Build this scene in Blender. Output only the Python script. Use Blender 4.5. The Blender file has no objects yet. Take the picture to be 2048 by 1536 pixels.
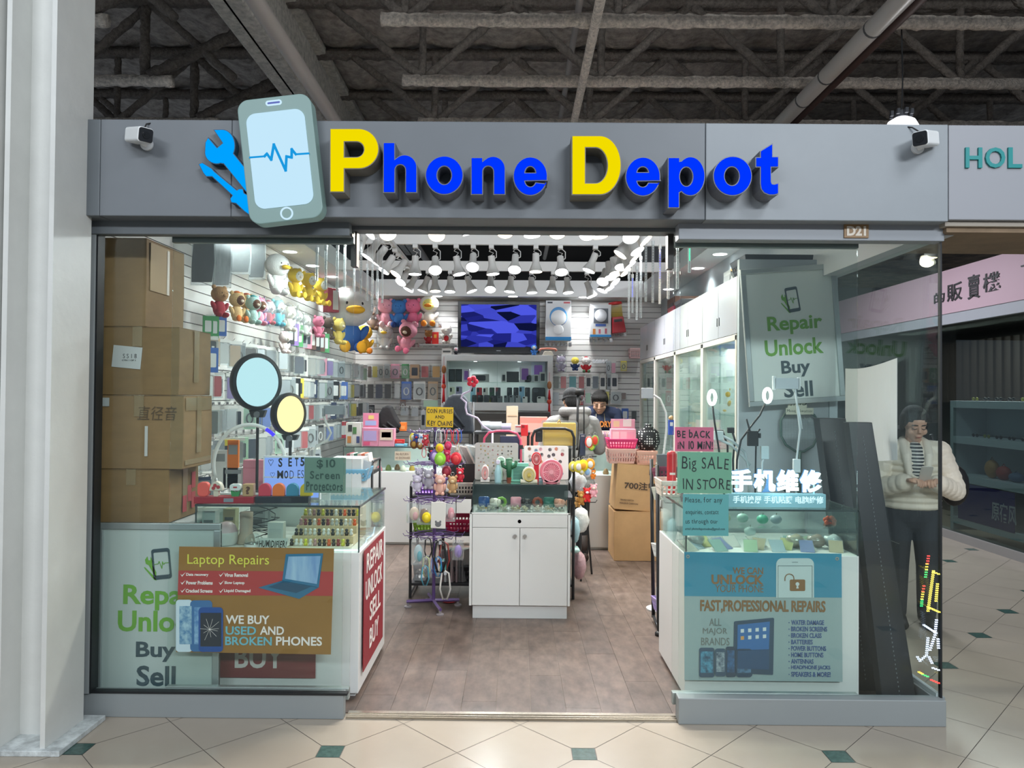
import bpy, math, random
from mathutils import Vector, Matrix
S = bpy.context.scene
COL = S.collection
PI = math.pi
R = math.radians
random.seed(7)

# ---------------------------------------------------------------- camera, world, exposure
F_PX = 1470.0
CAM = Vector((0.0, -3.63, 1.6))
ROT = Matrix.Rotation(R(0.234), 3, 'Z') @ Matrix.Rotation(R(90.857), 3, 'X') @ Matrix.Rotation(R(0.45), 3, 'Z')
cd = bpy.data.cameras.new('camera')
cam = bpy.data.objects.new('camera', cd)
COL.objects.link(cam)
cam.location = CAM
cam.rotation_euler = ROT.to_euler()
cd.sensor_width = 36.0
cd.lens = 36.0 * F_PX / 2048.0
cd.clip_start = 0.05
S.camera = cam
S.view_settings.view_transform = 'Standard'
S.view_settings.look = 'None'
S.view_settings.exposure = 0.0
S.view_settings.gamma = 1.0
S.view_settings.use_curve_mapping = False
S.cycles.max_bounces = 8
S.cycles.transparent_max_bounces = 40
S.cycles.caustics_reflective = False
S.cycles.caustics_refractive = False
S.cycles.sample_clamp_indirect = 4.0
S.cycles.use_denoising = True
W = bpy.data.worlds.new('world')
S.world = W
W.use_nodes = True
W.node_tree.nodes['Background'].inputs[0].default_value = (0.62, 0.72, 0.85, 1)
W.node_tree.nodes['Background'].inputs[1].default_value = 0.30


def lamp(name, kind, loc, energy, color=(1, 1, 1), size=0.3, rot=None, spot=None, parent=None, blend=0.6):
    d = bpy.data.lights.new(name, kind)
    d.energy = energy
    d.color = color
    if kind == 'AREA':
        d.shape = 'RECTANGLE'
        d.size, d.size_y = (size if isinstance(size, tuple) else (size, size))
    else:
        d.shadow_soft_size = size
    if kind == 'SPOT':
        d.spot_size = spot or R(100)
        d.spot_blend = blend
    o = bpy.data.objects.new(name, d)
    COL.objects.link(o)
    o.location = loc
    if rot:
        o.rotation_euler = rot
    if parent:
        o.parent = parent
    return o


# unseen area lights standing in for mall lamps, added for brightness around the viewer
lamp('mall_fill_lamp', 'AREA', (-2.6, -3.2, 5.0), 60, (0.88, 0.94, 1.0), (1.2, 2.4))
lamp('mall_fill_lamp', 'AREA', (2.6, -3.0, 5.0), 95, (0.90, 0.95, 1.0), (1.2, 2.4))
lamp('mall_fill_lamp', 'AREA', (3.3, 4.8, 3.5), 130, (0.88, 0.92, 1.0), (0.8, 3.0))  # added over the walkway to brighten the shop across it

lamp('mall_fill_lamp', 'AREA', (3.4, -8.2, 5.1), 440, (0.90, 0.95, 1.0), (3.6, 0.5), (R(62), 0, R(14)))  # added to brighten the window display; high enough to stay out of the glass
lamp('mall_fill_lamp', 'AREA', (-3.2, -8.2, 5.1), 190, (0.90, 0.95, 1.0), (3.6, 0.5), (R(62), 0, R(-14)))  # its weaker partner, added to brighten the other side

# ---------------------------------------------------------------- picture measurements to places in the shop


def ray(u, v):
    return ROT @ Vector(((u - 1024.0) / F_PX, -(v - 768.0) / F_PX, -1.0))


def P(u, v, Y):                      # where the wall standing at depth Y is met
    d = ray(u, v)
    return CAM + d * ((Y - CAM.y) / d.y)


def PX(u, v, X):                     # where a side wall at X is met
    d = ray(u, v)
    return CAM + d * ((X - CAM.x) / d.x)


def PZ(u, v, Z):                     # where a shelf or floor at height Z is met
    d = ray(u, v)
    return CAM + d * ((Z - CAM.z) / d.z)


def rect(u0, v0, u1, v1, Y):
    a, b = P(u0, v0, Y), P(u1, v1, Y)
    return min(a.x, b.x), max(a.x, b.x), min(a.z, b.z), max(a.z, b.z)


def mpp(Y):
    return (Y + 3.63) / F_PX


# ---------------------------------------------------------------- materials
def lin(c):
    if isinstance(c, str):
        c = [int(c[i:i + 2], 16) / 255 for i in (0, 2, 4)]
    return tuple(x / 12.92 if x <= 0.04045 else ((x + 0.055) / 1.055) ** 2.4 for x in c[:3]) + (1.0,)


MATS = {}


def mat(col, rough=0.5, metal=0.0, emit=0.0, noise=0.0, scale=6.0, bump=0.0, bscale=60.0, spec=0.5, coat=0.0, stretch=None, col2=None):
    key = (col, rough, metal, emit, noise, scale, bump, bscale, spec, coat, stretch, col2)
    if key in MATS:
        return MATS[key]
    m = bpy.data.materials.new('paint_' + str(len(MATS)))
    m.use_nodes = True
    nt = m.node_tree
    b = nt.nodes['Principled BSDF']
    c = lin(col)
    b.inputs['Base Color'].default_value = c
    b.inputs['Roughness'].default_value = rough
    b.inputs['Metallic'].default_value = metal
    b.inputs['Specular IOR Level'].default_value = spec
    b.inputs['Coat Weight'].default_value = coat
    if emit:
        b.inputs['Emission Color'].default_value = c
        b.inputs['Emission Strength'].default_value = emit
    if noise or bump or col2:
        tc = nt.nodes.new('ShaderNodeTexCoord')
        src = tc.outputs['Object']
        if stretch:
            mp = nt.nodes.new('ShaderNodeMapping')
            mp.inputs['Scale'].default_value = stretch
            nt.links.new(src, mp.inputs['Vector'])
            src = mp.outputs['Vector']
    if noise or col2:
        n = nt.nodes.new('ShaderNodeTexNoise')
        n.inputs['Scale'].default_value = scale
        n.inputs['Detail'].default_value = 5
        n.inputs['Roughness'].default_value = 0.62
        nt.links.new(src, n.inputs['Vector'])
        mx = nt.nodes.new('ShaderNodeMix')
        mx.data_type = 'RGBA'
        lo = lin(col2) if col2 else tuple(x * (1 - noise) for x in c[:3]) + (1,)
        hi = c if col2 else tuple(min(1, x * (1 + noise)) for x in c[:3]) + (1,)
        mx.inputs[6].default_value = lo
        mx.inputs[7].default_value = hi
        rp = nt.nodes.new('ShaderNodeMapRange')
        rp.inputs[1].default_value = 0.32
        rp.inputs[2].default_value = 0.68
        nt.links.new(n.outputs['Fac'], rp.inputs[0])
        nt.links.new(rp.outputs[0], mx.inputs[0])
        nt.links.new(mx.outputs[2], b.inputs['Base Color'])
    if bump:
        n2 = nt.nodes.new('ShaderNodeTexNoise')
        n2.inputs['Scale'].default_value = bscale
        n2.inputs['Detail'].default_value = 4
        nt.links.new(src, n2.inputs['Vector'])
        bp = nt.nodes.new('ShaderNodeBump')
        bp.inputs['Strength'].default_value = bump
        bp.inputs['Distance'].default_value = 0.02
        nt.links.new(n2.outputs['Fac'], bp.inputs['Height'])
        nt.links.new(bp.outputs['Normal'], b.inputs['Normal'])
    MATS[key] = m
    return m


def glow(col, strength):
    key = ('glow', col, strength)
    if key in MATS:
        return MATS[key]
    m = bpy.data.materials.new('light_' + str(len(MATS)))
    m.use_nodes = True
    nt = m.node_tree
    nt.nodes.clear()
    e = nt.nodes.new('ShaderNodeEmission')
    e.inputs[0].default_value = lin(col)
    e.inputs[1].default_value = strength
    o = nt.nodes.new('ShaderNodeOutputMaterial')
    nt.links.new(e.outputs[0], o.inputs[0])
    MATS[key] = m
    return m


def glass(tint='dfeae6', base=0.04, rough=0.0, haze=0.0, hazecol='ffffff', power=5.0):
    """thin clear sheet: what lies behind shows tinted, a mirror image grows with the angle"""
    key = ('glass', tint, base, rough, haze, hazecol)
    if key in MATS:
        return MATS[key]
    m = bpy.data.materials.new('glass_' + str(len(MATS)))
    m.use_nodes = True
    nt = m.node_tree
    nt.nodes.clear()
    N, L = nt.nodes.new, nt.links.new
    t = N('ShaderNodeBsdfTransparent')
    t.inputs[0].default_value = lin(tint)
    g = N('ShaderNodeBsdfGlossy')
    g.inputs['Roughness'].default_value = rough
    g.inputs[0].default_value = (0.95, 1, 0.98, 1)
    lw = N('ShaderNodeLayerWeight')
    pw = N('ShaderNodeMath'); pw.operation = 'POWER'; pw.inputs[1].default_value = power
    L(lw.outputs['Facing'], pw.inputs[0])
    ml = N('ShaderNodeMath'); ml.operation = 'MULTIPLY_ADD'
    ml.inputs[1].default_value = 1 - base
    ml.inputs[2].default_value = base
    L(pw.outputs[0], ml.inputs[0])
    mx = N('ShaderNodeMixShader')
    L(ml.outputs[0], mx.inputs[0])
    first = t.outputs[0]
    if haze:
        d = N('ShaderNodeBsdfDiffuse')
        d.inputs[0].default_value = lin(hazecol)
        mh = N('ShaderNodeMixShader')
        mh.inputs[0].default_value = haze
        L(t.outputs[0], mh.inputs[1]); L(d.outputs[0], mh.inputs[2])
        first = mh.outputs[0]
    L(first, mx.inputs[1])
    L(g.outputs[0], mx.inputs[2])
    o = N('ShaderNodeOutputMaterial')
    L(mx.outputs[0], o.inputs[0])
    MATS[key] = m
    return m


# ---------------------------------------------------------------- mesh helpers
class MB:
    def __init__(self):
        self.v, self.f, self.m = [], [], []

    def add(self, vs, fs, m=0, M=None):
        n = len(self.v)
        for p in vs:
            p = Vector(p)
            self.v.append(M @ p if M is not None else p)
        for q in fs:
            self.f.append([i + n for i in q])
            self.m.append(m)
        return self

    def box(self, x0, x1, y0, y1, z0, z1, m=0, M=None):
        vs = [(x, y, z) for x in (x0, x1) for y in (y0, y1) for z in (z0, z1)]
        return self.add(vs, [(0, 1, 3, 2), (4, 6, 7, 5), (0, 4, 5, 1), (2, 3, 7, 6), (0, 2, 6, 4), (1, 5, 7, 3)], m, M)

    def cbox(self, c, s, m=0, M=None):
        return self.box(c[0] - s[0] / 2, c[0] + s[0] / 2, c[1] - s[1] / 2, c[1] + s[1] / 2, c[2] - s[2] / 2, c[2] + s[2] / 2, m, M)

    def tube(self, pts, r, n=8, m=0, closed=False, M=None, jit=0.0):
        pts = [Vector(p) for p in pts]
        k = len(pts)
        rs = r if isinstance(r, (list, tuple)) else [r] * k
        rings, up = [], None
        for i, p in enumerate(pts):
            a = pts[i - 1] if (i or closed) else p
            b = pts[(i + 1) % k] if (i < k - 1 or closed) else p
            t = (b - a).normalized() if (b - a).length > 1e-9 else Vector((0, 0, 1))
            if up is None:
                up = Vector((0, 0, 1)) if abs(t.z) < 0.9 else Vector((1, 0, 0))
            s = t.cross(up)
            if s.length < 1e-6:
                s = t.orthogonal()
            s.normalize()
            up = s.cross(t).normalized()
            rings.append([p + (s * math.cos(2 * PI * j / n) + up * math.sin(2 * PI * j / n)) * rs[i] * (1 + random.uniform(-jit, jit)) for j in range(n)])
        vs = [q for rg in rings for q in rg]
        fs = []
        for i in range(k if closed else k - 1):
            i2 = (i + 1) % k
            for j in range(n):
                j2 = (j + 1) % n
                fs.append((i * n + j, i * n + j2, i2 * n + j2, i2 * n + j))
        if not closed:
            fs.append(tuple(range(n - 1, -1, -1)))
            fs.append(tuple((k - 1) * n + j for j in range(n)))
        return self.add(vs, fs, m, M)

    def lathe(self, prof, n=16, c=(0, 0, 0), m=0, M=None):
        """profile of (radius, height) turned about z through c"""
        vs, fs = [], []
        c = Vector(c)
        for (r, z) in prof:
            for j in range(n):
                a = 2 * PI * j / n
                vs.append(c + Vector((r * math.cos(a), r * math.sin(a), z)))
        for i in range(len(prof) - 1):
            for j in range(n):
                j2 = (j + 1) % n
                fs.append((i * n + j, i * n + j2, (i + 1) * n + j2, (i + 1) * n + j))
        if prof[0][0] > 1e-6:
            fs.append(tuple(range(n - 1, -1, -1)))
        if prof[-1][0] > 1e-6:
            fs.append(tuple((len(prof) - 1) * n + j for j in range(n)))
        return self.add(vs, fs, m, M)

    def ell(self, c, r, n=14, m=0, M=None, rot=None):
        if not isinstance(r, (tuple, list)):
            r = (r, r, r)
        k = max(4, n // 2 + 1)
        vs = []
        c = Vector(c)
        Q = rot.to_3x3() if rot is not None else None
        for i in range(k + 1):
            t = PI * i / k
            for j in range(n):
                a = 2 * PI * j / n
                p = Vector((r[0] * math.sin(t) * math.cos(a), r[1] * math.sin(t) * math.sin(a), r[2] * math.cos(t)))
                vs.append(c + (Q @ p if Q is not None else p))
        fs = []
        for i in range(k):
            for j in range(n):
                j2 = (j + 1) % n
                fs.append((i * n + j, (i + 1) * n + j, (i + 1) * n + j2, i * n + j2))
        return self.add(vs, fs, m, M)

    def prism(self, poly, y0, y1, m=0, M=None, cap_m=None):
        """outline of (x, z) points given real thickness along y"""
        n = len(poly)
        area = sum(poly[i][0] * poly[(i + 1) % n][1] - poly[(i + 1) % n][0] * poly[i][1] for i in range(n))
        if area < 0:
            poly = poly[::-1]
        vs = [(x, y0, z) for x, z in poly] + [(x, y1, z) for x, z in poly]
        self.add(vs, [tuple(range(n))], m if cap_m is None else cap_m, M)
        self.f[-1] = self.f[-1]
        k = len(self.v) - 2 * n
        self.f.append([k + n + i for i in range(n - 1, -1, -1)]); self.m.append(m)
        for i in range(n):
            j = (i + 1) % n
            self.f.append([k + j, k + i, k + n + i, k + n + j]); self.m.append(m)
        return self

    def build(self, name, mats, parent=None, loc=None, smooth=False, bevel=0.0, rot=None, seg=2):
        me = bpy.data.meshes.new(name)
        me.from_pydata([tuple(p) for p in self.v], [], self.f)
        for x in (mats if isinstance(mats, (list, tuple)) else [mats]):
            me.materials.append(x)
        if any(self.m):
            me.polygons.foreach_set('material_index', self.m)
        if smooth:
            me.polygons.foreach_set('use_smooth', [True] * len(me.polygons))
            if smooth != 'all':
                try:
                    me.set_sharp_from_angle(angle=R(40))
                except Exception:
                    pass
        me.update()
        o = bpy.data.objects.new(name, me)
        COL.objects.link(o)
        if parent is not None:
            o.parent = parent
        if loc is not None:
            o.location = loc
        if rot is not None:
            o.rotation_euler = rot
        if bevel:
            b = o.modifiers.new('edges', 'BEVEL')
            b.width = bevel
            b.segments = seg
            b.limit_method = 'ANGLE'
            b.angle_limit = R(40)
        return o


def tag(o, label=None, cat=None, group=None, kind=None):
    if label:
        o['label'] = label
    if cat:
        o['category'] = cat
    if group:
        o['group'] = group
    if kind:
        o['kind'] = kind
    return o


def thing(name, label, cat, loc=(0, 0, 0), rot=None, group=None):
    o = bpy.data.objects.new(name, None)
    o.empty_display_size = 0.1
    COL.objects.link(o)
    o.location = loc
    if rot is not None:
        o.rotation_euler = rot if isinstance(rot, (tuple, list)) else (0, 0, rot)
    return tag(o, label, cat, group)


def struct(name, mb, mats, parent=None, **k):
    o = mb.build(name, mats, parent, **k)
    if parent is None:
        o['kind'] = 'structure'
    return o


def dup(root, loc, rot=None, label=None, group=None, scale=None):
    def cp(o, par):
        c = o.copy()
        COL.objects.link(c)
        if par is not None:
            c.parent = par
        for ch in o.children:
            cp(ch, c)
        return c
    r = cp(root, None)
    r.location = loc
    if rot is not None:
        r.rotation_euler = rot if isinstance(rot, (tuple, list)) else (0, 0, rot)
    if scale:
        r.scale = (scale,) * 3 if not isinstance(scale, (tuple, list)) else scale
    if label:
        r['label'] = label
    if group:
        r['group'] = group
    return r


def rrect(x0, x1, z0, z1, r, n=5):
    pts = []
    for cx, cz, a0 in ((x1 - r, z1 - r, 0), (x0 + r, z1 - r, 90), (x0 + r, z0 + r, 180), (x1 - r, z0 + r, 270)):
        for i in range(n + 1):
            a = R(a0 + 90 * i / n)
            pts.append((cx + r * math.cos(a), cz + r * math.sin(a)))
    return pts


def ring_prism(mb, outer, inner, y0, y1, m=0):
    """flat band between two outlines with the same number of points"""
    n = len(outer)
    vs = [(x, y0, z) for x, z in outer] + [(x, y0, z) for x, z in inner] + [(x, y1, z) for x, z in outer] + [(x, y1, z) for x, z in inner]
    fs = []
    for i in range(n):
        j = (i + 1) % n
        fs += [(i, j, n + j, n + i), (2 * n + j, 2 * n + i, 3 * n + i, 3 * n + j), (j, i, 2 * n + i, 2 * n + j), (n + i, n + j, 3 * n + j, 3 * n + i)]
    return mb.add(vs, fs, m)


def circ(cx, cz, r, n=32, rz=None, a0=0):
    return [(cx + r * math.cos(a0 + 2 * PI * i / n), cz + (rz or r) * math.sin(a0 + 2 * PI * i / n)) for i in range(n)]


# ---------------------------------------------------------------- lettering
GLYPH = {}


def glyph_mesh(body, off, depth):
    key = (body, off, depth)
    if key not in GLYPH:
        c = bpy.data.curves.new('t', 'FONT')
        c.body = body
        c.offset = off
        c.extrude = depth
        c.resolution_u = 3
        o = bpy.data.objects.new('t', c)
        me = bpy.data.meshes.new_from_object(o)
        vs = [v.co.copy() for v in me.vertices]
        fs = [tuple(p.vertices) for p in me.polygons]
        bpy.data.objects.remove(o)
        bpy.data.meshes.remove(me)
        bpy.data.curves.remove(c)
        GLYPH[key] = (vs, fs)
    return GLYPH[key]


def text(body, x0, x1, z0, z1, y, m, parent=None, off=0.0, depth=0.0015, shear=0.0, tilt=0.0, jit=0.0, name='lettering', M=None):
    """writing that fills the rectangle x0..x1, z0..z1 of a sheet facing -y at depth y"""
    mb = MB()
    if jit:
        vs, fs, px = [], [], 0.0
        for ch in body:
            if ch == ' ':
                px += 0.32
                continue
            gv, gf = glyph_mesh(ch, off, 0.0)
            w = max(v.x for v in gv)
            a = random.uniform(-jit, jit)
            dy, sc = random.uniform(-jit, jit) * 0.35, 1 + random.uniform(-jit, jit)
            n = len(vs)
            for v in gv:
                q = (v.x * math.cos(a) - v.y * math.sin(a), v.x * math.sin(a) + v.y * math.cos(a))
                vs.append(Vector((q[0] * sc + px, q[1] * sc + dy, v.z)))
            fs += [tuple(i + n for i in f) for f in gf]
            px += w * sc + 0.09
    else:
        gv, gf = glyph_mesh(body, off, 0.0)
        vs, fs = [v.copy() for v in gv], gf
    if not vs:
        return None
    ax0, ax1 = min(v.x for v in vs), max(v.x for v in vs)
    ay0, ay1 = min(v.y for v in vs), max(v.y for v in vs)
    sx, sy = (x1 - x0) / max(1e-6, ax1 - ax0), (z1 - z0) / max(1e-6, ay1 - ay0)
    out = []
    for v in vs:
        a, b = (v.x - ax0) * sx, (v.y - ay0) * sy
        out.append((x0 + a + b * shear, y, z0 + b + a * tilt))
    mb.add(out, fs, 0, M)
    if depth:
        # real thickness: the same face set back, walls between along the border edges
        n = len(mb.v)
        d = (M.to_3x3() @ Vector((0, depth, 0))) if M is not None else Vector((0, depth, 0))
        cnt = {}
        for f in fs:
            for i in range(len(f)):
                e = (f[i], f[(i + 1) % len(f)])
                cnt[tuple(sorted(e))] = None if tuple(sorted(e)) in cnt else e
        mb.v += [p + d for p in mb.v[:n]]
        for e in [e for e in cnt.values() if e]:
            mb.f.append([e[1], e[0], e[0] + n, e[1] + n]); mb.m.append(0)
    return mb.build(name, m, parent)
# ================================================================ the setting
YB, XL = 6.57, -2.22
WHITE = mat('e6e6e4', 0.45)
GREY = mat('6a6f74', 0.5, noise=0.04, scale=3)
GREYD = mat('63696d', 0.5, noise=0.05, scale=3)
METAL = mat('888e8f', 0.42, noise=0.04, scale=2, stretch=(0.4, 1, 1))
DARK = mat('15181b', 0.5)
CHROME = mat('c8c8c8', 0.22, 1.0)
PANE = glass('fafdfc', 0.03)
CASEG = glass('f6fbf9', 0.03)
CLEAR = glass('f4f8f8', 0.05, 0.08, haze=0.07)
BAG = glass('f4f7f8', 0.07, 0.15, haze=0.09)

# mall floor: big cream tiles laid cornerwise with small green squares
hx = 0.2835
o0 = PZ(1168, 1508, 0)
fl = MB()
fl.box(-4.6, 8.2, -4.6, 9.6, -0.1, -0.002, 2)
q = 0.053
for i in range(-18, 30):
    for j in range(-10, 34):
        cx, cy = o0.x + i * hx, o0.y + j * hx
        if not (-4.4 < cx < 8 and -4.4 < cy < 9.4) or (-2.3 < cx < 2.1 and 0.5 < cy < 6.4):
            continue
        ins = lambda a, b: a % 2 == 0 and b % 2 == 0 and (a // 2 + b // 2) % 2 == 0
        if (i + j) % 2:
            g = 0.0022
            h = hx - g
            poly = []
            for (a, b, dx, dy) in ((i + 1, j, 1, 0), (i, j + 1, 0, 1), (i - 1, j, -1, 0), (i, j - 1, 0, -1)):
                if ins(a, b):
                    k = h - q
                    if dx:
                        poly += [(cx + dx * k, cy - dx * q), (cx + dx * k, cy + dx * q)]
                    else:
                        poly += [(cx + dy * q, cy + dy * k), (cx - dy * q, cy + dy * k)]
                else:
                    poly.append((cx + dx * h, cy + dy * h))
            n = len(poly)
            fl.add([(x, y, 0) for x, y in poly], [tuple(range(n))], 0)
        elif ins(i, j):
            k = q - 0.0015
            fl.add([(cx - k, cy - k, 0), (cx + k, cy - k, 0), (cx + k, cy + k, 0), (cx - k, cy + k, 0)], [(0, 1, 2, 3)], 1)
struct('floor', fl, [mat('a59b8d', 0.2, noise=0.05, scale=1.3), mat('3c5650', 0.2, noise=0.3, scale=40), mat('5f5853', 0.7)])

# shop floor: grey brown planks, laid front to back
sf = MB()
pw, pl = 0.178, 1.22
x = XL
k = 0
while x < 2.1:
    y = 0.07 - (k * 0.43) % pl
    while y < YB:
        a, b = max(y, 0.07), min(y + pl, YB)
        if b - a > 0.02:
            sf.box(x + 0.0008, min(x + pw, 2.1) - 0.0008, a + 0.0008, b - 0.0008, -0.001, 0.004, (k * 7 + int(y * 5)) % 3)
        y += pl
    x += pw
    k += 1
sf.box(XL, 2.1, 0.07, YB, -0.05, -0.0005, 3)
struct('floor_shop', sf, [mat(c, 0.36, noise=0.2, scale=9, col2=d, stretch=(1.6, 0.8, 1)) for c, d in (('6b5c53', '463a34'), ('65574f', '433832'), ('6e5f56', '4a3e38'))] + [mat('a1968c', 0.6)])

# threshold track in the doorway
tr = MB()
x0, x1 = P(690, 1410, 0.0).x, P(1358, 1410, 0.0).x
tr.box(x0 + .004, x1 - .004, 0.004, 0.075, 0.0005, 0.008)
for a, b in ((0.0, 0.006), (0.02, 0.028), (0.045, 0.075)):
    tr.box(x0 + .004, x1 - .004, a + .004, b, 0.006, 0.013)
struct('trim_1', tr, mat('b9b1a4', 0.25, 0.9))

# slat walls
def slat_wall(name, a, b, z0, z1, along_y, at):
    mb = MB()
    z = z0
    while z < z1 - 0.01:
        zt = min(z + 0.0695, z1)
        if along_y:
            mb.box(at - 0.016, at, a, b, z, zt)
        else:
            mb.box(a, b, at, at + 0.016, z, zt)
        z += 0.0762
    if along_y:
        mb.box(at - 0.1, at - 0.014, a, b, 0, z1, 1)
    else:
        mb.box(a, b, at + 0.014, at + 0.1, 0, z1, 1)
    return struct(name, mb, [mat('e2e0dc', 0.38), mat('4a4441', 0.8)])


slat_wall('wall_left', 0.02, YB + 0.016, 0.02, 2.93, True, XL)
slat_wall('wall_back', XL, 2.1, 0.02, 2.93, False, YB)
m = MB()
m.box(2.10, 2.16, 1.30, YB + 0.1, 0, 2.93)
m.box(1.50, 2.10, 1.30, 1.34, 0, P(1560, 519, 1.30).z)
struct('wall_right', m, mat('aab4ba', 0.5))
# white bulkhead round the shop with the open middle, and the fascia return at the side
m = MB()
m.box(XL - 0.1, -1.89, 0.56, YB + 0.1, 2.93, 3.12)
m.box(1.72, 2.16, 0.56, YB + 0.1, 2.93, 3.12)
m.box(XL - 0.1, -1.89, 0.06, 0.56, 2.90, 2.93)
m.box(1.72, 2.16, 0.06, 0.56, 2.90, 2.93)
m.box(-1.89, 1.72, 6.27, YB + 0.1, 2.93, 3.15)
struct('ceiling', m, mat('f0f0ee', 0.6))
m = MB()
m.box(2.02, 2.15, -0.02, YB, 2.40, 2.93)
struct('trim_2', m, mat('b4babf', 0.5))

# fascia, with its joints, and the two track housings under it
def fascia(name, u0, u1, v0, v1, Y0, Y1, ma):
    a, b = P(u0, v0, Y0), P(u1, v1, Y0)
    m = MB()
    m.box(a.x, b.x, Y0, Y1, b.z, a.z)
    return struct(name, m, ma, bevel=0.003)


zT, zB = P(1024, 243.5, -0.13).z, P(1024, 437, -0.13).z
def band(name, u0, u1, ma, Y=-0.13, zb=zB, zt=zT, y1=0.05):
    a, b = P(u0, 340, Y).x, P(u1, 340, Y).x
    m = MB()
    m.box(a, b, Y, y1, zb, zt)
    return struct(name, m, ma, bevel=0.004)


band('trim_3', 150, 199.5, GREYD)
band('trim_4', 200.2, 462.5, GREY, y1=0.04)
band('trim_5', 463, 1410.6, GREY)
band('trim_6', 1411.6, 1896.5, mat('858b90', 0.5, noise=0.04, scale=3))  # lighter grey puts the high bay lamp's light into this stretch's colour
band('trim_7', 1897.5, 2300, mat('8e9096', 0.5), Y=-0.125, zb=P(1990, 440, -0.125).z)
band('trim_8', 1890, 2300, mat('a39b90', 0.6), Y=-0.10, zb=P(1990, 453, -0.10).z, zt=zB + 0.01)
m = MB()
m.box(P(1893, 460, -0.08).x, 4.9, -0.08, 0.45, zB - 0.04, zB + 0.03)
struct('trim_9', m, mat('7d6a55', 0.8, noise=0.2, scale=4))
band('trim_10', 168, 700, GREYD, Y=-0.03, zb=P(440, 469.5, -0.03).z, zt=zB + 0.01, y1=0.03)
band('trim_11', 1358, 1889, mat('8d9298', 0.5), Y=-0.05, zb=P(1620, 480.5, -0.05).z, zt=zB + 0.01, y1=0.03)
band('trim_12', 690, 1362, GREYD, Y=0.06, zb=P(1024, 462, 0.06).z, zt=zB + 0.05, y1=0.16)
# base housings on the floor
def base(name, u0, u1, vt, um, Y):
    a, b = P(u0, 1430, Y).x, P(u1, 1430, Y).x
    m = MB()
    m.box(a, b, Y, 0.048, 0, P(um, vt, Y).z)
    return struct(name, m, METAL, bevel=0.004)


base('baseboard_left', 150, 687, 1384, 420, 0.0)
base('baseboard_right', 1357, 1893, 1399, 1620, -0.02)

# glazing
zg0, zg1 = P(420, 1384, 0.02).z, P(440, 469, 0.02).z
zr0, zr1 = P(1620, 1398, 0.02).z, P(1620, 481, 0.02).z


def window(name, x0, x1, y, z0, z1, frames):
    r = MB().box(x0, x1, y, y + 0.008, z0, z1).build(name, PANE)
    r['kind'] = 'structure'
    for f in frames:
        f.build('window_frame', METAL, r, bevel=0.002)
    return r


jl = P(189, 900, 0.0).x
fr = MB().box(P(165, 900, 0.0).x, jl, -0.02, 0.06, zg0, zg1)
gk = MB().box(jl, jl + 0.008, -0.012, 0.05, zg0, zg1).box(jl, P(700, 900, 0).x, -0.005, 0.03, zg0 - 0.002, zg0 + 0.009).box(jl, P(700, 900, 0).x, -0.005, 0.03, zg1 - 0.009, zg1 + 0.005)
w1 = window('window_1', jl, P(688, 900, 0.02).x, 0.02, zg0, zg1, [fr])
gk.build('gasket', DARK, w1)
xr = P(1880, 940, 0.02).x
w2 = window('window_2', P(1359, 940, 0.02).x, xr, 0.02, zr0, zr1, [])
gk = MB().box(P(1359, 900, 0.02).x, xr, -0.004, 0.03, zr0 - 0.004, zr0 + 0.007).box(P(1359, 900, 0.02).x, xr, -0.004, 0.03, zr1 - 0.006, zr1 + 0.004)
gk.box(xr - 0.003, xr + 0.006, 0.012, 0.032, zr0, zr1)
gk.build('gasket', DARK, w2)
w3 = MB().box(xr - 0.008, xr, 0.03, 1.30, zr0, 2.40).build('window_3', PANE)
w3['kind'] = 'structure'
MB().box(xr - 0.03, xr + 0.03, 0.03, 1.30, 0.0, zr0 + 0.01).build('sill', METAL, w3)
MB().box(xr - 0.014, xr + 0.006, 0.03, 1.30, zr0 + 0.01, zr0 + 0.03).build('glazing_bead', mat('c8d0d2', 0.4), w3)


def sliding(name, u0, u1, us, vr0, vr1, vb0, vb1, Y):
    x0, x1 = P(u0, 900, Y).x, P(u1, 900, Y).x
    zt1, zt0 = P(us, vr0, Y).z, P(us, vr1, Y).z
    zb1, zb0 = P(us, vb0, Y).z, P(us, vb1, Y).z
    r = MB().box(x0, x1, Y, Y + 0.008, zb0, zt1).build(name, PANE)
    r['kind'] = 'structure'
    MB().box(x0, x1, Y - 0.012, Y + 0.02, zt0, zt1 + 0.02).build('top_rail', mat('78827f', 0.35, 0.4), r, bevel=0.002)
    MB().box(x0, x1, Y - 0.012, Y + 0.02, zb0 - 0.03, zb1).build('bottom_rail', mat('a7b0ae', 0.3, 0.5), r, bevel=0.002)
    return r


sliding('door_1', 340, 704, 520, 470, 487, 1373, 1384, 0.07)
sliding('door_2', 1346, 1715, 1530, 483, 496, 1385, 1397, 0.07)
# bronze-edged post at the doorway's top corners
m = MB()
a = P(702, 470, 0.10)
m.box(a.x, a.x + 0.03, 0.10, 0.16, 2.25, 2.5)
a = P(1336, 470, 0.10)
m.box(a.x, a.x + 0.03, 0.10, 0.16, 2.25, 2.5)
struct('trim_13', m, mat('3a3836', 0.5, 0.2))

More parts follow.
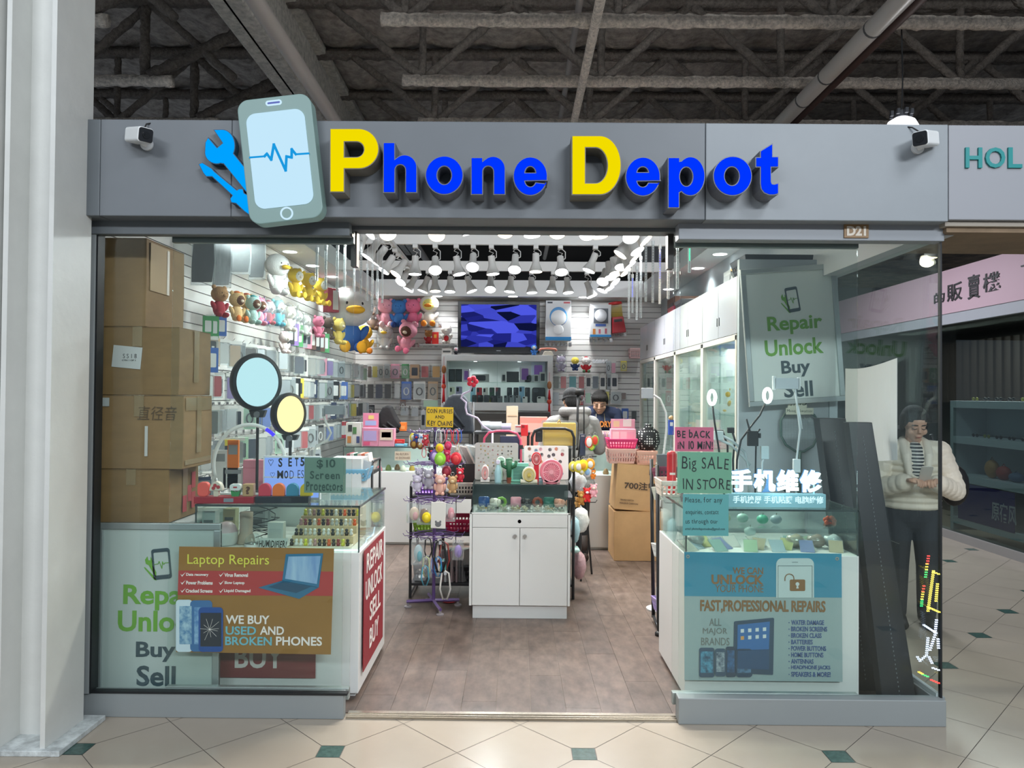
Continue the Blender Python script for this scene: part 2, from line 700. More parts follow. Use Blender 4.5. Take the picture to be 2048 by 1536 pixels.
# white painted steel column in front, with its foot plate
c0 = -2.06
m = MB()
m.box(-2.082, c0, -0.375, -0.085, 0.02, 6.2)
m.box(-2.285, -2.262, -0.375, -0.085, 0.02, 6.2)
m.box(-2.262, -2.082, -0.24, -0.22, 0.02, 6.2)
m.box(-2.62, -2.305, -0.40, -0.30, 0.0, 6.2)
for z0, z1 in ((1.65, 3.14), (3.3, 4.2)):
    m.box(-2.335, -2.318, -0.402, -0.398, z0, z1, 1)
co = struct('column', m, [mat('d2d3cf', 0.42, noise=0.06, scale=2.2, bump=0.12, bscale=14), mat('3d3b39', 0.8)])
pl = MB()
f0 = PZ(118, 1503, 0.025)
pl.box(-2.75, f0.x, f0.y, -0.03, 0, 0.025)
pl.build('foot_plate', mat('c2c8c8', 0.5, noise=0.3, scale=18, bump=0.2), co, bevel=0.003)

# neighbouring shop across the walkway: wall at X = 5 with a pink lettered band
XN = 5.0
m = MB()
za, zb_, zc = PX(1960, 580, XN).z, PX(1960, 614, XN).z, PX(1960, 633, XN).z
m.box(XN - 0.06, XN, 2.4, 9.4, 2.57, 3.07, 0)
m.box(XN - 0.05, XN, 2.4, 9.4, 2.45, 2.57, 1)
m.box(XN - 0.03, XN + 0.1, 2.4, 9.4, 0.0, 0.09, 2)
m.box(XN + 1.2, XN + 1.3, 2.4, 9.4, 0.0, 3.0, 3)
m.box(XN, XN + 1.3, 2.4, 9.4, 2.5, 2.56, 3)
struct('wall_pink', m, [mat('a58a93', 0.6), mat('8d8e93', 0.5), mat('8f8b88', 0.6), mat('4a4744', 0.7)])
w = MB().box(XN, XN + 0.01, 2.4, 9.4, 0.09, 2.45).build('window_4', glass('c2ccca', 0.05))
w['kind'] = 'structure'
m = MB().box(2.2, 8.2, 9.4, 9.6, 0, 5)
struct('wall_far', m, mat('6d7072', 0.7))
m = MB().box(2.2, 8.2, 2.6, 9.6, 3.55, 3.65)
struct('ceiling_walkway', m, mat('6b5a48', 0.9, noise=0.6, scale=5, bump=0.8, bscale=9))

# roof: ribbed deck, rough sprayed trusses, a girder and pipes
ROUGH = mat('655e57', 0.95, noise=0.35, scale=26, bump=1.0, bscale=48)
LIME = mat('d2c8bc', 0.95, noise=0.35, scale=30, bump=1.0, bscale=55)
m = MB()
ZD = 5.8
n = 130
vs, fs = [], []
for i in range(n + 1):
    xx = -9 + 22 * i / n
    zz = ZD + (0.05 if (i // 2) % 2 else 0.0)
    vs += [(xx, -1.5, zz), (xx, 14, zz)]
for i in range(n):
    fs.append((2 * i, 2 * i + 1, 2 * i + 3, 2 * i + 2))
m.add(vs, fs)
m.box(-9, 13, -1.5, 14, ZD + 0.06, ZD + 0.1)
struct('ceiling_deck', m, mat('9f978f', 0.95, noise=0.4, scale=9, bump=1.0, bscale=30))
m = MB()
m.box(-9, 13, 13.9, 14, 3.0, ZD)
struct('wall_mall_end', m, mat('3a3836', 0.9))


def rough_tube(mb, a, b, r, mi=0):
    a, b = Vector(a), Vector(b)
    k = max(3, int((b - a).length / 0.05))
    mb.tube([a.lerp(b, i / k) + Vector((random.uniform(-1, 1), 0, random.uniform(-1, 1))) * 0.006 for i in range(k + 1)], [r * random.uniform(0.88, 1.12) for i in range(k + 1)], 9, mi, jit=0.05)


def truss(Z, x0, x1, first):
    Y = Z - 3.63
    r = MB()
    rough_tube(r, (x0, Y, 4.9), (x1, Y, 4.9), 0.058)
    t = r.build('roof_truss', LIME, smooth='all')
    t['kind'] = 'structure'
    w = MB()
    rough_tube(w, (-9, Y, 5.74), (12, Y, 5.74), 0.06)
    nx = first
    rough_tube(w, (first, Y, 4.93), (first - 1.0, Y, 5.7), 0.045)
    while nx < x1 - 0.1:
        rough_tube(w, (nx, Y, 4.93), (nx, Y, 5.74), 0.04)
        rough_tube(w, (nx + 0.04, Y, 4.93), (nx + 0.94, Y, 5.72), 0.045)
        rough_tube(w, (nx + 0.94, Y, 5.72), (nx + 1.84, Y, 4.93), 0.045)
        nx += 1.88
    w.build('truss_web', ROUGH, t, smooth='all')
    return t


for Z in (5.19, 6.425, 7.676, 8.87, 10.1, 11.4):
    truss(Z, -1.2, 12, -1.0)
    truss(Z + 0.05, -9, -3.65, -8.65 if Z != 7.676 else -8.6)
for Z in (6.425, 7.676, 8.87):          # webs that run up to the girder from the bay at its left
    w = MB()
    Y = Z - 3.58
    rough_tube(w, (-3.9, Y, 4.95), (-2.6, Y, 5.6), 0.06)
    rough_tube(w, (-3.95, Y, 4.95), (-3.95, Y, 5.7), 0.05)
    t = w.build('roof_truss', ROUGH, smooth='all')
    t['kind'] = 'structure'
m = MB()
m.box(-2.62, -2.32, -1, 13.8, 4.9, 4.96)
m.box(-2.50, -2.44, -1, 13.8, 4.9, 5.8)
m.box(-2.62, -2.32, -1, 13.8, 5.7, 5.8)
struct('ceiling_beam', m, mat('b9b4aa', 0.95, noise=0.3, scale=16, bump=0.8, bscale=40), bevel=0.02)


def along_pipe(name, ra, rb, z, ma, rings=(), n=16):
    zz = z - 1.6
    x = (ra + rb) / 2 * zz
    r = abs(rb - ra) / 2 * zz
    mb = MB().tube([(x, -1, z), (x, 13.5, z)], r, n)
    o = struct(name, mb, ma, smooth=True)
    for y in rings:
        MB().tube([(x, y, z), (x, y + 0.02, z)], r * 1.05, n).build('pipe_ring', mat('4a4a4a', 0.6), o, smooth=True)
    return o


along_pipe('ceiling_pipe', -0.692, -0.646, 4.62, mat('b9b0a8', 0.5))
along_pipe('ceiling_pipe', 0.937, 0.987, 4.6, mat('b4b0aa', 0.4), (1.55, 2.3, 3.2, 3.75, 5.4))
along_pipe('ceiling_pipe', 0.995, 1.022, 4.65, mat('4a3733', 0.6))
along_pipe('ceiling_pipe', 0.195, 0.222, 4.8, LIME, n=10)
along_pipe('ceiling_pipe', 0.148, 0.166, 5.5, mat('9b9692', 0.5))

# dark clutter seen through the open middle of the shop's ceiling
# ================================================================ lit channel letters on the fascia
YF = -0.25
def solid(loops, y, depth, off, name, ma, parent=None):
    """closed outlines of (x, z), inner ones are holes, made into a solid from y back to y + depth"""
    c = bpy.data.curves.new('o', 'CURVE')
    c.dimensions = '2D'
    c.fill_mode = 'BOTH'
    c.extrude = depth / 2
    c.offset = off
    for lp in loops:
        s = c.splines.new('POLY')
        s.points.add(len(lp) - 1)
        for p, (x, z) in zip(s.points, lp):
            p.co = (x, z, 0, 1)
        s.use_cyclic_u = True
    o = bpy.data.objects.new('o', c)
    me = bpy.data.meshes.new_from_object(o)
    mb = MB().add([(v.co.x, y + depth / 2 - v.co.z, v.co.y) for v in me.vertices], [tuple(p.vertices) for p in me.polygons])
    bpy.data.objects.remove(o)
    bpy.data.meshes.remove(me)
    bpy.data.curves.remove(c)
    return mb.build(name, ma, parent)


def arc(cx, cy, rx, ry, a0, a1, n=14):
    return [(cx + rx * math.cos(R(a0 + (a1 - a0) * i / n)), cy - ry * math.sin(R(a0 + (a1 - a0) * i / n))) for i in range(n + 1)]


def letter_e(cx, cy, rx, ry, hole, bar, right, term, inn):
    (hl, hr, hb, ht) = hole
    a0 = math.degrees(math.asin(min(1, (cy - bar) / ry)))
    o = [(right, bar)] + arc(cx, cy, rx, ry, max(a0, -8), 342, 40) + [term] + arc(inn[0], inn[1], inn[2], inn[3], -25, -180, 12)
    return [o, arc((hl + hr) / 2, hb, (hr - hl) / 2, hb - ht, 0, 180, 14)]


A1 = lambda p: P(640 + p[0] / 4.2667, 240 + p[1] / 4.2667, YF)
A2 = lambda p: P(1100 + p[0] / 4.096, 240 + p[1] / 4.096, YF)
LET = [
    ('P', A1, 1, [[(90, 78)] + arc(330, 243, 165, 165, 90, -90, 20) + [(200, 408), (200, 607), (90, 607)],
                  [(200, 177)] + arc(310, 249, 70, 72, 90, -90) + [(200, 322)]]),
    ('h', A1, 0, [[(545, 197), (632, 197), (632, 345)] + arc(722, 400, 98, 98, 125, 0) + [(820, 612), (735, 612)] + arc(684, 425, 51, 53, 0, 180) + [(632, 612), (545, 612)]]),
    ('o', A1, 0, [arc(1060, 470, 155, 158, 0, 354, 40), arc(1060, 470, 68, 85, 0, 352, 30)]),
    ('n', A1, 0, [[(1295, 325), (1383, 325), (1383, 362)] + arc(1477, 413, 98, 98, 125, 0) + [(1575, 628), (1487, 628)] + arc(1435, 438, 52, 53, 0, 180) + [(1383, 628), (1295, 628)]]),
    ('e', A1, 0, letter_e(1795, 478, 140, 158, (1742, 1848, 455, 388), 508, 1935, (1930, 548), (1795, 512, 53, 62))),
    ('D', A2, 1, [[(185, 133)] + arc(410, 369, 168, 236, 90, -90, 24) + [(185, 605)],
                  [(285, 218)] + arc(372, 370, 105, 152, 90, -90, 20) + [(285, 522)]]),
    ('e', A2, 0, letter_e(762, 462, 136, 153, (708, 815, 433, 375), 490, 900, (895, 520), (761, 493, 53, 60))),
    ('p', A2, 0, [[(975, 312), (1058, 312), (1058, 345)] + arc(1152, 459, 113, 154, 130, -130, 24) + [(1055, 590), (1055, 712), (975, 712)],
                  arc(1118, 462, 60, 85, 0, 352, 30)]),
    ('o', A2, 0, [arc(1497, 457, 152, 155, 0, 354, 40), arc(1492, 458, 67, 83, 0, 352, 30)]),
    ('t', A2, 0, [[(1820, 200), (1820, 305), (1868, 305), (1868, 378), (1808, 378), (1808, 505), (1816, 526), (1836, 531), (1868, 522), (1868, 598), (1840, 606), (1800, 606), (1760, 590), (1737, 560), (1731, 520), (1731, 378), (1693, 378), (1693, 310), (1731, 310), (1731, 255)]]),
]
SAY = ['yellow lit channel letter P, first of the shop sign', 'blue lit channel letter h, right after the yellow P', 'blue lit channel letter o between h and n', 'blue lit channel letter n in the first word of the sign', 'blue lit channel letter e ending the first word of the sign',
       'yellow lit channel letter D that starts the second word', 'blue lit channel letter e right after the yellow D', 'blue lit channel letter p with its tail hanging low', 'blue lit channel letter o across the joint of the fascia', 'blue lit channel letter t with slanted top, last of the sign']
FACE = {1: glow('f2dc00', 1.0), 0: glow('0036ff', 1.0)}
for (ch, A, yel, loops), say in zip(LET, SAY):
    lp = [[(A(p).x, A(p).z) for p in l] for l in loops]
    ox = sum(p[0] for p in lp[0]) / len(lp[0])
    oz = min(p[1] for p in lp[0])
    t = thing('channel_letter', say, 'sign letter', (ox, -0.13, oz), group='lit letters of the shop sign')
    lp = [[(x - ox, z - oz) for x, z in l] for l in lp]
    solid(lp, YF + 0.13, 0.004, 0.0, 'letter_face', FACE[yel], t)
    solid(lp, YF + 0.134, 0.115, 0.0045, 'letter_can', mat('77746c', 0.5) if yel else mat('6a6e78', 0.5), t)

# phone emblem with wrench and screwdriver
B = lambda x, y, Y=YF: P(380 + x / 5.12, 170 + y / 5.12, Y)
c = B(921, 755, -0.21)
k = mpp(-0.21) / 5.12
t = thing('phone_emblem', 'giant lit mobile phone emblem tilted on the fascia beside the yellow P', 'sign emblem', (c.x, -0.13, c.z), (0, R(-7.0), 0))
yf = -0.08
m = MB().prism(rrect(-383 * k, 383 * k, -648 * k, 648 * k, 120 * k, 8), yf, 0.0)
m.build('phone_case', [mat('6d8683', 0.45, emit=0.30)], t, bevel=0.004)
m = MB().prism(rrect(-302 * k, 302 * k, -497 * k, 492 * k, 100 * k, 8), yf - 0.004, yf)
m.build('screen', glow('c4e8fb', 1.0), t)
m = MB()
ring_prism(m, rrect(-84 * k, 84 * k, 555 * k, 610 * k, 27 * k, 6), rrect(-66 * k, 66 * k, 572 * k, 594 * k, 11 * k, 6), yf - 0.003, yf)
m.build('speaker_slot', glow('cfeeff', 1.0), t)
MB().prism(rrect(-66 * k, 66 * k, 572 * k, 594 * k, 11 * k, 6), yf - 0.001, yf).build('speaker_slot', glow('6a76c4', 0.9), t)
m = MB()
ring_prism(m, circ(8 * k, -570 * k, 67 * k), circ(8 * k, -570 * k, 50 * k), yf - 0.003, yf)
m.build('home_button', glow('cfeeff', 1.0), t)
pts = [(615, 748), (765, 735), (790, 708), (835, 770), (860, 612), (985, 880), (992, 735), (1045, 745), (1045, 660), (1088, 712), (1220, 702)]
a7 = R(7.0)
pl = []
for x, y in pts:
    dx, dz = (x - 921) * k, (755 - y) * k
    pl.append((dx * math.cos(a7) + dz * math.sin(a7), -dx * math.sin(a7) + dz * math.cos(a7)))
m = MB()
for i, ((ax, az), (bx, bz)) in enumerate(zip(pl, pl[1:])):
    w = (9 if i in (0, 9) else 13) * k
    d = Vector((bx - ax, bz - az)).normalized()
    n = Vector((-d.y, d.x)) * w
    e = d * w * 0.8
    m.prism([(ax - e.x + n.x, az - e.y + n.y), (ax - e.x - n.x, az - e.y - n.y), (bx + e.x - n.x, bz + e.y - n.y), (bx + e.x + n.x, bz + e.y + n.y)], yf - 0.0065 - i * 0.0001, yf - 0.004)
m.build('pulse_line', glow('1a9ae0', 1.0), t)
for name, say, pts in (
    ('wrench_emblem', 'bright blue lit wrench shape half behind the phone emblem', [(250, 462)] + arc(330, 620, 122, 160, 92, -30, 12) + [(600, 900), (640, 1180), (590, 1105), (345, 800)] + arc(270, 690, 115, 110, -70, -190, 10) + [(160, 590), (185, 545), (275, 650), (340, 595)]),
    ('screwdriver_emblem', 'bright blue lit screwdriver shape under the wrench emblem', [(95, 812), (125, 800), (215, 855), (240, 885), (480, 1085), (500, 1068), (535, 1068), (545, 1108), (640, 1160), (660, 1340), (615, 1330), (560, 1290), (470, 1205), (425, 1198), (415, 1165), (440, 1130), (225, 930), (165, 930), (140, 900)])):
    lp = [(B(*p, -0.18).x, B(*p, -0.18).z) for p in pts]
    ox, oz = lp[0][0], min(z for x, z in lp)
    lp = [(x - ox, z - oz) for x, z in lp]
    t = thing(name, say, 'sign emblem', (ox, -0.13, oz))
    solid([lp], -0.05, 0.004, 0.0, 'emblem_face', glow('00a2ff', 1.0), t)
    solid([lp], -0.046, 0.046, 0.004, 'emblem_can', mat('2b4a60', 0.5), t)

# teal letters on the neighbour's fascia
for ch, u0, u1, say in (('H', 1931.6, 1965, 'teal letter H on the neighbouring fascia'), ('O', 1971.5, 2011, 'teal round letter O on the neighbouring fascia'), ('L', 2017, 2045, 'teal letter L cut by the picture edge on the neighbouring fascia')):
    a, b = P(u0, 294.5, -0.135), P(u1, 335.5, -0.135)
    o = text(ch, a.x, b.x, b.z, a.z, -0.135, mat('0a7f80', 0.4), off=0.022, depth=0.01, name='wall_letter')
    o.name = 'wall_letter'
    tag(o, say, 'sign letter', 'teal letters next door')

# unit number plate
a, b = P(1689, 447.5, -0.06), P(1738, 475.5, -0.06)
t = thing('number_plate', 'small brown unit plate reading D21 above the glass', 'sign', ((a.x + b.x) / 2, -0.05, b.z))
w, h = (b.x - a.x) / 2, a.z - b.z
MB().box(-w, w, -0.008, 0, 0, h).build('plate', mat('8a6b45', 0.45), t, bevel=0.001)
text('D21', -w * 0.80, w * 0.76, h * 0.14, h * 0.84, -0.010, mat('d6cdbf', 0.5), t, off=0.045)

# security cameras under the fascia's top edge
def security_camera(u, v, yaw, say):
    c = P(u, v, -0.24)
    t = thing('security_camera', say, 'security camera', (c.x, -0.13, c.z), group='security cameras on the fascia')
    M = Matrix.Translation((0, -0.10, 0)) @ Matrix.Rotation(yaw, 4, 'Z') @ Matrix.Rotation(R(12), 4, 'X')
    s = 0.031
    MB().prism(rrect(-s * 1.12, s * 1.12, -s * 1.12, s * 1.12, 0.013), -0.03, 0.13, M=M).build('housing', mat('e4e6e6', 0.35), t, bevel=0.004)
    MB().prism(rrect(-s, s, -s, s, 0.011), -0.035, -0.029, M=M).build('front_plate', mat('1c1e22', 0.3), t)
    m = MB()
    m.tube([(0, -0.040, 0), (0, -0.034, 0)], 0.016, 20, M=M)
    m.tube([(0, -0.043, 0), (0, -0.040, 0)], 0.008, 16, M=M)
    m.build('lens', mat('07080a', 0.1, coat=1.0), t)
    q_ = -1 if yaw > 0 else 1
    MB().tube([(q_ * 0.06, -0.04, 0.005), (q_ * 0.03, -0.005, -0.01)], 0.016, 12).tube([(q_ * 0.03, -0.01, -0.01), (q_ * 0.03, 0, -0.01)], 0.03, 20).build('bracket', mat('d7d9da', 0.4), t)
    MB().tube([(-0.02, -0.02, 0.02), (-0.035, -0.03, 0.05), (-0.03, -0.012, 0.085), (0, 0.02, 0.105)] if yaw > 0 else [(0.03, -0.02, 0.03), (0.03, -0.03, 0.055), (0.0, -0.012, 0.085), (-0.03, 0.02, 0.10)], 0.0035, 8).build('cable', mat('1a1a1c', 0.5), t)


security_camera(284, 269, R(48), 'white security camera with black face above the wrench emblem')
security_camera(1847, 276, R(-46), 'white security camera with black face on the light end of the fascia')
# ================================================================ lamps of the shop
BARW = mat('d9d8d5', 0.5)
for z0, z1, Z, u in ((2.93, 3.06, 6.5, 0), (2.90, 3.0, 7.7, 0), (2.93, 3.03, 4.9, 0)):
    m = MB().box(-1.89, 1.72, Z - 3.63 - 0.02, Z - 3.63 + 0.02, z0, z1)
    o = struct('ceiling_bar', m, BARW)
for X in (-1.08, 0.95):
    m = MB().box(X - 0.018, X + 0.018, 0.9, 4.4, 2.90, 2.93)
    o = struct('ceiling_track', m, BARW)
LENS = {'w': glow('fff0d8', 12.0), 'c': glow('f4faff', 12.0)}
HEAD = mat('cfcecb', 0.4)
NUM = 'first second third fourth fifth sixth seventh eighth ninth tenth eleventh twelfth thirteenth fourteenth fifteenth sixteenth seventeenth eighteenth nineteenth twentieth'.split()
NUM += ['twenty-' + b for b in NUM[:9]] + ['thirtieth'] + ['thirty-' + b for b in NUM[:9]]


BAR = {'front row over the doorway': (1.27, 2.93), 'middle row': (2.87, 2.93), 'back row': (4.07, 2.90)}
SIDE = {'row along the boxes side': -1.08, 'row along the cabinets side': 0.95}


def track_light(u, v, ax, ay, warm, say, group, row, zh=2.69, watts=40.0):
    """head whose lit disc shows at the measured spot; ax, ay: how far it leans sideways and towards the walkway"""
    d = Vector((ax, -ay, -1.0)).normalized()
    if row in BAR:
        c = P(u, v, BAR[row][0] + d.y * 0.165)
        top = c - d * 0.165
        at = Vector((top.x, top.y, BAR[row][1]))
    else:
        top = PZ(u, v, zh) - d * 0.165
        at = Vector((SIDE[row], top.y, 2.90))
    zm = at.z
    off = top.x - at.x
    t = thing('track_light', say, 'track light', at, group=group)
    MB().box(-0.022, 0.022, -0.03, 0.03, -0.035, 0).build('adapter', HEAD, t, bevel=0.003)
    hz = top.z - zm
    m = MB()
    m.tube([(0.012, 0, -0.03), (0.045, 0, -0.06), (0.045 + off, 0, hz - 0.01), (0.03 + off, 0, hz - 0.02)], 0.0045, 6)
    m.tube([(0, 0, -0.03), (-0.02, 0.01, -0.055), (0.02 + off * .4, -0.01, -0.075), (-0.005 + off, 0, hz)], 0.0035, 6)
    m.build('arm', HEAD, t, smooth=True)
    M = Matrix.Translation((off, 0, hz)) @ d.to_track_quat('-Z', 'Y').to_matrix().to_4x4()
    h = MB().lathe([(0.0, 0.004), (0.030, 0.0), (0.031, -0.075), (0.034, -0.09), (0.045, -0.118), (0.058, -0.15), (0.060, -0.165), (0.056, -0.165), (0.054, -0.160)], 22)
    h = h.build('lamp_head', HEAD, t, smooth=True)
    h.matrix_local = M
    MB().lathe([(0.0, -0.1605), (0.056, -0.161)], 22).build('lens', LENS[warm], h)
    lamp('track_spot', 'SPOT', (0, 0, -0.175), watts * (1.7 if 'back row' in group else 1.0), (1, 0.86, 0.68) if warm == 'w' else (0.93, 0.97, 1.0), 0.045, spot=R(115), parent=h, blend=0.8)
    return t


ROWS = [
    ('front row over the doorway', [(737, 466, -.9, .5, 'c'), (776, 468, .25, .8, 'w'), (873, 470, -.05, .9, 'w'), (941, 467, .35, -.1, 'c'), (1010, 464, 0, .8, 'w'), (1064, 472, .05, .12, 'c'), (1115, 466, 0, .7, 'w'), (1175, 468, .1, .9, 'c'), (1199, 474, .1, .1, 'w'), (1262, 474, .2, .9, 'c'), (1293, 481, .9, .3, 'w')]),
    ('middle row', [(830, 549, 0, .05, 'c'), (870.5, 541, .1, .8, 'c'), (919, 549, .2, .1, 'c'), (945, 535, 0, .8, 'c'), (986, 549, .1, .05, 'c'), (1029, 540, -.05, .6, 'c'), (1071.6, 544, 0, .08, 'w'), (1123, 545, .05, .5, 'c'), (1177, 542, -.4, .1, 'c')]),
    ('back row', [(845, 583, -.35, .1, 'c'), (870.5, 583, .05, .12, 'w'), (899.7, 584, 0, .15, 'c'), (944, 583, .35, .1, 'c'), (980.5, 579.5, 0, .6, 'c'), (1019, 584, -.1, .1, 'c'), (1063.8, 586, .05, .1, 'c'), (1103, 584, -.1, .15, 'c'), (1136.7, 586, .1, .15, 'c'), (1184, 593, .35, .15, 'c')]),
    ('row along the boxes side', [(712, 495, -.8, -.2, 'c'), (734, 515, -.6, .2, 'c'), (748, 526, -.7, .1, 'c'), (766, 542, -.6, .3, 'c'), (791, 549, -.6, .35, 'w'), (801, 565, -.5, .6, 'c'), (816, 580, -.5, .2, 'c')]),
    ('row along the cabinets side', [(1275, 503, .5, .35, 'c'), (1240, 510, -.7, .1, 'w'), (1270, 517, .9, .3, 'w'), (1243, 535, 0, .45, 'c'), (1261, 531, .7, .2, 'c'), (1252, 545, .7, .35, 'w'), (1231, 548.5, .1, .35, 'w'), (1221, 556, .1, .35, 'c'), (1205, 564, -.3, .7, 'c'), (1230.6, 565, .7, .45, 'c'), (1219, 577.6, .5, .3, 'c'), (1204, 582, -.4, .2, 'c')]),
]
for row, lst in ROWS:
    for i, (u, v, ax, ay, wm) in enumerate(lst):
        face = 'facing out' if ay > 0.45 else 'tilted aside' if abs(ax) > 0.3 else 'pointing down'
        track_light(u, v, ax, ay, wm, '%s track spotlight %s, %s in the %s' % ('warm' if wm == 'w' else 'cool white', face, NUM[i], row), 'track lights, ' + row, row)

# recessed lights in the bulkhead
for i, (u, v, where) in enumerate(((580, 503, 'nearest the glass above the plush toys'), (625, 531, 'second from the glass above the plush toys'), (665, 553, 'third from the glass above the plush toys'), (700, 573, 'fourth from the glass above the plush toys'), (722, 590, 'at the back corner above the big duck'),
                                   (875, 592, 'on the back bulkhead beside the television'), (1026, 592.5, 'on the back bulkhead above the television'), (1167, 594, 'on the back bulkhead above the gift boxes'), (1440, 508, 'nearest the glass above the cabinets'), (1396, 536, 'second from the glass above the cabinets'), (1337, 578, 'third from the glass above the cabinets'))):
    c = PZ(u, v, 2.93)
    t = thing('downlight', 'round recessed white downlight ' + where, 'ceiling light', (c.x, min(c.y, 6.45), 2.93), group='downlights in the bulkhead')
    MB().lathe([(0.062, -0.003), (0.078, -0.004), (0.08, 0.0)], 28).build('trim_ring', WHITE, t, smooth=True)
    MB().lathe([(0.0, -0.0055), (0.064, -0.005)], 28).build('lens', glow('ffffff', 8.0), t)
    lamp('downlight_spot', 'SPOT', (0, 0, -0.02), 42 if v > 585 else 45 if u < 900 else 22, (0.95, 0.98, 1.0), 0.06, spot=R(130), parent=t)

# icicle light tubes hanging in the two front corners
ICE = glass('f2f6f6', 0.10, 0.1, haze=0.25)
TUBES = [(634, 505, 562, .9), (652, 500, 578, 1.0), (675, 500, 583, 1.1), (690, 492, 583, 1.2), (709, 497, 584, 1.3), (722.5, 482, 588, 1.4), (735, 536, 602, 1.9), (745, 536, 622, 2.0), (755, 540, 628, 2.1), (765, 545, 606, 2.2),
         (1258, 550, 638, 2.4), (1265, 556, 626, 2.2, '3850ff'), (1274, 540, 640, 2.1), (1282, 520, 636, 1.9), (1292, 488, 604, 1.6), (1306, 490, 606, 1.5), (1320, 498, 608, 1.4, '2a3cff'), (1337, 474, 598, 1.2), (1355, 492, 578, 1.0), (1379, 494, 545, .9, '3ff0b0')]
for i, tb in enumerate(TUBES):
    u, v0, v1, Y = tb[:4]
    a, b = P(u, v0, Y), P(u, v1, Y)
    t = thing('icicle_light', 'clear icicle light tube%s, %s of those hanging by the %s' % (' glowing ' + ('green' if tb[4][0:2] == '3f' else 'blue') if len(tb) > 4 else '', NUM[i % 10], 'plush toys' if i < 10 else 'cabinets'), 'light tube', (a.x, Y, b.z), group='icicle light tubes')
    L = a.z - b.z
    MB().tube([(0, 0, 0), (0, 0, L)], 0.009, 8).build('tube', ICE, t, smooth=True)
    MB().tube([(0, 0, L), (0, 0, L + 0.03)], 0.011, 8).tube([(0, 0, L + 0.03), (0, 0, 3.0 - b.z)], 0.0018, 4).build('cap', mat('d8dcdc', 0.4), t)
    m = MB()
    n = 22
    m2 = MB()
    for q_ in range(n):
        z = L * (q_ + 0.5) / n
        (m2 if len(tb) > 4 and q_ > n * 0.45 else m).cbox((0, -0.004, z), (0.006, 0.002, 0.006))
    m.build('diode', mat('c9cfd2', 0.3), t)
    if m2.v:
        m2.build('diode', glow(tb[4], 3.0), t)
for part_ in (TUBES[:10], TUBES[10:]):
    m = MB().tube([P(tb[0], tb[1], tb[3]).xy.to_3d() + Vector((0, 0, 3.0)) for tb in part_], 0.006, 6)
    m.tube([P(part_[0][0], part_[0][1], part_[0][3]).xy.to_3d() + Vector((0, 0, 3.0)), Vector((-1.9 if part_ is TUBES[:10] or part_[0][0] < 1000 else 1.72, part_[0][3], 3.0))], 0.006, 6)
    struct('ceiling_rod', m, BARW)
# high bay lamp over the walkway and a spare one further off
c = P(1803, 252, 2.87)
t = thing('high_bay_lamp', 'round white high bay lamp shining just above the fascia', 'ceiling lamp', (c.x, 2.87, c.z))
MB().lathe([(0.145, -0.06), (0.14, -0.02), (0.11, 0.04), (0.06, 0.07), (0.0, 0.075)], 28).build('dome', glow('f6f8ff', 3.0), t, smooth='all')
m = MB().lathe([(0.05, 0.075), (0.05, 0.13)], 16)
for a in range(8):
    m.cbox((0.085 * math.cos(a * PI / 4), 0.085 * math.sin(a * PI / 4), 0.11), (0.025, 0.025, 0.045))
m.build('heat_sink', mat('3d3f44', 0.5), t)
MB().tube([(0, 0, 0.13), (0.01, 0, 0.4), (0, 0, 4.9 - c.z)], 0.006, 6).build('cord', DARK, t)
lamp('high_bay_bulb', 'POINT', (0, 0, -0.12), 25, (0.95, 0.97, 1.0), 0.1, parent=t)
# ================================================================ counters, posters, boxes, cabinets
CARD = mat('8e714a', 0.75, noise=0.10, scale=5, stretch=(1, 1, 3))
CARD2 = mat('846840', 0.75, noise=0.10, scale=5, stretch=(1, 1, 3))
TAPE = glass('efe6d2', 0.10, 0.25, haze=0.35, hazecol='c9b48c')
BLK = mat('17181a', 0.45)
LAQ = mat('dfe0de', 0.3)
EDGE = mat('3b4645', 0.2)


def counter(name, say, x0, x1, y0, y1, zb, zt, wall=0.012):
    t = thing(name, say, 'counter', ((x0 + x1) / 2, y0, 0))
    w, d = (x1 - x0) / 2, y1 - y0
    MB().box(-w, w, 0, d, 0.03, zb).box(-w + 0.02, w - 0.02, 0.03, d, 0.004, 0.03).build('base', LAQ, t, bevel=0.003)
    MB().box(-w + 0.006, w - 0.006, 0.004, 0.010, zb, zt - 0.008).build('glass_front', CASEG, t)
    for s in (-1, 1):
        xx = s * (w - 0.006)
        MB().box(min(xx, xx - s * 0.006), max(xx, xx - s * 0.006), 0.010, d - 0.01, zb, zt - 0.008).build('glass_side', CASEG, t)
    MB().box(-w + 0.004, w - 0.004, 0.002, d - 0.008, zt - 0.008, zt).build('glass_top', CASEG, t)
    e = MB()
    e.box(-w + 0.002, w - 0.002, 0.0, 0.006, zt - 0.009, zt + 0.001)
    for s in (-1, 1):
        e.box(s * (w - 0.005) - 0.003, s * (w - 0.005) + 0.003, 0.001, 0.008, zb, zt)
        e.box(s * (w - 0.003) - 0.003, s * (w - 0.003) + 0.003, 0.0, d - 0.008, zt - 0.009, zt + 0.001)
    e.build('glass_edge', EDGE, t)
    MB().box(-w + 0.02, w - 0.02, d - 0.02, d - 0.008, zb, zt - 0.01).build('back_door', mat('c9d2d0', 0.3), t)
    MB().box(-w + 0.03, w - 0.03, d * 0.5 - 0.004, d - 0.03, zb + 0.12, zb + 0.127).build('glass_shelf', CASEG, t) if zt - zb > 0.2 and w < 0.4 else None
    return t


lcx0, lcx1 = -1.68, P(718, 1200, 0.24).x
LC = counter('display_counter', 'white display counter with glass top behind the laptop repairs poster', lcx0, lcx1, 0.24, 1.02, 0.765, 1.01)
RC = counter('display_counter', 'white display counter with glass top behind the unlock poster', P(1370, 1200, 0.24).x, P(1718, 1200, 0.24).x, 0.24, 0.93, 0.77, 1.01)
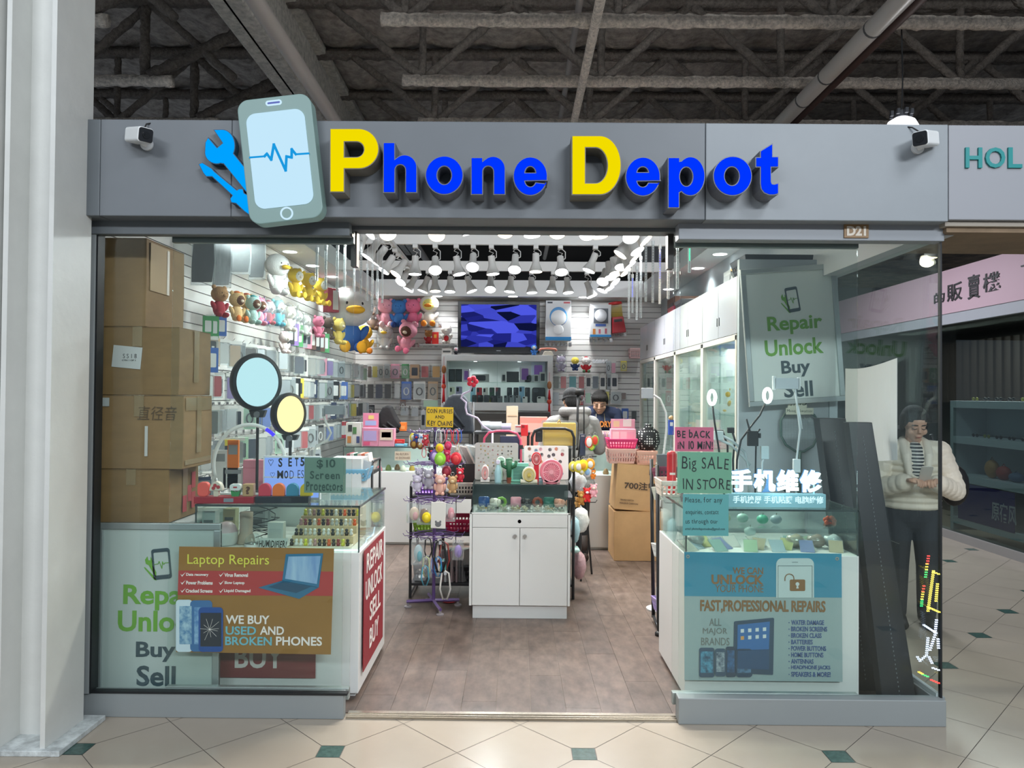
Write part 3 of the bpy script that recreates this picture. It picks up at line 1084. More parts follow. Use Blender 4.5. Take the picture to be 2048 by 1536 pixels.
# light strip and red price boards of the first counter
MB().tube([(-0.40, 0.03, 0.772), (0.425, 0.03, 0.772), (0.425, 0.2, 0.772), (0.41, 0.32, 0.775), (0.425, 0.42, 0.78), (0.40, 0.6, 0.79)], 0.0045, 8).build('light_strip', glow('dff3ff', 2.2), LC, smooth=True)


def sheet(name, say, cat, x0, x1, z0, z1, y, col, rot=None, th=0.003, group=None, bev=0.0, rough=0.5, noise=0.03):
    """flat card or poster, its lower middle at the origin"""
    t = thing(name, say, cat, ((x0 + x1) / 2, y, z0), rot, group)
    w, h = (x1 - x0) / 2, z1 - z0
    MB().box(-w, w, 0, th, 0, h).build('sheet', mat(col, rough, noise=noise, scale=3), t)
    return t, w, h


# red boards
t, w, h = sheet('red_sign', 'red board with white words repair, unlock, sell, buy on the counter end', 'sign', 0, 0.58, 0.10, 0.745, 0, '8c1f2b')
t.location = (lcx1 + 0.012, 0.24 + 0.36, 0.115)
t.rotation_euler = (0, 0, R(90))
for s, x0, x1, z in (('REPAIR', -0.23, 0.25, 0.51), ('UNLOCK', -0.25, 0.24, 0.365), ('SELL', -0.13, 0.19, 0.22), ('BUY', -0.13, 0.14, 0.07)):
    text(s, x0, x1, z, z + 0.105, -0.002, mat('e3ded8', 0.5), t, off=0.012)
x0, x1, z0, z1 = rect(432, 1200, 631, 1356, 0.23)
t, w, h = sheet('red_sign', 'dark red board with a big white BUY low on the counter front', 'sign', x0, x1, z0, z1, 0.226, '7b2a31')
a, b = P(470, 1300, 0.226), P(568, 1337, 0.226)
text('BUY', a.x - t.location.x, b.x - t.location.x, b.z - z0, a.z - z0 + 0.02, -0.002, mat('d5d0cb', 0.5), t, off=0.02)


# ---- framed poster boards
def poster_board(say, loc, rot, w, h, k, col='dde4e0'):
    """silver snap frame with the shop's services; k: size of one measured step"""
    t = thing('poster_board', say, 'poster', loc, rot)
    MB().box(-w, w, 0.004, 0.016, 0, h).build('sheet', mat(col, 0.4), t)
    f = MB()
    b = 0.034 if w > 0.25 else 0.028
    for (xa, xb, za, zb_) in ((-w, w, 0, b), (-w, w, h - b, h), (-w, -w + b, b, h - b), (w - b, w, b, h - b)):
        f.box(xa, xb, -0.006, 0.018, za, zb_)
    f.build('frame', mat('b4bcbd', 0.3, 0.6), t, bevel=0.004)
    return t


GRN, SLT = mat('6aa63c', 0.5), mat('3c5058', 0.5)


def services(t, fx, fz, words_, icon, k):
    for s, u0, u1, v0, v1, m_ in words_:
        text(s, fx(u0), fx(u1), fz(v1), fz(v0), 0.0015, m_, t, off=0.024)
    (u0, v0, u1, v1) = icon
    cx, cz, hw, hh = (fx(u0) + fx(u1)) / 2, (fz(v0) + fz(v1)) / 2, (fx(u1) - fx(u0)) / 2, (fz(v0) - fz(v1)) / 2
    M = Matrix.Translation((cx, 0, cz)) @ Matrix.Rotation(R(-6), 4, 'Y')
    m = MB()
    o_, i_ = rrect(-hw * .86, hw * .86, -hh * .96, hh * .96, hw * .25), rrect(-hw * .68, hw * .68, -hh * .7, hh * .74, hw * .12)
    mm = MB()
    ring_prism(mm, o_, i_, 0.0015, 0.003)
    mm.v = [M @ p for p in mm.v]
    mm.build('phone_logo', SLT, t)
    m = MB()
    pts = [(-.68, 0), (-.3, .02), (-.2, .18), (0, -.3), (.1, .14), (.2, -.06), (.3, .04), (.68, .03)]
    for (ax, az), (bx, bz) in zip(pts, pts[1:]):
        m.tube([(ax * hw, 0.002, az * hh), (bx * hw, 0.002, bz * hh)], hw * 0.035, 4, M=M)
    m.build('phone_logo', GRN, t)
    m = MB()
    w_ = [(-1.5, .35), (-1.25, .55), (-1.2, .3), (-1.0, .28), (-.95, .5), (-.78, .25), (-.85, 0), (-.55, -.5), (-.62, -.85), (-1.2, .0), (-1.45, .1)]
    m.prism([(a * hw, b * hh) for a, b in w_], 0.0015, 0.003, M=M)
    s_ = [(-1.65, -.1), (-1.55, -.12), (-.9, -.65), (-.62, -.9), (-.6, -1.0), (-.8, -.95), (-1.6, -.2)]
    m.prism([(a * hw, b * hh) for a, b in s_], 0.0015, 0.003, M=M)
    m.build('tool_logo', GRN, t)


Yp = 0.13
x0, x1, z0, z1 = rect(194, 1045, 437, 1386, Yp)
z0 = .006
LP = poster_board('silver framed services poster standing on the floor behind the laptop repairs poster', ((x0 + x1) / 2, Yp, z0), None, (x1 - x0) / 2, z1 - z0, 1, 'b6c3bf')
fx = lambda u: P(u, 1200, Yp).x - LP.location.x
fz = lambda v: P(330, v, Yp).z - LP.location.z
services(LP, fx, fz, [('Repair', 246, 402, 1170, 1221, GRN), ('Unlock', 236, 408, 1222, 1264, GRN), ('Buy', 273, 352, 1284, 1324, SLT), ('Sell', 275, 353, 1332, 1373, SLT)], (300, 1096, 343, 1160), 1)
# tilted one hung on the white panel
Yq = 1.2
c = P(1584, 670, Yq)
RPT = R(-4.2)
RP = poster_board('silver framed services poster hanging crooked on the white panel', (0, 0, 0), None, 0.315, 0.905, 1)
M = Matrix.Translation((c.x + 0.005, Yq, c.z)) @ Matrix.Rotation(RPT, 4, 'Y') @ Matrix.Translation((0, 0, -0.4525))
RP.matrix_world = M
Mi = M.inverted()
def fxz(u, v):
    return Mi @ P(u, v, Yq)
def services2(words_):
    for s, (u0, v0), (u1, v1), m_ in words_:
        a, b = fxz(u0, v0), fxz(u1, v1)
        text(s, min(a.x, b.x), max(a.x, b.x), min(a.z, b.z), max(a.z, b.z), 0.0015, m_, RP, off=0.024)
services2([('Repair', (1534, 634), (1646, 664), GRN), ('Unlock', (1529, 681), (1648, 706), GRN), ('Buy', (1562, 722), (1622, 752), SLT), ('Sell', (1567, 764), (1627, 792), SLT)])
a, b = fxz(1569, 574), fxz(1602, 624)
services(RP, lambda u: u, lambda v: v, [], (a.x, a.z, b.x, b.z), 1)

# ---- laptop repairs poster on the glass
YL = 0.045
L_ = lambda x, y: P(170 + x / 3.357, 1030 + y / 3.357, YL)
tl, tr_, br, bl = L_(632, 212), L_(1672, 225), L_(1650, 937), L_(612, 920)
ox, oz = (bl.x + br.x) / 2, (bl.z + br.z) / 2
LT = thing('repair_poster', 'gold and red laptop repairs poster stuck inside the window', 'poster', (ox, YL, oz))
loc = lambda x, y: (L_(x, y).x - ox, L_(x, y).z - oz)
pr = lambda pts, y, m_, name='print', th=0.001, par=LT, lc=loc: MB().prism([lc(*p) for p in pts], y, y + th).build(name, m_, par)
pr([(632, 212), (1672, 225), (1650, 937), (612, 920)], 0.0, mat('8f6a34', 0.5, noise=0.06, scale=3), 'sheet', 0.003)
pr([(628, 373), (1668, 380), (1663, 543), (623, 536)], -0.001, mat('a83c3c', 0.5), 'print')
LY = mat('d9d957', 0.5); LW = mat('e9e6e0', 0.5); LB = mat('6fb6c4', 0.5)
def lt(s, x0, x1, y0, y1, m_, off=0.02, shear=0):
    (a, b), (c, d) = loc(x0, y1), loc(x1, y0)
    text(s, a, c, b, d, -0.0025, m_, LT, off=off, shear=shear)
lt('Laptop Repairs', 688, 1237, 268, 348, LY, 0.002)
for s, x0, x1, y in (('Data recovery', 680, 830, 390), ('Power Problems', 680, 858, 443), ('Cracked Screens', 677, 857, 497), ('Virus Removal', 937, 1095, 391), ('Slow Laptop', 937, 1072, 445), ('Liquid Damaged', 935, 1112, 499)):
    lt(s, x0, x1, y, y + 23, LW, 0.03)
    xc = 642 if x0 < 800 else 900
    pr([(xc, y + 5), (xc + 10, y + 14), (xc + 36, y - 8), (xc + 11, y + 24)], -0.0025, LW, 'check_mark')
lt('WE BUY', 945, 1240, 675, 730, LW); lt('USED', 945, 1150, 748, 803, LB); lt('AND', 1175, 1337, 748, 803, LW)
lt('BROKEN', 942, 1255, 818, 873, LB); lt('PHONES', 1283, 1592, 818, 875, LW)
pr([(1325, 440), (1570, 485), (1440, 562), (1165, 486)], -0.0035, mat('2f6d8c', 0.4), 'laptop_picture')
pr([(1330, 446), (1520, 480), (1420, 522), (1230, 482)], -0.0045, mat('26506a', 0.4), 'laptop_picture')
pr([(1350, 262), (1600, 257), (1570, 487), (1325, 442)], -0.0035, mat('2b6f92', 0.4), 'laptop_picture')
pr([(1368, 278), (1584, 274), (1558, 462), (1345, 426)], -0.0045, mat('9fc4d8', 0.4, col2='3f74b8', scale=9, stretch=(1, 1, 0.15)), 'laptop_picture')
def rr(x0, x1, y0, y1, r):
    return [(x, y) for x, y in rrect(x0, x1, y0, y1, r)]
pr(rr(612, 722, 568, 918, 22), -0.003, mat('c9dde6', 0.4), 'phone_picture')
pr(rr(636, 718, 610, 866, 2), -0.004, mat('3c78a6', 0.4, col2='a9cbd8', scale=40), 'phone_picture')
pr(rr(708, 856, 572, 916, 26), -0.0032, mat('3d6fa0', 0.4), 'phone_picture')
pr(rr(736, 846, 618, 866, 2), -0.0042, mat('8fb9d4', 0.4, col2='3b74ae', scale=30), 'phone_picture')
pr(rr(765, 929, 618, 917, 26), -0.005, mat('1f4f94', 0.4), 'phone_picture')
pr(rr(778, 918, 655, 880, 2), -0.006, mat('27313c', 0.4), 'phone_picture')
m = MB()
for i in range(11):
    an, l = i * 0.6 + 0.2, random.uniform(40, 90)
    p0, p1 = loc(840, 765), loc(840 + l * math.cos(an), 765 + l * math.sin(an))
    m.tube([(p0[0], -0.0065, p0[1]), (p1[0], -0.0065, p1[1])], 0.0007, 4)
m.build('crack', LW, LT)

# ---- unlock poster in front of the other counter
YU = 0.215
U_ = lambda x, y: P(1310 + x / 3.657, 1000 + y / 3.657, YU)
bl, br = U_(216, 1318), U_(1372, 1330)
ux, uz = (bl.x + br.x) / 2, (bl.z + br.z) / 2
UT = thing('unlock_poster', 'white and light blue we can unlock your phone poster on the counter', 'poster', (ux, YU, uz))
loc2 = lambda x, y: (U_(x, y).x - ux, U_(x, y).z - uz)
pu = lambda pts, y, m_, name='print': pr(pts, y, m_, name, 0.001, UT, loc2)
pr([(214, 380), (1364, 393), (1372, 1330), (216, 1318)], 0, mat('9db0b1', 0.45), 'sheet', 0.004, UT, loc2)
pu([(214, 380), (1364, 393), (1366, 714), (215, 702)], -0.001, mat('338dab', 0.45))
BR_ = mat('8a6238', 0.5); BL_ = mat('33558f', 0.5); GY_ = mat('777c78', 0.5)
def ut(s, x0, x1, y0, y1, m_, off=0.02):
    (a, b), (c, d) = loc2(x0, y1), loc2(x1, y0)
    text(s, a, c, b, d, -0.003, m_, UT, off=off)
ut('WE CAN', 567, 790, 493, 540, BR_, 0.012); ut('UNLOCK', 412, 792, 547, 615, BR_, 0.035); ut('YOUR PHONE', 440, 792, 623, 672, BR_, -0.004)
ut('FAST,PROFESSIONAL REPAIRS', 330, 1246, 737, 826, BR_, 0.03)
ut('ALL', 397, 485, 866, 918, GY_, 0.0); ut('MAJOR', 350, 528, 936, 989, GY_, 0.0); ut('BRANDS', 337, 544, 1007, 1061, GY_, 0.0)
for i, (s, e) in enumerate((('WATER DAMAGE', 1235), ('BROKEN SCREENS', 1258), ('BROKEN CLASS', 1217), ('BATTERIES', 1152), ('POWER BUTTONS', 1250), ('HOME BUTTONS', 1230), ('ANTENNAS', 1158), ('HEADPHONE JACKS', 1281), ('SPEAKERS & MORE!', 1283))):
    y = 879 + i * 47.3
    ut(s, 995, e, y, y + 33, BL_, 0.02)
    pu([(977, y + 14), (983, y + 14), (983, y + 21), (977, y + 21)], -0.002, BL_, 'bullet_mark')
pu([(885, 714)] + [(885, 480)] + [p for p in arc(930, 470, 45, 45, 180, 90, 6)] + [p for p in arc(1116, 470, 45, 45, 90, 0, 6)] + [(1162, 714)], -0.003, mat('c8d8d8', 0.4), 'phone_picture')
m = MB()
for (x0_, x1_, y0_, y1_) in ((897, 899, 480, 712), (1146, 1149, 480, 712), (897, 1149, 479, 482), (1000, 1044, 453, 456)):
    m.prism([loc2(x0_, y0_), loc2(x1_, y0_), loc2(x1_, y1_), loc2(x0_, y1_)], -0.004, -0.003)
m.build('phone_picture', SLT, UT)
pu(rr(984, 1096, 580, 664, 10), -0.005, BR_, 'padlock_picture')
m = MB()
m.tube([(loc2(*p)[0], -0.005, loc2(*p)[1]) for p in [(948, 590), (948, 575)] + arc(981, 572, 33, 33, 180, 0, 10) + [(1014, 590)]], 0.0023, 6)
m.build('padlock_picture', BR_, UT)
pu(arc(1039, 613, 14, 14, 250, -70, 10) + [(1048, 645), (1030, 645)], -0.006, mat('d6dede', 0.4), 'padlock_picture')
pu([(577, 893), (584, 886), (862, 860), (870, 866), (863, 1272), (858, 1278), (576, 1266), (570, 1260)], -0.003, mat('2d4a63', 0.4), 'tablet_picture')
pu([(603, 912), (838, 888), (832, 1090), (600, 1098)], -0.004, mat('2f6fb0', 0.4), 'tablet_picture')
pu([(600, 1098), (832, 1090), (829, 1236), (597, 1228)], -0.004, mat('274f77', 0.4), 'tablet_picture')
for i in range(10):
    xx, yy = (637 + 54 * (i % 4), 955 - 4 * (i % 4) + 52 * (i // 4)) if i < 8 else (735 + 55 * (i - 8), 1215)
    pu([(xx - 12, yy - 12), (xx + 12, yy - 14), (xx + 12, yy + 12), (xx - 12, yy + 14)], -0.005, (mat('dfe6e6', 0.4), mat('e0a45c', 0.4))[i % 5 == 4], 'app_picture')
for (x0_, x1_, y0_, y1_, r, c1, s1) in ((322, 432, 1078, 1294, 16, '35506a', '58a9c9'), (437, 516, 1084, 1288, 18, '39536b', 'b7c4cc'), (516, 588, 1070, 1292, 14, '2f435a', '3a6ca0'), (590, 710, 1086, 1294, 24, '2a4660', '5f8fb6')):
    pu(rr(x0_, x1_, y0_, y1_, r), -0.006, mat(c1, 0.4), 'phone_picture')
    pu(rr(x0_ + 10, x1_ - 10, y0_ + 26, y1_ - 34, 3), -0.007, mat(s1, 0.4, col2='24405c', scale=45), 'phone_picture')
ut('10:06', 612, 690, 1120, 1150, mat('d3dde0', 0.4), 0.0)
UT.children[-1].location.y = -0.006
for x, y in ((240, 413), (1331, 429)):
    a, b = loc2(x, y)
    mb = MB()
    ring_prism(mb, circ(a, b, 0.0095, 20), circ(a, b, 0.004, 20), -0.003, 0.001)
    mb.build('eyelet', mat('c9c9c4', 0.3, 0.8), UT)

# ---- hand-lettered cards on the glass
INK = mat('1d2024', 0.6); GI = mat('2c4a40', 0.6)
def card(name, say, u0, v0, u1, v1, Y, col, lines, ink=INK, tilt=0, jit=0.10, off=0.012):
    x0, x1, z0, z1 = rect(u0, v0, u1, v1, Y)
    t, w, h = sheet(name, say, 'sign', x0, x1, z0, z1, Y, col, (0, R(tilt), 0), 0.002)
    for ln in lines:
        s, a, b, c, d = ln[:5]
        text(s, -w + 2 * w * a, -w + 2 * w * b, h * (1 - d), h * (1 - c), -0.0015, ink, t, off=ln[5] if len(ln) > 5 else off, jit=jit, tilt=ln[6] if len(ln) > 6 else 0)
    return t


card('pink_card', 'pink card reading be back in 10 min taped to the glass', 1350, 854, 1427, 903, 0.045, 'c9607f', [('BE bACK', .05, .92, .10, .46), ('iN 10 MiN!', .07, .98, .56, .92)], off=0.02)
card('green_card', 'green card reading big sale in store taped to the glass', 1355, 904, 1463, 987, 0.046, '6fa389', [('Big SALE', .08, .95, .10, .48), ('IN STORE', .10, .98, .62, .92)], off=-0.004)
card('teal_card', 'small teal card of handwritten contact lines below the sale card', 1366, 988, 1457, 1072, 0.047, '5fa3a6', [('Please, for any', .04, .86, .07, .24), ('enquiries, contact', .06, .78, .38, .52), ('us through our', .06, .76, .60, .74), ('email phonedepotonline@gmail.com', .05, .92, .80, .88)], off=-0.01, jit=0.07)
card('grey_green_card', 'grey-green card reading $10 screen protectors above the counter glass', 609, 915, 691, 986, 0.10, '6d8a7b', [('$10', .30, .75, .04, .32), ('Screen', .14, .86, .38, .62), ('Protectors', .05, .93, .68, .96)], GI, off=0.02)

# ---- light-up shop-window letters on the other counter
YC = 0.30
x0, x1, z0, z1 = rect(1457, 988, 1652, 1012, YC)
t = thing('light_up_sign', 'glowing white four-character sign on a clear stand reading phone repair', 'sign', ((x0 + x1) / 2, YC, 1.0105))
w = (x1 - x0) / 2
hz = P(1550, 988, YC).z - 1.0105
MB().box(-w, w, 0.0, 0.05, 0, hz).build('stand', mat('86b2bf', 0.2, emit=0.25), t, bevel=0.002)
g = lambda u: P(u, 980, YC).x - t.location.x
gz = lambda v: P(1550, v, YC).z - 1.0105
text('手机换屏 手机贴膜 电脑维修', g(1466), g(1647), gz(1007), gz(992), -0.002, glow('d8f4ff', 1.4), t, off=0.018)
for i, ch in enumerate('手机维修'):
    a, b = (640 + i * 224) / 4.8 + 1330, (640 + i * 224 + 205) / 4.8 + 1330
    text(ch, g(a), g(b), gz(985), gz(940), 0.012, glow('e6fbff', 4.5), t, off=0.035, depth=0.012, name='letter')
    text(ch, g(a) - .004, g(b) + .004, gz(986.5), gz(938.5), 0.026, mat('3a6a9a', 0.3), t, off=0.045, depth=0.006, name='letter_back')
for s in (-1, 1):
    MB().box(s * w * .8 - .004, s * w * .8 + .004, 0.03, 0.036, hz, gz(940)).build('letter_post', mat('9fc3cc', 0.2), t)
lamp('sign_light', 'POINT', (0, -0.03, 0.12), 1.2, (0.7, 0.92, 1.0), 0.1, parent=t)

# ---- cardboard cartons
def carton(say, x0, x1, y0, y1, z0, z1, ma=CARD, rz=0.0, tape=True, marks=()):
    t = thing('cardboard_box', say, 'box', ((x0 + x1) / 2, y0, z0), rz)
    w, d, h = (x1 - x0) / 2, y1 - y0, z1 - z0
    m = MB()
    m.add([(-w, 0, 0), (w, 0, 0), (w, d, 0), (-w, d, 0), (-w - .003, -.003, h * .5), (w + .004, -.004, h * .5), (w + .003, d, h * .5), (-w, d, h * .5), (-w, 0, h), (w, 0, h), (w, d, h), (-w, d, h)],
          [(3, 2, 1, 0), (0, 1, 5, 4), (1, 2, 6, 5), (2, 3, 7, 6), (3, 0, 4, 7), (4, 5, 9, 8), (5, 6, 10, 9), (6, 7, 11, 10), (7, 4, 8, 11), (8, 9, 10, 11)])
    m.build('carton', ma, t, bevel=0.004)
    f = MB().box(-w, -0.002, -0.001, d, h, h + 0.003).box(0.002, w, -0.001, d, h, h + 0.003)
    f.build('flap', ma, t)
    if tape:
        MB().box(-0.025, 0.025, -0.0065, d + .002, h + .003, h + .004).box(-0.025, 0.025, -0.0065, -0.0055, h * .72, h + .003).box(w + 0.0062, w + 0.0068, d * .42, d * .58, h * .2, h).build('tape', TAPE, t)
    return t, w, d, h


Y0 = 0.20
stack = [(292, 368, 477, 653, 'topmost plain cardboard box of the tall stack, open corner flap', CARD), (358, 421, 653, 790, 'cardboard box with a white shipping label, second from the top', CARD2), (366, 423, 792, 938, 'cardboard box with handwriting and clear tape in the tall stack', CARD), (337, 396, 941, 1046, 'cardboard box with red printed squares low in the tall stack', CARD2)]
prev = None
SB = []
for i, (u1, u2, v0, v1, say, ma) in enumerate(stack):
    xr_ = P(u1, (v0 + v1) / 2, Y0).x
    far = PX(u2, (v0 + v1) / 2, xr_).y
    z1_ = P(260, v0, Y0).z if prev is None else prev - 0.005
    z0_ = P(260, v1 + (0 if i < 3 else 0), Y0).z
    t, w, d, h = carton(say, -2.19, xr_, Y0, min(far, 0.95), z0_, z1_, ma, tape=(i != 0))
    SB.append((t, w, d, h))
    prev = z0_
t, w, d, h = SB[0]
MB().box(w + 0.005, w + 0.009, 0.03, d * .55, h * .42, h * .97).build('flap', mat('b39a76', 0.7), t)
MB().box(w + 0.009, w + 0.011, d * .48, d * .54, h * .42, h * .95).build('tape', mat('cfc6b6', 0.3), t)
t, w, d, h = SB[1]
a, b = P(229, 690, Y0), P(286, 734, Y0)
ax, bx, az, bz = a.x - t.location.x, b.x - t.location.x, a.z - t.location.z, b.z - t.location.z
MB().box(ax, bx, -0.008, -0.006, bz, az, M=Matrix.Translation((ax, 0, az)) @ Matrix.Rotation(R(5), 4, 'Y') @ Matrix.Translation((-ax, 0, -az))).build('shipping_label', mat('c8ccca', 0.5), t)
text('S S 1 8', ax + .05, bx - .03, bz + .045, bz + .068, -0.0095, INK, t, off=-0.01)
text('CTN 1 OF 1', ax + .045, bx - .035, bz + .03, bz + .038, -0.0095, INK, t, off=0.01)
t, w, d, h = SB[2]
fx3 = lambda u: P(u, 860, Y0).x - t.location.x
fz3 = lambda v: P(280, v, Y0).z - t.location.z
text('直径音', fx3(275), fx3(352), fz3(840), fz3(812), -0.0075, mat('5c4a33', 0.7), t, off=-0.01, shear=.1)
MB().box(fx3(291), fx3(297), -0.008, -0.006, fz3(912), fz3(852)).build('tape', mat('c9c9c4', 0.4), t)
MB().box(fx3(193), fx3(219), -0.008, -0.006, fz3(813), fz3(796)).build('shipping_label', mat('b9bfbf', 0.4), t)
MB().box(w + .0045, w + .0052, 0.02, d - .02, h * .80, h * .98).box(w + .0045, w + .0052, 0.02, d - .02, h * .05, h * .12).build('tape', TAPE, t)
t, w, d, h = SB[3]
m = MB()
for (a, b, c_) in ((.72, .45, 0), (.58, .2, 0), (.42, .02, 0), (.72, .05, 0)):
    m.box(w + .006, w + .008, d * a, d * (a + .13), h * (b + .1), h * (b + .42))
m.build('red_print', mat('b0444a', 0.6), t)
# white carton under the stack, partly behind the poster board
x0, x1 = -2.19, -1.69
t = thing('white_box', 'white carton printed with a row of red dashes under the brown boxes', 'box', ((x0 + x1) / 2, 0.2, 0))
w = (x1 - x0) / 2
h = SB[3][0].location.z - 0.004
MB().box(-w, w, 0, 0.55, 0.004, h).build('carton', mat('b9bcbc', 0.6), t, bevel=0.004)
m = MB()
for i in range(15):
    m.box(-w + .02 + i * .038, -w + .045 + i * .038, -0.002, 0, h - .025, h - .014)
for i in range(6):
    m.box(w, w + .002, .06 + (i % 3) * .06, .10 + (i % 3) * .06, h - .03 - .05 * (i // 3), h - .012 - .05 * (i // 3))
m.build('red_print', mat('a84a4e', 0.6), t)

# ---- two long black panels leaning in the glass corner
def leaning(say, lo, hi, th):
    """lo, hi: (x0, x1, y, z) of the foot and the head"""
    t = thing('leaning_board', say, 'board', (lo[0], lo[2], 0))
    o_ = Vector((lo[0], lo[2], 0))
    vs = []
    for (xa, xb, y, z) in (lo, hi):
        vs += [Vector(p) - o_ for p in ((xa, y, z), (xb, y, z), (xb, y + th, z), (xa, y + th, z))]
    MB().add(vs, [(3, 2, 1, 0), (4, 5, 6, 7), (0, 1, 5, 4), (1, 2, 6, 5), (2, 3, 7, 6), (3, 0, 4, 7)]).build('board', mat('1e2124', 0.35, noise=0.3, scale=3), t, bevel=0.003)
    m = MB()
    for i in range(64):
        f = .04 + .92 * i / 64
        a = vs[0].lerp(vs[4], f).lerp(vs[1].lerp(vs[5], f), .52)
        m.cbox(a + Vector((0, -0.001, 0)), (.004, .003, .008))
    m.build('perforation', mat('6a7174', 0.4), t)


ft = 0.006
leaning('tall black panel leaning back beside the counter', (1.865, 1.985, .40, ft), (1.838, 2.0, .82, 1.475), .09)
leaning('tall black panel leaning sideways closest to the corner glass', (1.885, 2.06, .13, ft), (1.835, 1.965, .42, 1.465), .07)
# white sheet on the side glass
m = MB()
n = 10
vs = []
for i in range(n + 1):
    f = i / n
    a, b = PX(1690 + 103 * f, 737 - 21 * f + 8 * math.sin(f * PI), 2.07), PX(1737 + 56 * f, 930 - 10 * f * f, 2.07)
    vs += [(2.072 - .02 * math.sin(f * PI), a.y, a.z), (2.072 - .035 * math.sin(f * PI), a.y, b.z)]
o = MB().add(vs, [(2 * i, 2 * i + 1, 2 * i + 3, 2 * i + 2) for i in range(n)]).build('banner_sheet', mat('d9dcdc', 0.5))
sm = o.modifiers.new('thick', 'SOLIDIFY'); sm.thickness = 0.003
tag(o, 'blank white back of a paper banner taped to the side glass', 'banner')
# ================================================================ goods inside the shop
def M_(c, r=0.5):
    return mat(c, r)


HK = MB().tube([(0, 0, 0), (.2, 0, .0), (.215, 0, .018)], .0028, 5).tube([(0, -.012, -.02), (0, -.012, .015)], .004, 4)
hook0 = None


def hook(loc, rz, say, group):
    global hook0
    if hook0 is None:
        hook0 = thing('display_hook', say, 'hook', loc, rz, group)
        HK.build('prong', CHROME, hook0, smooth=True)
        MB().box(0, .004, -.02, .02, -.03, .02).build('back_plate', CHROME, hook0)
        return hook0
    return dup(hook0, loc, rz, say, group)


def pbox(name, say, cat, u0, v0, u1, v1, Y, depth, col, group=None, rz=0.0, prints=(), lid=None, bevel=0.002, rough=0.5, rest=None):
    """box whose front shows in the measured rectangle; prints: (x0, x1, z0, z1, colour) in fractions of its front"""
    x0, x1, z0, z1 = rect(u0, v0, u1, v1, Y)
    if rest is not None:
        z0 = rest
    t = thing(name, say, cat, ((x0 + x1) / 2, Y, z0), rz, group)
    w, h = (x1 - x0) / 2, z1 - z0
    MB().box(-w, w, 0, depth, 0, h).build('body', M_(col, rough), t, bevel=bevel)
    for pnt in prints:
        a, b, c, d, cc = pnt[:5]
        MB().box(-w + 2 * w * a, -w + 2 * w * b, -0.002, 0.0, h * c, h * d).build(pnt[5] if len(pnt) > 5 else 'print', M_(cc, rough), t)
    if lid:
        MB().box(-w - .002, w + .002, -.002, depth + .002, h * .88, h + .002).build('lid', M_(lid, rough), t)
    return t, w, h


def basket(say, c, w, d, h, col, rz=0.0, tilt=0.0, cat='basket', group=None):
    """plastic basket with rows of square holes, wider at the rim"""
    t = thing('plastic_basket', say, cat, c, (tilt, 0, rz), group)
    k = 0.86
    m = MB()
    th = 0.003
    def wall(a, b, a2, b2):
        # slotted wall between lower points a, b and upper a2, b2
        a, b, a2, b2 = map(Vector, (a, b, a2, b2))
        L = (b - a).length
        n = max(3, int(L / 0.022))
        q_ = lambda s, f: a.lerp(b, s).lerp(a2.lerp(b2, s), f)
        nrm = (b - a).cross(a2 - a).normalized() * th
        def slab(s0, s1, f0, f1):
            p = [q_(s0, f0), q_(s1, f0), q_(s1, f1), q_(s0, f1)]
            m.add(p + [x + nrm for x in p], [(0, 1, 2, 3), (7, 6, 5, 4), (0, 4, 5, 1), (1, 5, 6, 2), (2, 6, 7, 3), (3, 7, 4, 0)])
        slab(0, 1, 0, .16); slab(0, 1, .72, 1.0); slab(0, 1, .40, .50)
        for i in range(n + 1):
            s = i / n
            slab(max(0, s - .22 / n), min(1, s + .22 / n), .1, .8)
    lo = [(-w * k, d * (1 - k), 0), (w * k, d * (1 - k), 0), (w * k, d * k, 0), (-w * k, d * k, 0)]
    hi = [(-w, 0, h), (w, 0, h), (w, d, h), (-w, d, h)]
    for i in range(4):
        j = (i + 1) % 4
        wall(lo[i], lo[j], hi[i], hi[j])
    m.add(lo, [(3, 2, 1, 0)])
    m.build('basket', M_(col, 0.4), t)
    r = MB().tube([Vector(p) for p in hi], 0.005, 6, closed=True)
    r.build('rim', M_(col, 0.35), t)
    return t


# ---- plush toys
EYE = M_('101010', 0.15)


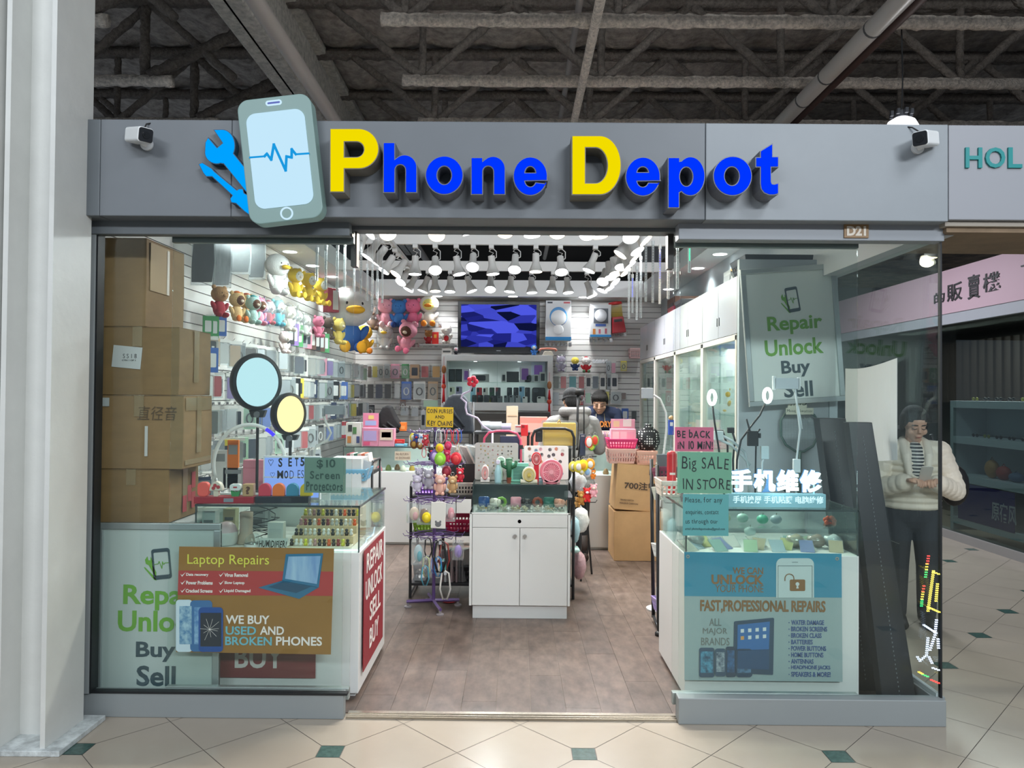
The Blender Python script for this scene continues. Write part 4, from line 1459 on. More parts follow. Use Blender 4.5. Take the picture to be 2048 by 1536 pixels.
def plush(say, loc, s, rot=0.0, fur='c9a27a', face=None, ears='round', bill=None, shirt=None, feet=None, belly=None, bag=False, head=1.0, group='plush toys', hood=None, hat=None, name='plush_toy', cat='plush toy'):
    """sitting or hanging soft toy, s = its height; faces -y"""
    t = thing(name, say, cat, loc, rot, group)
    T = Matrix.Scale(s, 4)
    F = mat(fur, 0.9, bump=0.25, bscale=120, noise=0.06, scale=20)
    hr = .25 * head
    b = MB()
    b.ell((0, 0, .30), (.21, .17, .27), 14, M=T)
    for q_ in (-1, 1):
        b.ell((q_ * .23, -.03, .36), (.075, .075, .17), 10, M=T, rot=Matrix.Rotation(q_ * .55, 4, 'Y'))
        b.ell((q_ * .13, -.13, .10), (.09, .17, .09), 10, M=T)
    b.build('body', mat(shirt, 0.9) if shirt else F, t, smooth='all')
    h = MB().ell((0, -.02, .55 + hr * .78), (hr * 1.12, hr * .95, hr), 18, M=T).build('head', F, t, smooth='all')
    hz = .55 + hr * .78
    if face:
        MB().ell((0, -.02 - hr * .42, hz - hr * .05), (hr * .82, hr * .60, hr * .74), 16, M=T).build('face', mat(face, 0.9, bump=0.2, bscale=120), t, smooth='all')
    for q_ in (-1, 1):
        if ears == 'round':
            MB().ell((q_ * hr * .8, 0, hz + hr * .82), (hr * .33, hr * .2, hr * .33), 10, M=T).build('ear', F if not hood else mat(hood, .9), t, smooth='all')
        elif ears == 'long':
            MB().ell((q_ * hr * .45, .02, hz + hr * 1.35), (hr * .2, hr * .14, hr * .62), 10, M=T, rot=Matrix.Rotation(q_ * .2, 4, 'Y')).build('ear', F, t, smooth='all')
        elif ears == 'point':
            MB().lathe([(hr * .3, 0), (hr * .2, hr * .3), (0, hr * .62)], 8, (q_ * hr * .62, 0, hz + hr * .62), M=T).build('ear', F, t, smooth='all')
        fy = -.02 - hr * (.98 if face else .93)
        MB().ell((q_ * hr * .36, fy + .02 * head, hz + hr * .06), (hr * .07, hr * .05, hr * .09), 8, M=T).build('eye', EYE, t, smooth='all')
        if feet:
            MB().ell((q_ * .15, -.29, .10), (.10, .05, .11), 10, M=T).build('foot', mat(feet, .9), t, smooth='all')
    if bill:
        MB().ell((0, -.02 - hr * 1.05, hz - hr * .25), (hr * .46, hr * .30, hr * .20), 12, M=T).build('bill', mat(bill, .85), t, smooth='all')
    else:
        MB().ell((0, -.02 - hr * 1.0, hz - hr * .22), (hr * .28, hr * .14, hr * .2), 10, M=T).build('muzzle', mat(face and 'e6d6c0' or fur, .9), t, smooth='all')
    if belly:
        MB().ell((0, -.08, .30), (.15, .11, .18), 12, M=T).build('belly', mat(belly, .9), t, smooth='all')
    if hat:
        MB().ell((0, 0, hz + hr * .85), (hr * .55, hr * .5, hr * .35), 12, M=T).build('hat', mat(hat, .9), t, smooth='all')
    if bag:
        m = MB().lathe([(.30, -.03), (.36, .15), (.37, .5), (.34, .85), (.14, 1.08), (.05, 1.15)], 14, M=T @ Matrix.Diagonal((1, .8, 1, 1)))
        m.build('clear_bag', BAG, t, smooth='all')
    return t


def on_left(u, v, X=-1.98):
    return PX(u, v, X)


RL = R(62)     # how far things on the side wall turn towards the aisle
def lplush(say, u, v0, v1, X=-1.97, **k):
    p0, p1 = PX(u, v1, X), PX(u, v0, X)
    return plush(say, (X, p0.y, p0.z), (p1.z - p0.z), k.pop('rot', RL), **k)


lplush('brown teddy bear plush in red shirt, nearest the glass', 438, 572, 636, fur='b58a5e', shirt='b23a44')
lplush('brown faced plush bear with orange hat beside the teddy', 473, 584, 644, fur='e2c089', face='6b4630', hat='e8792f', feet='e87a2f')
lplush('brown faced plush bear with tan hood, second hooded one', 492, 588, 648, fur='d9b27c', face='6b4630', hat='c9674a')
lplush('brown faced plush bear with teal hat', 505, 592, 650, X=-1.9, fur='bfe0d8', face='6b4630', hat='3fa6a4')
lplush('brown faced plush bear with pink hood', 517, 596, 652, X=-1.93, fur='e59ab0', face='6b4630', hat='e27ba0')
lplush('purple and white plush in a clear bag', 524, 602, 650, X=-1.96, fur='d7c6e6', shirt='8a63b8', bag=True, ears='long')
lplush('red and white plush in a clear bag', 536, 602, 650, X=-1.93, fur='e9dedd', shirt='d8596a', hat='d8596a', bag=True)
lplush('teal hooded white plush in a clear bag', 554, 600, 654, X=-1.9, fur='8fd0d4', face='e8eceb', shirt='4fb3c6', bag=True)
lplush('cream plush in a crinkled clear bag', 577, 612, 664, X=-1.92, fur='e6dccb', bag=True)
lplush('pale grey plush in a clear bag', 592, 620, 668, X=-1.97, fur='cfd3d0', bag=True, ears='long')
lplush('white plush in a clear bag beside the pink frog', 610, 630, 672, X=-1.93, fur='e6e6e2', bag=True)
lplush('pink plush frog with round eyes on top', 636, 632, 676, X=-1.9, fur='dd7f9c', ears='round')
lplush('pink and white rabbit plush holding a white flower', 568, 664, 708, X=-1.88, fur='f0dcd6', face='f3ebe4', ears='point', hat='e5aeb2')
lplush('brown and black plush behind the pink frog', 655, 634, 680, X=-2.0, fur='5d4a3f')
lplush('yellow plush lion above the corner', 676, 636, 690, X=-1.92, fur='dfc463', face='e9d68c')
lplush('white plush duck with yellow bill lying up high', 553, 512, 592, X=-1.86, fur='e9e9e4', bill='ecc23c', head=1.15, ears='none')
lplush('first yellow and white plush in the high row', 590, 536, 596, X=-1.9, fur='ecc63c', face='e8e6dc', feet='ecc63c')
lplush('second yellow and white plush in the high row', 616, 545, 604, X=-1.9, fur='ecc63c', face='e8e6dc', feet='ecc63c')
lplush('third yellow and white plush in the high row, by the red box', 640, 555, 612, X=-1.9, fur='ecc63c', face='e8e6dc', feet='ecc63c')
# big duck in the back corner and the row on the back wall
def bplush(say, u, v0, v1, Y=6.36, **k):
    p0, p1 = P(u, v1, Y), P(u, v0, Y)
    return plush(say, (p0.x, Y, p0.z), p1.z - p0.z, k.pop('rot', 0.0), **k)


bplush('very big white plush duck with blue shirt and yellow bill in the corner', 700, 596, 706, Y=4.9, rot=R(25), fur='e9e9e5', bill='efb52f', shirt='3f6fb4', feet='efb02c', ears='none', head=1.5)
bplush('yellow plush chick with orange bill beside the big duck', 728, 650, 708, Y=5.9, fur='efb733', bill='ef8a2c', feet='ef8a2c', ears='none', rot=R(20))
bplush('dark brown plush bear in a clear bag', 748, 614, 662, fur='7a5b48', bag=True)
bplush('pale pink plush pig in the upper row on the back wall', 770, 598, 656, fur='eba6b2', feet='f2cfd2', rot=R(18))
bplush('blue plush bear with darker trousers in the upper row', 798, 600, 656, fur='3d78b8', feet='1f3d7a')
bplush('deep pink plush bear in the upper row', 826, 598, 656, fur='e07494', feet='f0c4cc', rot=R(-12))
bplush('white hooded plush with yellow face and orange bill', 858, 596, 654, fur='e6e3d6', face='e9e07c', bill='ef8a2c', feet='ef8a2c', ears='none', head=1.2)
bplush('white plush duck with yellow bill in a clear bag on the lower row', 770, 652, 700, fur='ebe9e4', bill='ecc23c', ears='none', bag=True, head=1.15)
bplush('brown faced plush bear in pink hooded suit hanging head first', 808, 646, 704, Y=6.3, fur='eba0b0', face='5a3a2c', feet='e4728e', rot=(R(8), R(14), R(-10)), head=1.15)
bplush('purple grey plush in a bag on the back wall by the display', 1122, 712, 744, fur='a79ab0', bag=True)
bplush('yellow plush purse with navy strap on the back wall', 1150, 714, 742, fur='e6cf58', shirt='2b3f6a', ears='none')
bplush('red and white plush doll on the back wall', 1172, 714, 746, fur='e8e2dd', shirt='c9343c', hat='c9343c', feet='5d7a5c')
# bagged garments hanging high by the glass
for i, (u0, v0, u1, v1, X, col, say) in enumerate(((386, 486, 428, 566, -2.03, '3d4145', 'dark grey garment in a plastic bag, nearest the glass'), (428, 486, 462, 572, -2.0, 'd0d3d4', 'silver grey garment in a shiny plastic bag'), (462, 487, 500, 545, -2.03, '3a4544', 'dark green grey vest in a plastic bag'), (500, 487, 530, 556, -2.0, '31393b', 'charcoal vest in a plastic bag beside the plush duck'))):
    a, b = PX((u0 + u1) / 2, v0 - 6, X), PX((u0 + u1) / 2, v1, X)
    ww = (u1 - u0) * (a.y + 3.63) / F_PX / 2
    t = thing('bagged_garment', say, 'clothing', (X, a.y, b.z), R(28), 'bagged garments')
    h = a.z - b.z
    MB().prism([(-ww, 0), (ww * .8, h * .03), (ww, h * .5), (ww * .9, h), (-ww * .85, h), (-ww, h * .4)], -.012, .012).build('garment', mat(col, .8, noise=.25, scale=9, stretch=(3, 1, .5)), t, bevel=.004)
    MB().prism([(-ww * 1.08, -.02), (ww, -.01), (ww * 1.1, h * .5), (ww, h + .02), (-ww, h + .02)], -.018, .018).build('plastic_bag', BAG, t)
    MB().tube([(0, 0, h), (0, 0, h + .05), (.02, 0, h + .06)], .002, 5).build('hanger', CHROME, t)
    hook((XL, a.y, a.z + .05), 0, 'chrome hook carrying bagged garments high on the side wall', 'hooks of the bagged garments')
pbox('red_box', 'red and white boxed toy at the end of the high plush row', 'box', 655, 576, 679, 624, 4.6, .12, 'a5303c', prints=((.45, .95, .1, .9, 'd9d4d0', 'window'),), rz=R(40))

# ---- hanging packets of phone accessories
PACKS = {}


def pack(col, kind=0):
    """prototype packet 1 unit high hanging below its hook, faces -y"""
    if (col, kind) in PACKS:
        return PACKS[(col, kind)]
    t = thing('accessory_packet', 'x', 'packet', (0, -50, 0))
    if kind == 0:      # case in a clear bag with a paper header
        MB().prism(rrect(-.21, .21, -.92, -.16, .05, 3), -.03, .03).build('phone_case', M_(col, .35), t)
        MB().box(-.27, .27, -.034, .034, -.98, -.02).build('clear_bag', BAG, t)
        MB().box(-.27, .27, -.038, .038, -.12, 0).build('header_card', M_('d7d7d2', .5), t)
    elif kind == 1:    # slim carton with a window
        MB().box(-.26, .26, -.05, .05, -1, -.03).build('carton', M_(col, .45), t)
        MB().prism(rrect(-.17, .17, -.8, -.25, .04, 3), -.054, -.05).build('window', M_('e4e6e4' if sum(lin(col)[:3]) < .9 else '3b4048', .3), t)
        MB().box(-.1, .1, -.01, .01, -.06, .04).build('hang_tab', M_('e6e6e2', .4), t)
    else:              # cable or small part on a card
        MB().box(-.25, .25, -.008, .008, -1, 0).build('card', M_(col, .5), t)
        m = MB().tube([(.12 * math.cos(a / 12 * 2 * PI), -.03, -.55 + .2 * math.sin(a / 12 * 2 * PI)) for a in range(12)], .03, 6, closed=True)
        m.build('cable', M_('ecebe7' if sum(lin(col)[:3]) < .9 else '3a3d42', .4), t, smooth='all')
        MB().prism(rrect(-.22, .22, -.96, -.12, .05, 3), -.07, -.01).build('blister', BAG, t)
    PACKS[(col, kind)] = t
    return t


CN = {'24272b': 'black', 'd9d9d5': 'white', '9aa0a4': 'grey', '4a6fb8': 'blue', 'c8cdd0': 'clear', '8a6fae': 'purple', 'e0a53c': 'amber', 'c23b44': 'red', '4f9a5f': 'green', 'e59ab0': 'pink', 'e8762c': 'orange', 'b79a7c': 'beige', 'e3d14c': 'yellow', '2f3c58': 'navy', '6a4a40': 'brown', '5bb4b8': 'teal', 'bfe3c4': 'mint'}
KN = {0: 'phone case in a bag', 1: 'boxed accessory', 2: 'carded cable'}
USED = set()


def hang_pack(col, kind, loc, s, rz, where, group, wide=1.0):
    p = pack(col, kind)
    say = '%s %s, %s' % (CN[col], KN[kind], where)
    if id(p) not in USED:
        USED.add(id(p))
        t = p
        t.location = loc
        t.rotation_euler = (0, 0, rz)
        t['label'] = say
        t['group'] = group
    else:
        t = dup(p, loc, rz, say, group)
    t.scale = (s * wide, s, s)
    return t


rnd = random.Random(11)
LEFTCOL = ['d9d9d5'] * 5 + ['c8cdd0'] * 5 + ['9aa0a4'] * 4 + ['24272b'] * 3 + ['4a6fb8', '8a6fae', 'e59ab0', 'b79a7c', 'c23b44', 'e3d14c', 'bfe3c4', '2f3c58', 'd9d9d5', 'c8cdd0']
ROWN = ['top', 'second', 'third', 'fourth', 'fifth', 'lowest']
for r_, (zh, n) in enumerate(((1.97, 32), (1.74, 34), (1.51, 34), (1.28, 32), (1.05, 24))):
    for i in range(n):
        y = 1.15 + (5.0 * i / n) + rnd.uniform(-.03, .03)
        if r_ == 4 and y > 4:
            continue
        X = -2.0 + rnd.uniform(-.05, .05)
        s = rnd.uniform(.18, .205)
        hang_pack(rnd.choice(LEFTCOL), rnd.choice((0, 0, 1, 0, 2)), (X, y, zh), s, R(rnd.uniform(30, 72)), '%s from the glass, %s row, side wall' % (NUM[i], ROWN[r_]), 'packets on the side wall, %s row' % ROWN[r_], 1.05)
        if True:
            hook((XL, y, zh), 0, 'chrome hook carrying packets on the side slat wall', 'hooks of the side wall')
for i in range(9):       # short row of book-like cases under the plush toys
    y = PX(578 + i * 9, 690, -1.95).y
    hang_pack(['24272b', '8a6fae', '4f9a5f', '9aa0a4', 'e59ab0', '6a4a40', '24272b', '6a4a40', '4f9a5f'][i], 1, (-1.95, y, 2.22), .2, R(60), '%s in the short row under the bagged plush' % NUM[i], 'packets under the plush toys')
for i, (u, v0, v1, c) in enumerate(((416, 631, 672, '4f9a5f'), (427, 631, 676, '4f9a5f'), (443, 630, 672, '4a6fb8'), (424, 694, 745, '4a6fb8'))):
    a, b = PX(u, v0, -1.98), PX(u, v1, -1.98)
    hang_pack(c, 1, (-1.98, a.y, a.z), a.z - b.z, R(40), '%s of the bright boxes beside the brown cartons' % NUM[i], 'bright boxes near the cartons', .9)

# back wall: row by row, measured one by one
def back(u0, u1, v0, v1, col, kind, where, group, Y=6.42):
    a, b = P((u0 + u1) / 2, v0, Y), P((u0 + u1) / 2, v1, Y)
    s = a.z - b.z
    wide = (u1 - u0) * mpp(Y) / (.54 * s)
    hang_pack(col, kind, (a.x, Y, a.z), s, R(rnd.uniform(-8, 8)), where, group, wide)


for i, (u0, u1, c, k_) in enumerate(((735, 744, '6a4a40', 0), (744, 756, 'e3d14c', 0), (756, 768, 'd9d9d5', 2), (768, 780, 'c8cdd0', 2), (781, 800, 'e59ab0', 2), (803, 819, '4f9a5f', 2), (820, 839, 'b79a7c', 1), (841, 859, 'c23b44', 0), (863, 882, 'e0a53c', 0))):
    back(u0, u1, 728, 757, c, k_, '%s in the upper row beside the lit display' % NUM[i], 'packets on the back wall, upper row')
for i, (u0, u1, c, k_) in enumerate(((719, 733, '24272b', 0), (734, 749, '24272b', 0), (750, 767, '2f3c58', 0), (768, 784, '24272b', 0), (788, 801, 'd9d9d5', 0), (802, 824, '4a6fb8', 2), (826, 852, 'd9d9d5', 2), (855, 877, 'b79a7c', 2))):
    back(u0, u1, 763, 799, c, k_, '%s in the second row beside the lit display' % NUM[i], 'packets on the back wall, second row')
for i, (u0, u1, v0, v1, c, k_) in enumerate(((800, 812, 800, 822, '6a4a40', 2), (843, 880, 798, 815, 'bfe3c4', 0), (708, 728, 806, 838, 'd9d9d5', 1), (842, 852, 820, 858, 'c8cdd0', 1), (731, 750, 810, 835, '24272b', 2), (800, 818, 812, 832, 'c8cdd0', 0), (822, 838, 812, 834, 'c8cdd0', 0))):
    back(u0, u1, v0, v1, c, k_, '%s in the bottom row above the back counter' % NUM[i], 'packets on the back wall, bottom row')
for i, (u0, u1, c, k_) in enumerate(((1106, 1119, '24272b', 0), (1120, 1134, 'c23b44', 0), (1137, 1154, '5bb4b8', 0), (1156, 1170, 'c23b44', 0), (1171, 1183, 'd9d9d5', 1), (1184, 1198, '2f3c58', 0), (1199, 1212, 'd9d9d5', 1), (1214, 1222, '9aa0a4', 1), (1222, 1236, 'd9d9d5', 1))):
    back(u0, u1, 748, 779, c, k_, '%s in the row of cases over the two people' % NUM[i], 'cases on the back wall over the people')
for i, (u0, u1, v0, v1, c, k_) in enumerate(((1212, 1222, 722, 748, 'c8cdd0', 2), (1222, 1232, 722, 748, 'e59ab0', 0), (1241, 1254, 722, 742, 'e3d14c', 2), (1105, 1119, 780, 812, 'c8cdd0', 0), (1158, 1170, 780, 810, 'c23b44', 2), (1170, 1182, 782, 808, 'bfe3c4', 0), (1210, 1219, 780, 802, 'e3d14c', 0), (1220, 1243, 780, 808, 'd9d9d5', 2), (1242, 1253, 783, 800, '6a4a40', 0), (1231, 1241, 816, 830, 'd9d9d5', 0), (1243, 1257, 816, 842, '4a6fb8', 1), (1262, 1274, 818, 842, '24272b', 0))):
    back(u0, u1, v0, v1, c, k_, '%s of the loose packets around the navy hoodie' % NUM[i], 'loose packets on the back wall')
# empty hooks in rows
for (u0, u1, v, n, g) in ((785, 880, 650, 9, 'under the upper plush row'), (750, 905, 690, 15, 'under the lucky figures'), (1092, 1140, 688, 7, 'under the blue gift box'), (1182, 1222, 680, 5, 'under the second gift box'), (1226, 1250, 668, 4, 'under the red candy machine'), (1188, 1212, 722, 5, 'beside the red plush doll'), (795, 840, 815, 5, 'in the bottom row')):
    for i in range(n):
        c = P(u0 + (u1 - u0) * i / max(1, n - 1), v, YB)
        hook((c.x, YB, c.z), R(-90), 'empty chrome hook %s' % g, 'empty hooks %s' % g)

# ---- television, lit display case and what stands on it
x0, x1, z0, z1 = rect(916, 602, 1079, 707, 6.38)
t = thing('television', 'wide black television showing blue shapes on the back wall', 'television', ((x0 + x1) / 2, 6.38, z0))
w, h = (x1 - x0) / 2, z1 - z0
MB().box(-w, w, 0, .07, 0, h).box(-w * .6, w * .6, .07, .185, h * .2, h * .8).build('case', mat('101216', .25), t, bevel=.006)
sm = bpy.data.materials.new('screen_blue')
sm.use_nodes = True
nt = sm.node_tree
nt.nodes.clear()
tc, vo, mp_, cr, em, ou = [nt.nodes.new(k_) for k_ in ('ShaderNodeTexCoord', 'ShaderNodeTexVoronoi', 'ShaderNodeMapping', 'ShaderNodeValToRGB', 'ShaderNodeEmission', 'ShaderNodeOutputMaterial')]
mp_.inputs['Rotation'].default_value = (0, R(35), 0)
mp_.inputs['Scale'].default_value = (2.2, 1, 7.0)
nt.links.new(tc.outputs['Object'], mp_.inputs[0]); nt.links.new(mp_.outputs[0], vo.inputs['Vector'])
vo.inputs['Scale'].default_value = 1.6
nt.links.new(vo.outputs['Color'], cr.inputs[0])
cr.color_ramp.elements[0].color = lin('0b1030'); cr.color_ramp.elements[0].position = .25
cr.color_ramp.elements[1].color = lin('4a54d8'); cr.color_ramp.elements[1].position = .7
e_ = cr.color_ramp.elements.new(.48); e_.color = lin('23288a')
nt.links.new(cr.outputs[0], em.inputs[0]); nt.links.new(em.outputs[0], ou.inputs[0])
em.inputs[1].default_value = 1.1
MB().box(-w + .045, w - .045, -.003, 0, .085, h - .045).build('screen', sm, t)
MB().box(-.03, .03, -.002, 0, .03, .038).build('badge', M_('8a8d92', .3), t)

YD = 6.16
x0, x1, z0, z1 = rect(883, 709, 1105, 822, YD)
zi0, zi1 = P(990, 805, YD).z - z0, P(990, 722, YD).z - z0
t = thing('display_case', 'lit white wall display case of phones under the television', 'display case', ((x0 + x1) / 2, YD, z0))
w, h, d = (x1 - x0) / 2, z1 - z0, .38
MB().box(-w, -w + .07, 0, d, 0, h).box(w - .07, w, 0, d, 0, h).box(-w + .07, w - .07, 0, d, 0, zi0).box(-w + .07, w - .07, 0, d, zi1, h).box(-w + .07, w - .07, d - .02, d, zi0, zi1).build('case', mat('eceeed', .35), t, bevel=.002)
zs = P(990, 764, YD).z - z0
MB().box(-w + .07, w - .07, .03, d - .02, zs - .008, zs).build('glass_shelf', CASEG, t)
MB().box(-w + .07, 0.005, .004, .01, zi0, zi1).box(0.0, w - .07, .012, .018, zi0, zi1).build('sliding_glass', CASEG, t)
for s in (-1, 1):
    MB().lathe([(0, -.002), (.022, -.002), (.024, 0)], 16, (s * w * .4, .16, zi1)).build('puck_light', glow('f4fbff', 8), t)
    lamp('case_light', 'SPOT', (s * w * .4, .14, zi1 - .02), 6, (.9, .97, 1), .05, spot=R(150), parent=t)
DC, DCz = t, z0
# phones and cartons in the case
def case_phone(u0, u1, v0, v1, col, say, yy, kind=0, Y=YD, grp='phones in the lit display case'):
    Yq_ = Y + yy
    x0, x1, z0, z1 = rect(u0, v0, u1, v1, Yq_)
    z0 = DCz + (zs if v1 < 770 else zi0) + .001
    o = thing('mobile_phone' if kind == 0 else 'phone_carton', say, 'phone' if kind == 0 else 'box', ((x0 + x1) / 2, Yq_, z0), None, grp)
    w_, h_ = (x1 - x0) / 2, z1 - z0
    if kind == 0:
        MB().prism(rrect(-w_, w_, 0, h_, w_ * .3, 3), 0, .009).build('case', M_(col, .25), o)
        MB().prism(rrect(-w_ * .8, -w_ * .05, h_ * .68, h_ * .94, w_ * .2, 3), -.003, 0).build('camera_bump', M_('2b2d31', .2) if sum(lin(col)[:3]) > .2 else M_('4a4d54', .2), o)
    else:
        MB().box(-w_, w_, 0, .05, 0, h_).build('carton', M_(col, .4), o, bevel=.001)
        MB().prism(rrect(-w_ * .6, w_ * .6, h_ * .15, h_ * .85, w_ * .15, 3), -.002, 0).build('picture', M_('3a4048' if kind == 1 else '9a62c8', .3), o)
for i, (u0, u1, v0, v1, c, k_, n_) in enumerate(((897, 910, 738, 761, '1c2228', 1, 'dark phone carton'), (911, 924, 738, 761, '262c33', 1, 'dark phone carton'), (926, 939, 738, 761, 'd9cfe0', 2, 'purple pictured phone carton'), (944, 978, 748, 762, 'c9cfcf', 1, 'flat white carton'), (1003, 1012, 747, 763, 'e2e5e5', 1, 'white carton'), (1013, 1038, 743, 763, '3a4148', 1, 'dark tablet carton'), (1039, 1061, 732, 763, 'e6e2ee', 2, 'purple pictured tablet carton'), (1063, 1090, 724, 750, 'cfd8ea', 2, 'blue pictured tablet carton'), (1050, 1066, 750, 763, 'eceeee', 1, 'small white carton'), (1067, 1078, 749, 763, 'eceeee', 1, 'small white carton'), (1079, 1092, 744, 763, 'eceeee', 1, 'white earphone carton'))):
    case_phone(u0, u1, v0, v1, c, '%s, %s on the upper shelf of the lit display case' % (n_, NUM[i]), .2 if v1 < 755 else .1, k_)
for i, (u0, u1, v0, v1, c) in enumerate(((899, 909, 774, 800, 'd9dcc4'), (912, 924, 773, 800, '9a93b4'), (941, 951, 773, 802, '9fd0e8'), (953, 964, 775, 800, 'b3232f'), (966, 976, 775, 800, 'e0dcd6'), (979, 989, 775, 800, '2f5a44'), (991, 1001, 775, 800, '3b4448'), (1014, 1024, 775, 800, '262d33'), (1027, 1037, 775, 800, '262d33'), (1038, 1049, 773, 800, '8fbcdc'), (1050, 1060, 775, 800, '2b2e34'), (1064, 1091, 775, 803, '23272c'))):
    case_phone(u0, u1, v0, v1, c, 'upright phone, %s along the lower shelf of the lit display case' % NUM[i], .15)
for i, (u0, u1, v0, v1, c) in enumerate(((944, 954, 790, 806, '30363b'), (955, 966, 790, 806, '181b1e'), (968, 979, 790, 806, '3a4248'), (982, 992, 791, 806, '23282c'), (995, 1005, 792, 806, '5f666b'), (1008, 1017, 791, 806, '6a7176'), (1019, 1029, 790, 806, '8d949a'), (1031, 1041, 791, 806, '9aa2a8'), (1045, 1055, 793, 807, 'e8e8e6'), (1074, 1090, 793, 808, 'e4e4e2'))):
    case_phone(u0, u1, v0, v1, c, 'front phone, %s along the lower shelf of the lit display case' % NUM[i], .06)
# on top of the case
pbox('small_sign', 'small white paper sign at the corner of the display case', 'sign', 884, 697, 903, 706, YD + .02, .004, 'e4e0da', prints=((.1, .9, .35, .65, '4a4a4a', 'writing'),), rest=z1)
plush('small black and white toy figure at the corner of the television', (P(912, 706, YD + .05).x, YD + .05, z1), .10, fur='d8d6d8', shirt='26262c', face='e38fa0', name='toy_figure', cat='toy', group=None)
plush('small blue and white toy figure in front of the television', (P(1068, 706, YD + .05).x, YD + .05, z1), .14, fur='3a78c0', face='eceaea', shirt='3a78c0', ears='none', name='toy_figure', cat='toy', group=None)
c = P(1096, 706, YD + .08)
t = thing('desk_telephone', 'old cream telephone with red trimmed handset on the display case', 'telephone', (c.x, YD + .08, z1))
MB().prism([(-.08, 0), (.08, 0), (.05, .06), (-.05, .06)], 0, .1).build('base', M_('e6dcc8', .4), t, bevel=.006)
MB().tube([(-.115, .04, .065), (-.1, .04, .09), (0, .04, .1), (.1, .04, .09), (.115, .04, .065)], [.022, .016, .012, .016, .022], 10).build('handset', M_('d98a78', .4), t, smooth='all')
MB().box(-.045, .045, -.003, .002, .012, .045, M=Matrix.Rotation(R(-24), 4, 'X')).build('keypad', M_('8f8a82', .5), t)
# red tassel ornaments on both sides of the case
for u, v0, v1, say in ((888, 713, 806, 'red tassel ornament hanging at the dark jacket side of the display case'), (1099, 745, 836, 'red tassel ornament hanging at the people side of the display case')):
    a, b = P(u, v0, YD - .018), P(u, v1, YD - .018)
    L = a.z - b.z
    t = thing('tassel_ornament', say, 'ornament', (a.x, YD - .018, b.z))
    MB().tube([(0, 0, L), (0, .005, L * .8)], .002, 5).build('cord', M_('c8202a', .6), t)
    MB().ell((0, 0, L * .72), (.03, .02, L * .09), 12).build('gourd', M_('9a6234', .4), t, smooth='all')
    MB().ell((0, 0, L * .36), (.03, .015, .035), 10).build('knot', M_('c8402a', .5), t, smooth='all')
    MB().lathe([(.009, L * .33), (.014, L * .2), (.022, 0)], 10).lathe([(.008, L * .62), (.02, L * .42)], 10).build('tassel', M_('c0171f', .7), t, smooth='all')
# gift boxes and candy machine on the back wall
t, w, h = pbox('gift_box', 'tall white gift box with blue base on the back wall, nearer the television', 'box', 1092, 601, 1142, 681, 6.32, .2, 'e4e6e8', prints=((-.01, 1.01, 0, .09, '2f8fd0', 'blue_base'), (.06, .26, .93, .97, '3a3f4a'), (.7, .95, .93, .97, 'c9525a')))
MB().ell((0, 0, h * .6), (w * .70, .004, h * .24), 24).build('blue_print', M_('3a8fd0', .4), t, smooth='all')
MB().ell((0, -.002, h * .57), (w * .62, .004, h * .2), 24).ell((0, -.002, h * .27), (w * .4, .004, h * .13), 20).build('white_print', M_('eef0f2', .4), t, smooth='all')
t, w, h = pbox('gift_box', 'smaller white gift box with a window on the back wall beside the candy machine', 'box', 1181, 609, 1222, 674, 6.32, .2, 'e2e4e6', prints=((-.01, 1.01, 0, .07, '2f8fd0', 'blue_base'), (.16, .86, .42, .88, '5a6068', 'window'), (.25, .75, .33, .40, '4a6ab8'), (.12, .25, .08, .25, 'd98a3c'), (.4, .5, .1, .24, 'c86a7a'), (.7, .8, .1, .26, 'b85a6a')))
MB().ell((0, -.004, h * .66), (w * .6, .012, h * .2), 20).build('white_ball', M_('dcdee2', .25), t, smooth='all')
c0_, c1_ = P(1237, 666, 6.36), P(1237, 602, 6.36)
t = thing('candy_machine', 'red candy machine toy with clear yellow tank in the upper corner', 'toy', (c0_.x, 6.36, c0_.z), (0, R(-6), 0))
h = c1_.z - c0_.z
MB().prism([(-.09, 0), (.1, 0), (.08, h * .5), (-.07, h * .5)], -.05, .1).build('base', M_('b3202c', .35), t, bevel=.008)
MB().box(-.07, .075, -.03, .09, h * .5, h * .9).build('tank', glass('f0e2a0', .06, .05, haze=.2, hazecol='d9c060'), t)
MB().lathe([(.0, h), (.09, h * .97), (.095, h * .9), (.08, h * .88)], 16, (0, .03, 0)).build('lid', M_('c43030', .35), t, smooth=True)
MB().box(-.05, .06, -.055, -.05, h * .34, h * .42).build('slot', M_('2a2226', .4), t)
# lucky figures on a small shelf
x0, x1, z0, z1 = rect(838, 686, 911, 690, 6.3)
o = thing('wall_shelf', 'thin white wall shelf of lucky figures beside the television', 'shelf', ((x0 + x1) / 2, 6.3, z0))
MB().box(-(x1 - x0) / 2, (x1 - x0) / 2, 0, .27, 0, .012).build('board', WHITE, o)
zS = z0 + .0125
def at_shelf(u):
    return (P(u, 688, 6.34).x, 6.34, zS)
plush('brown toy figure with red sash on the wall shelf', at_shelf(857), .19, fur='9a6a3a', shirt='b3343a', name='toy_figure', cat='toy', group=None)
plush('white lucky cat figure with red bib on the wall shelf', at_shelf(893), .26, fur='e6e0d8', shirt='d8cfc6', ears='point', belly='c9343a', name='lucky_cat', cat='ornament', group=None)
pbox('red_packet', 'bright red packet standing between the two lucky figures', 'packet', 864, 664, 877, 686, 6.33, .02, 'd22a22', prints=((.3, .7, .5, .8, 'e0a040'),), rest=zS)
# pink basket and wood piece in the far corner
basket('small pale pink basket on the back wall corner', (P(1274, 716, 6.3).x, 6.3, P(1274, 716, 6.3).z), .09, .2, .13, 'd9b5b4')
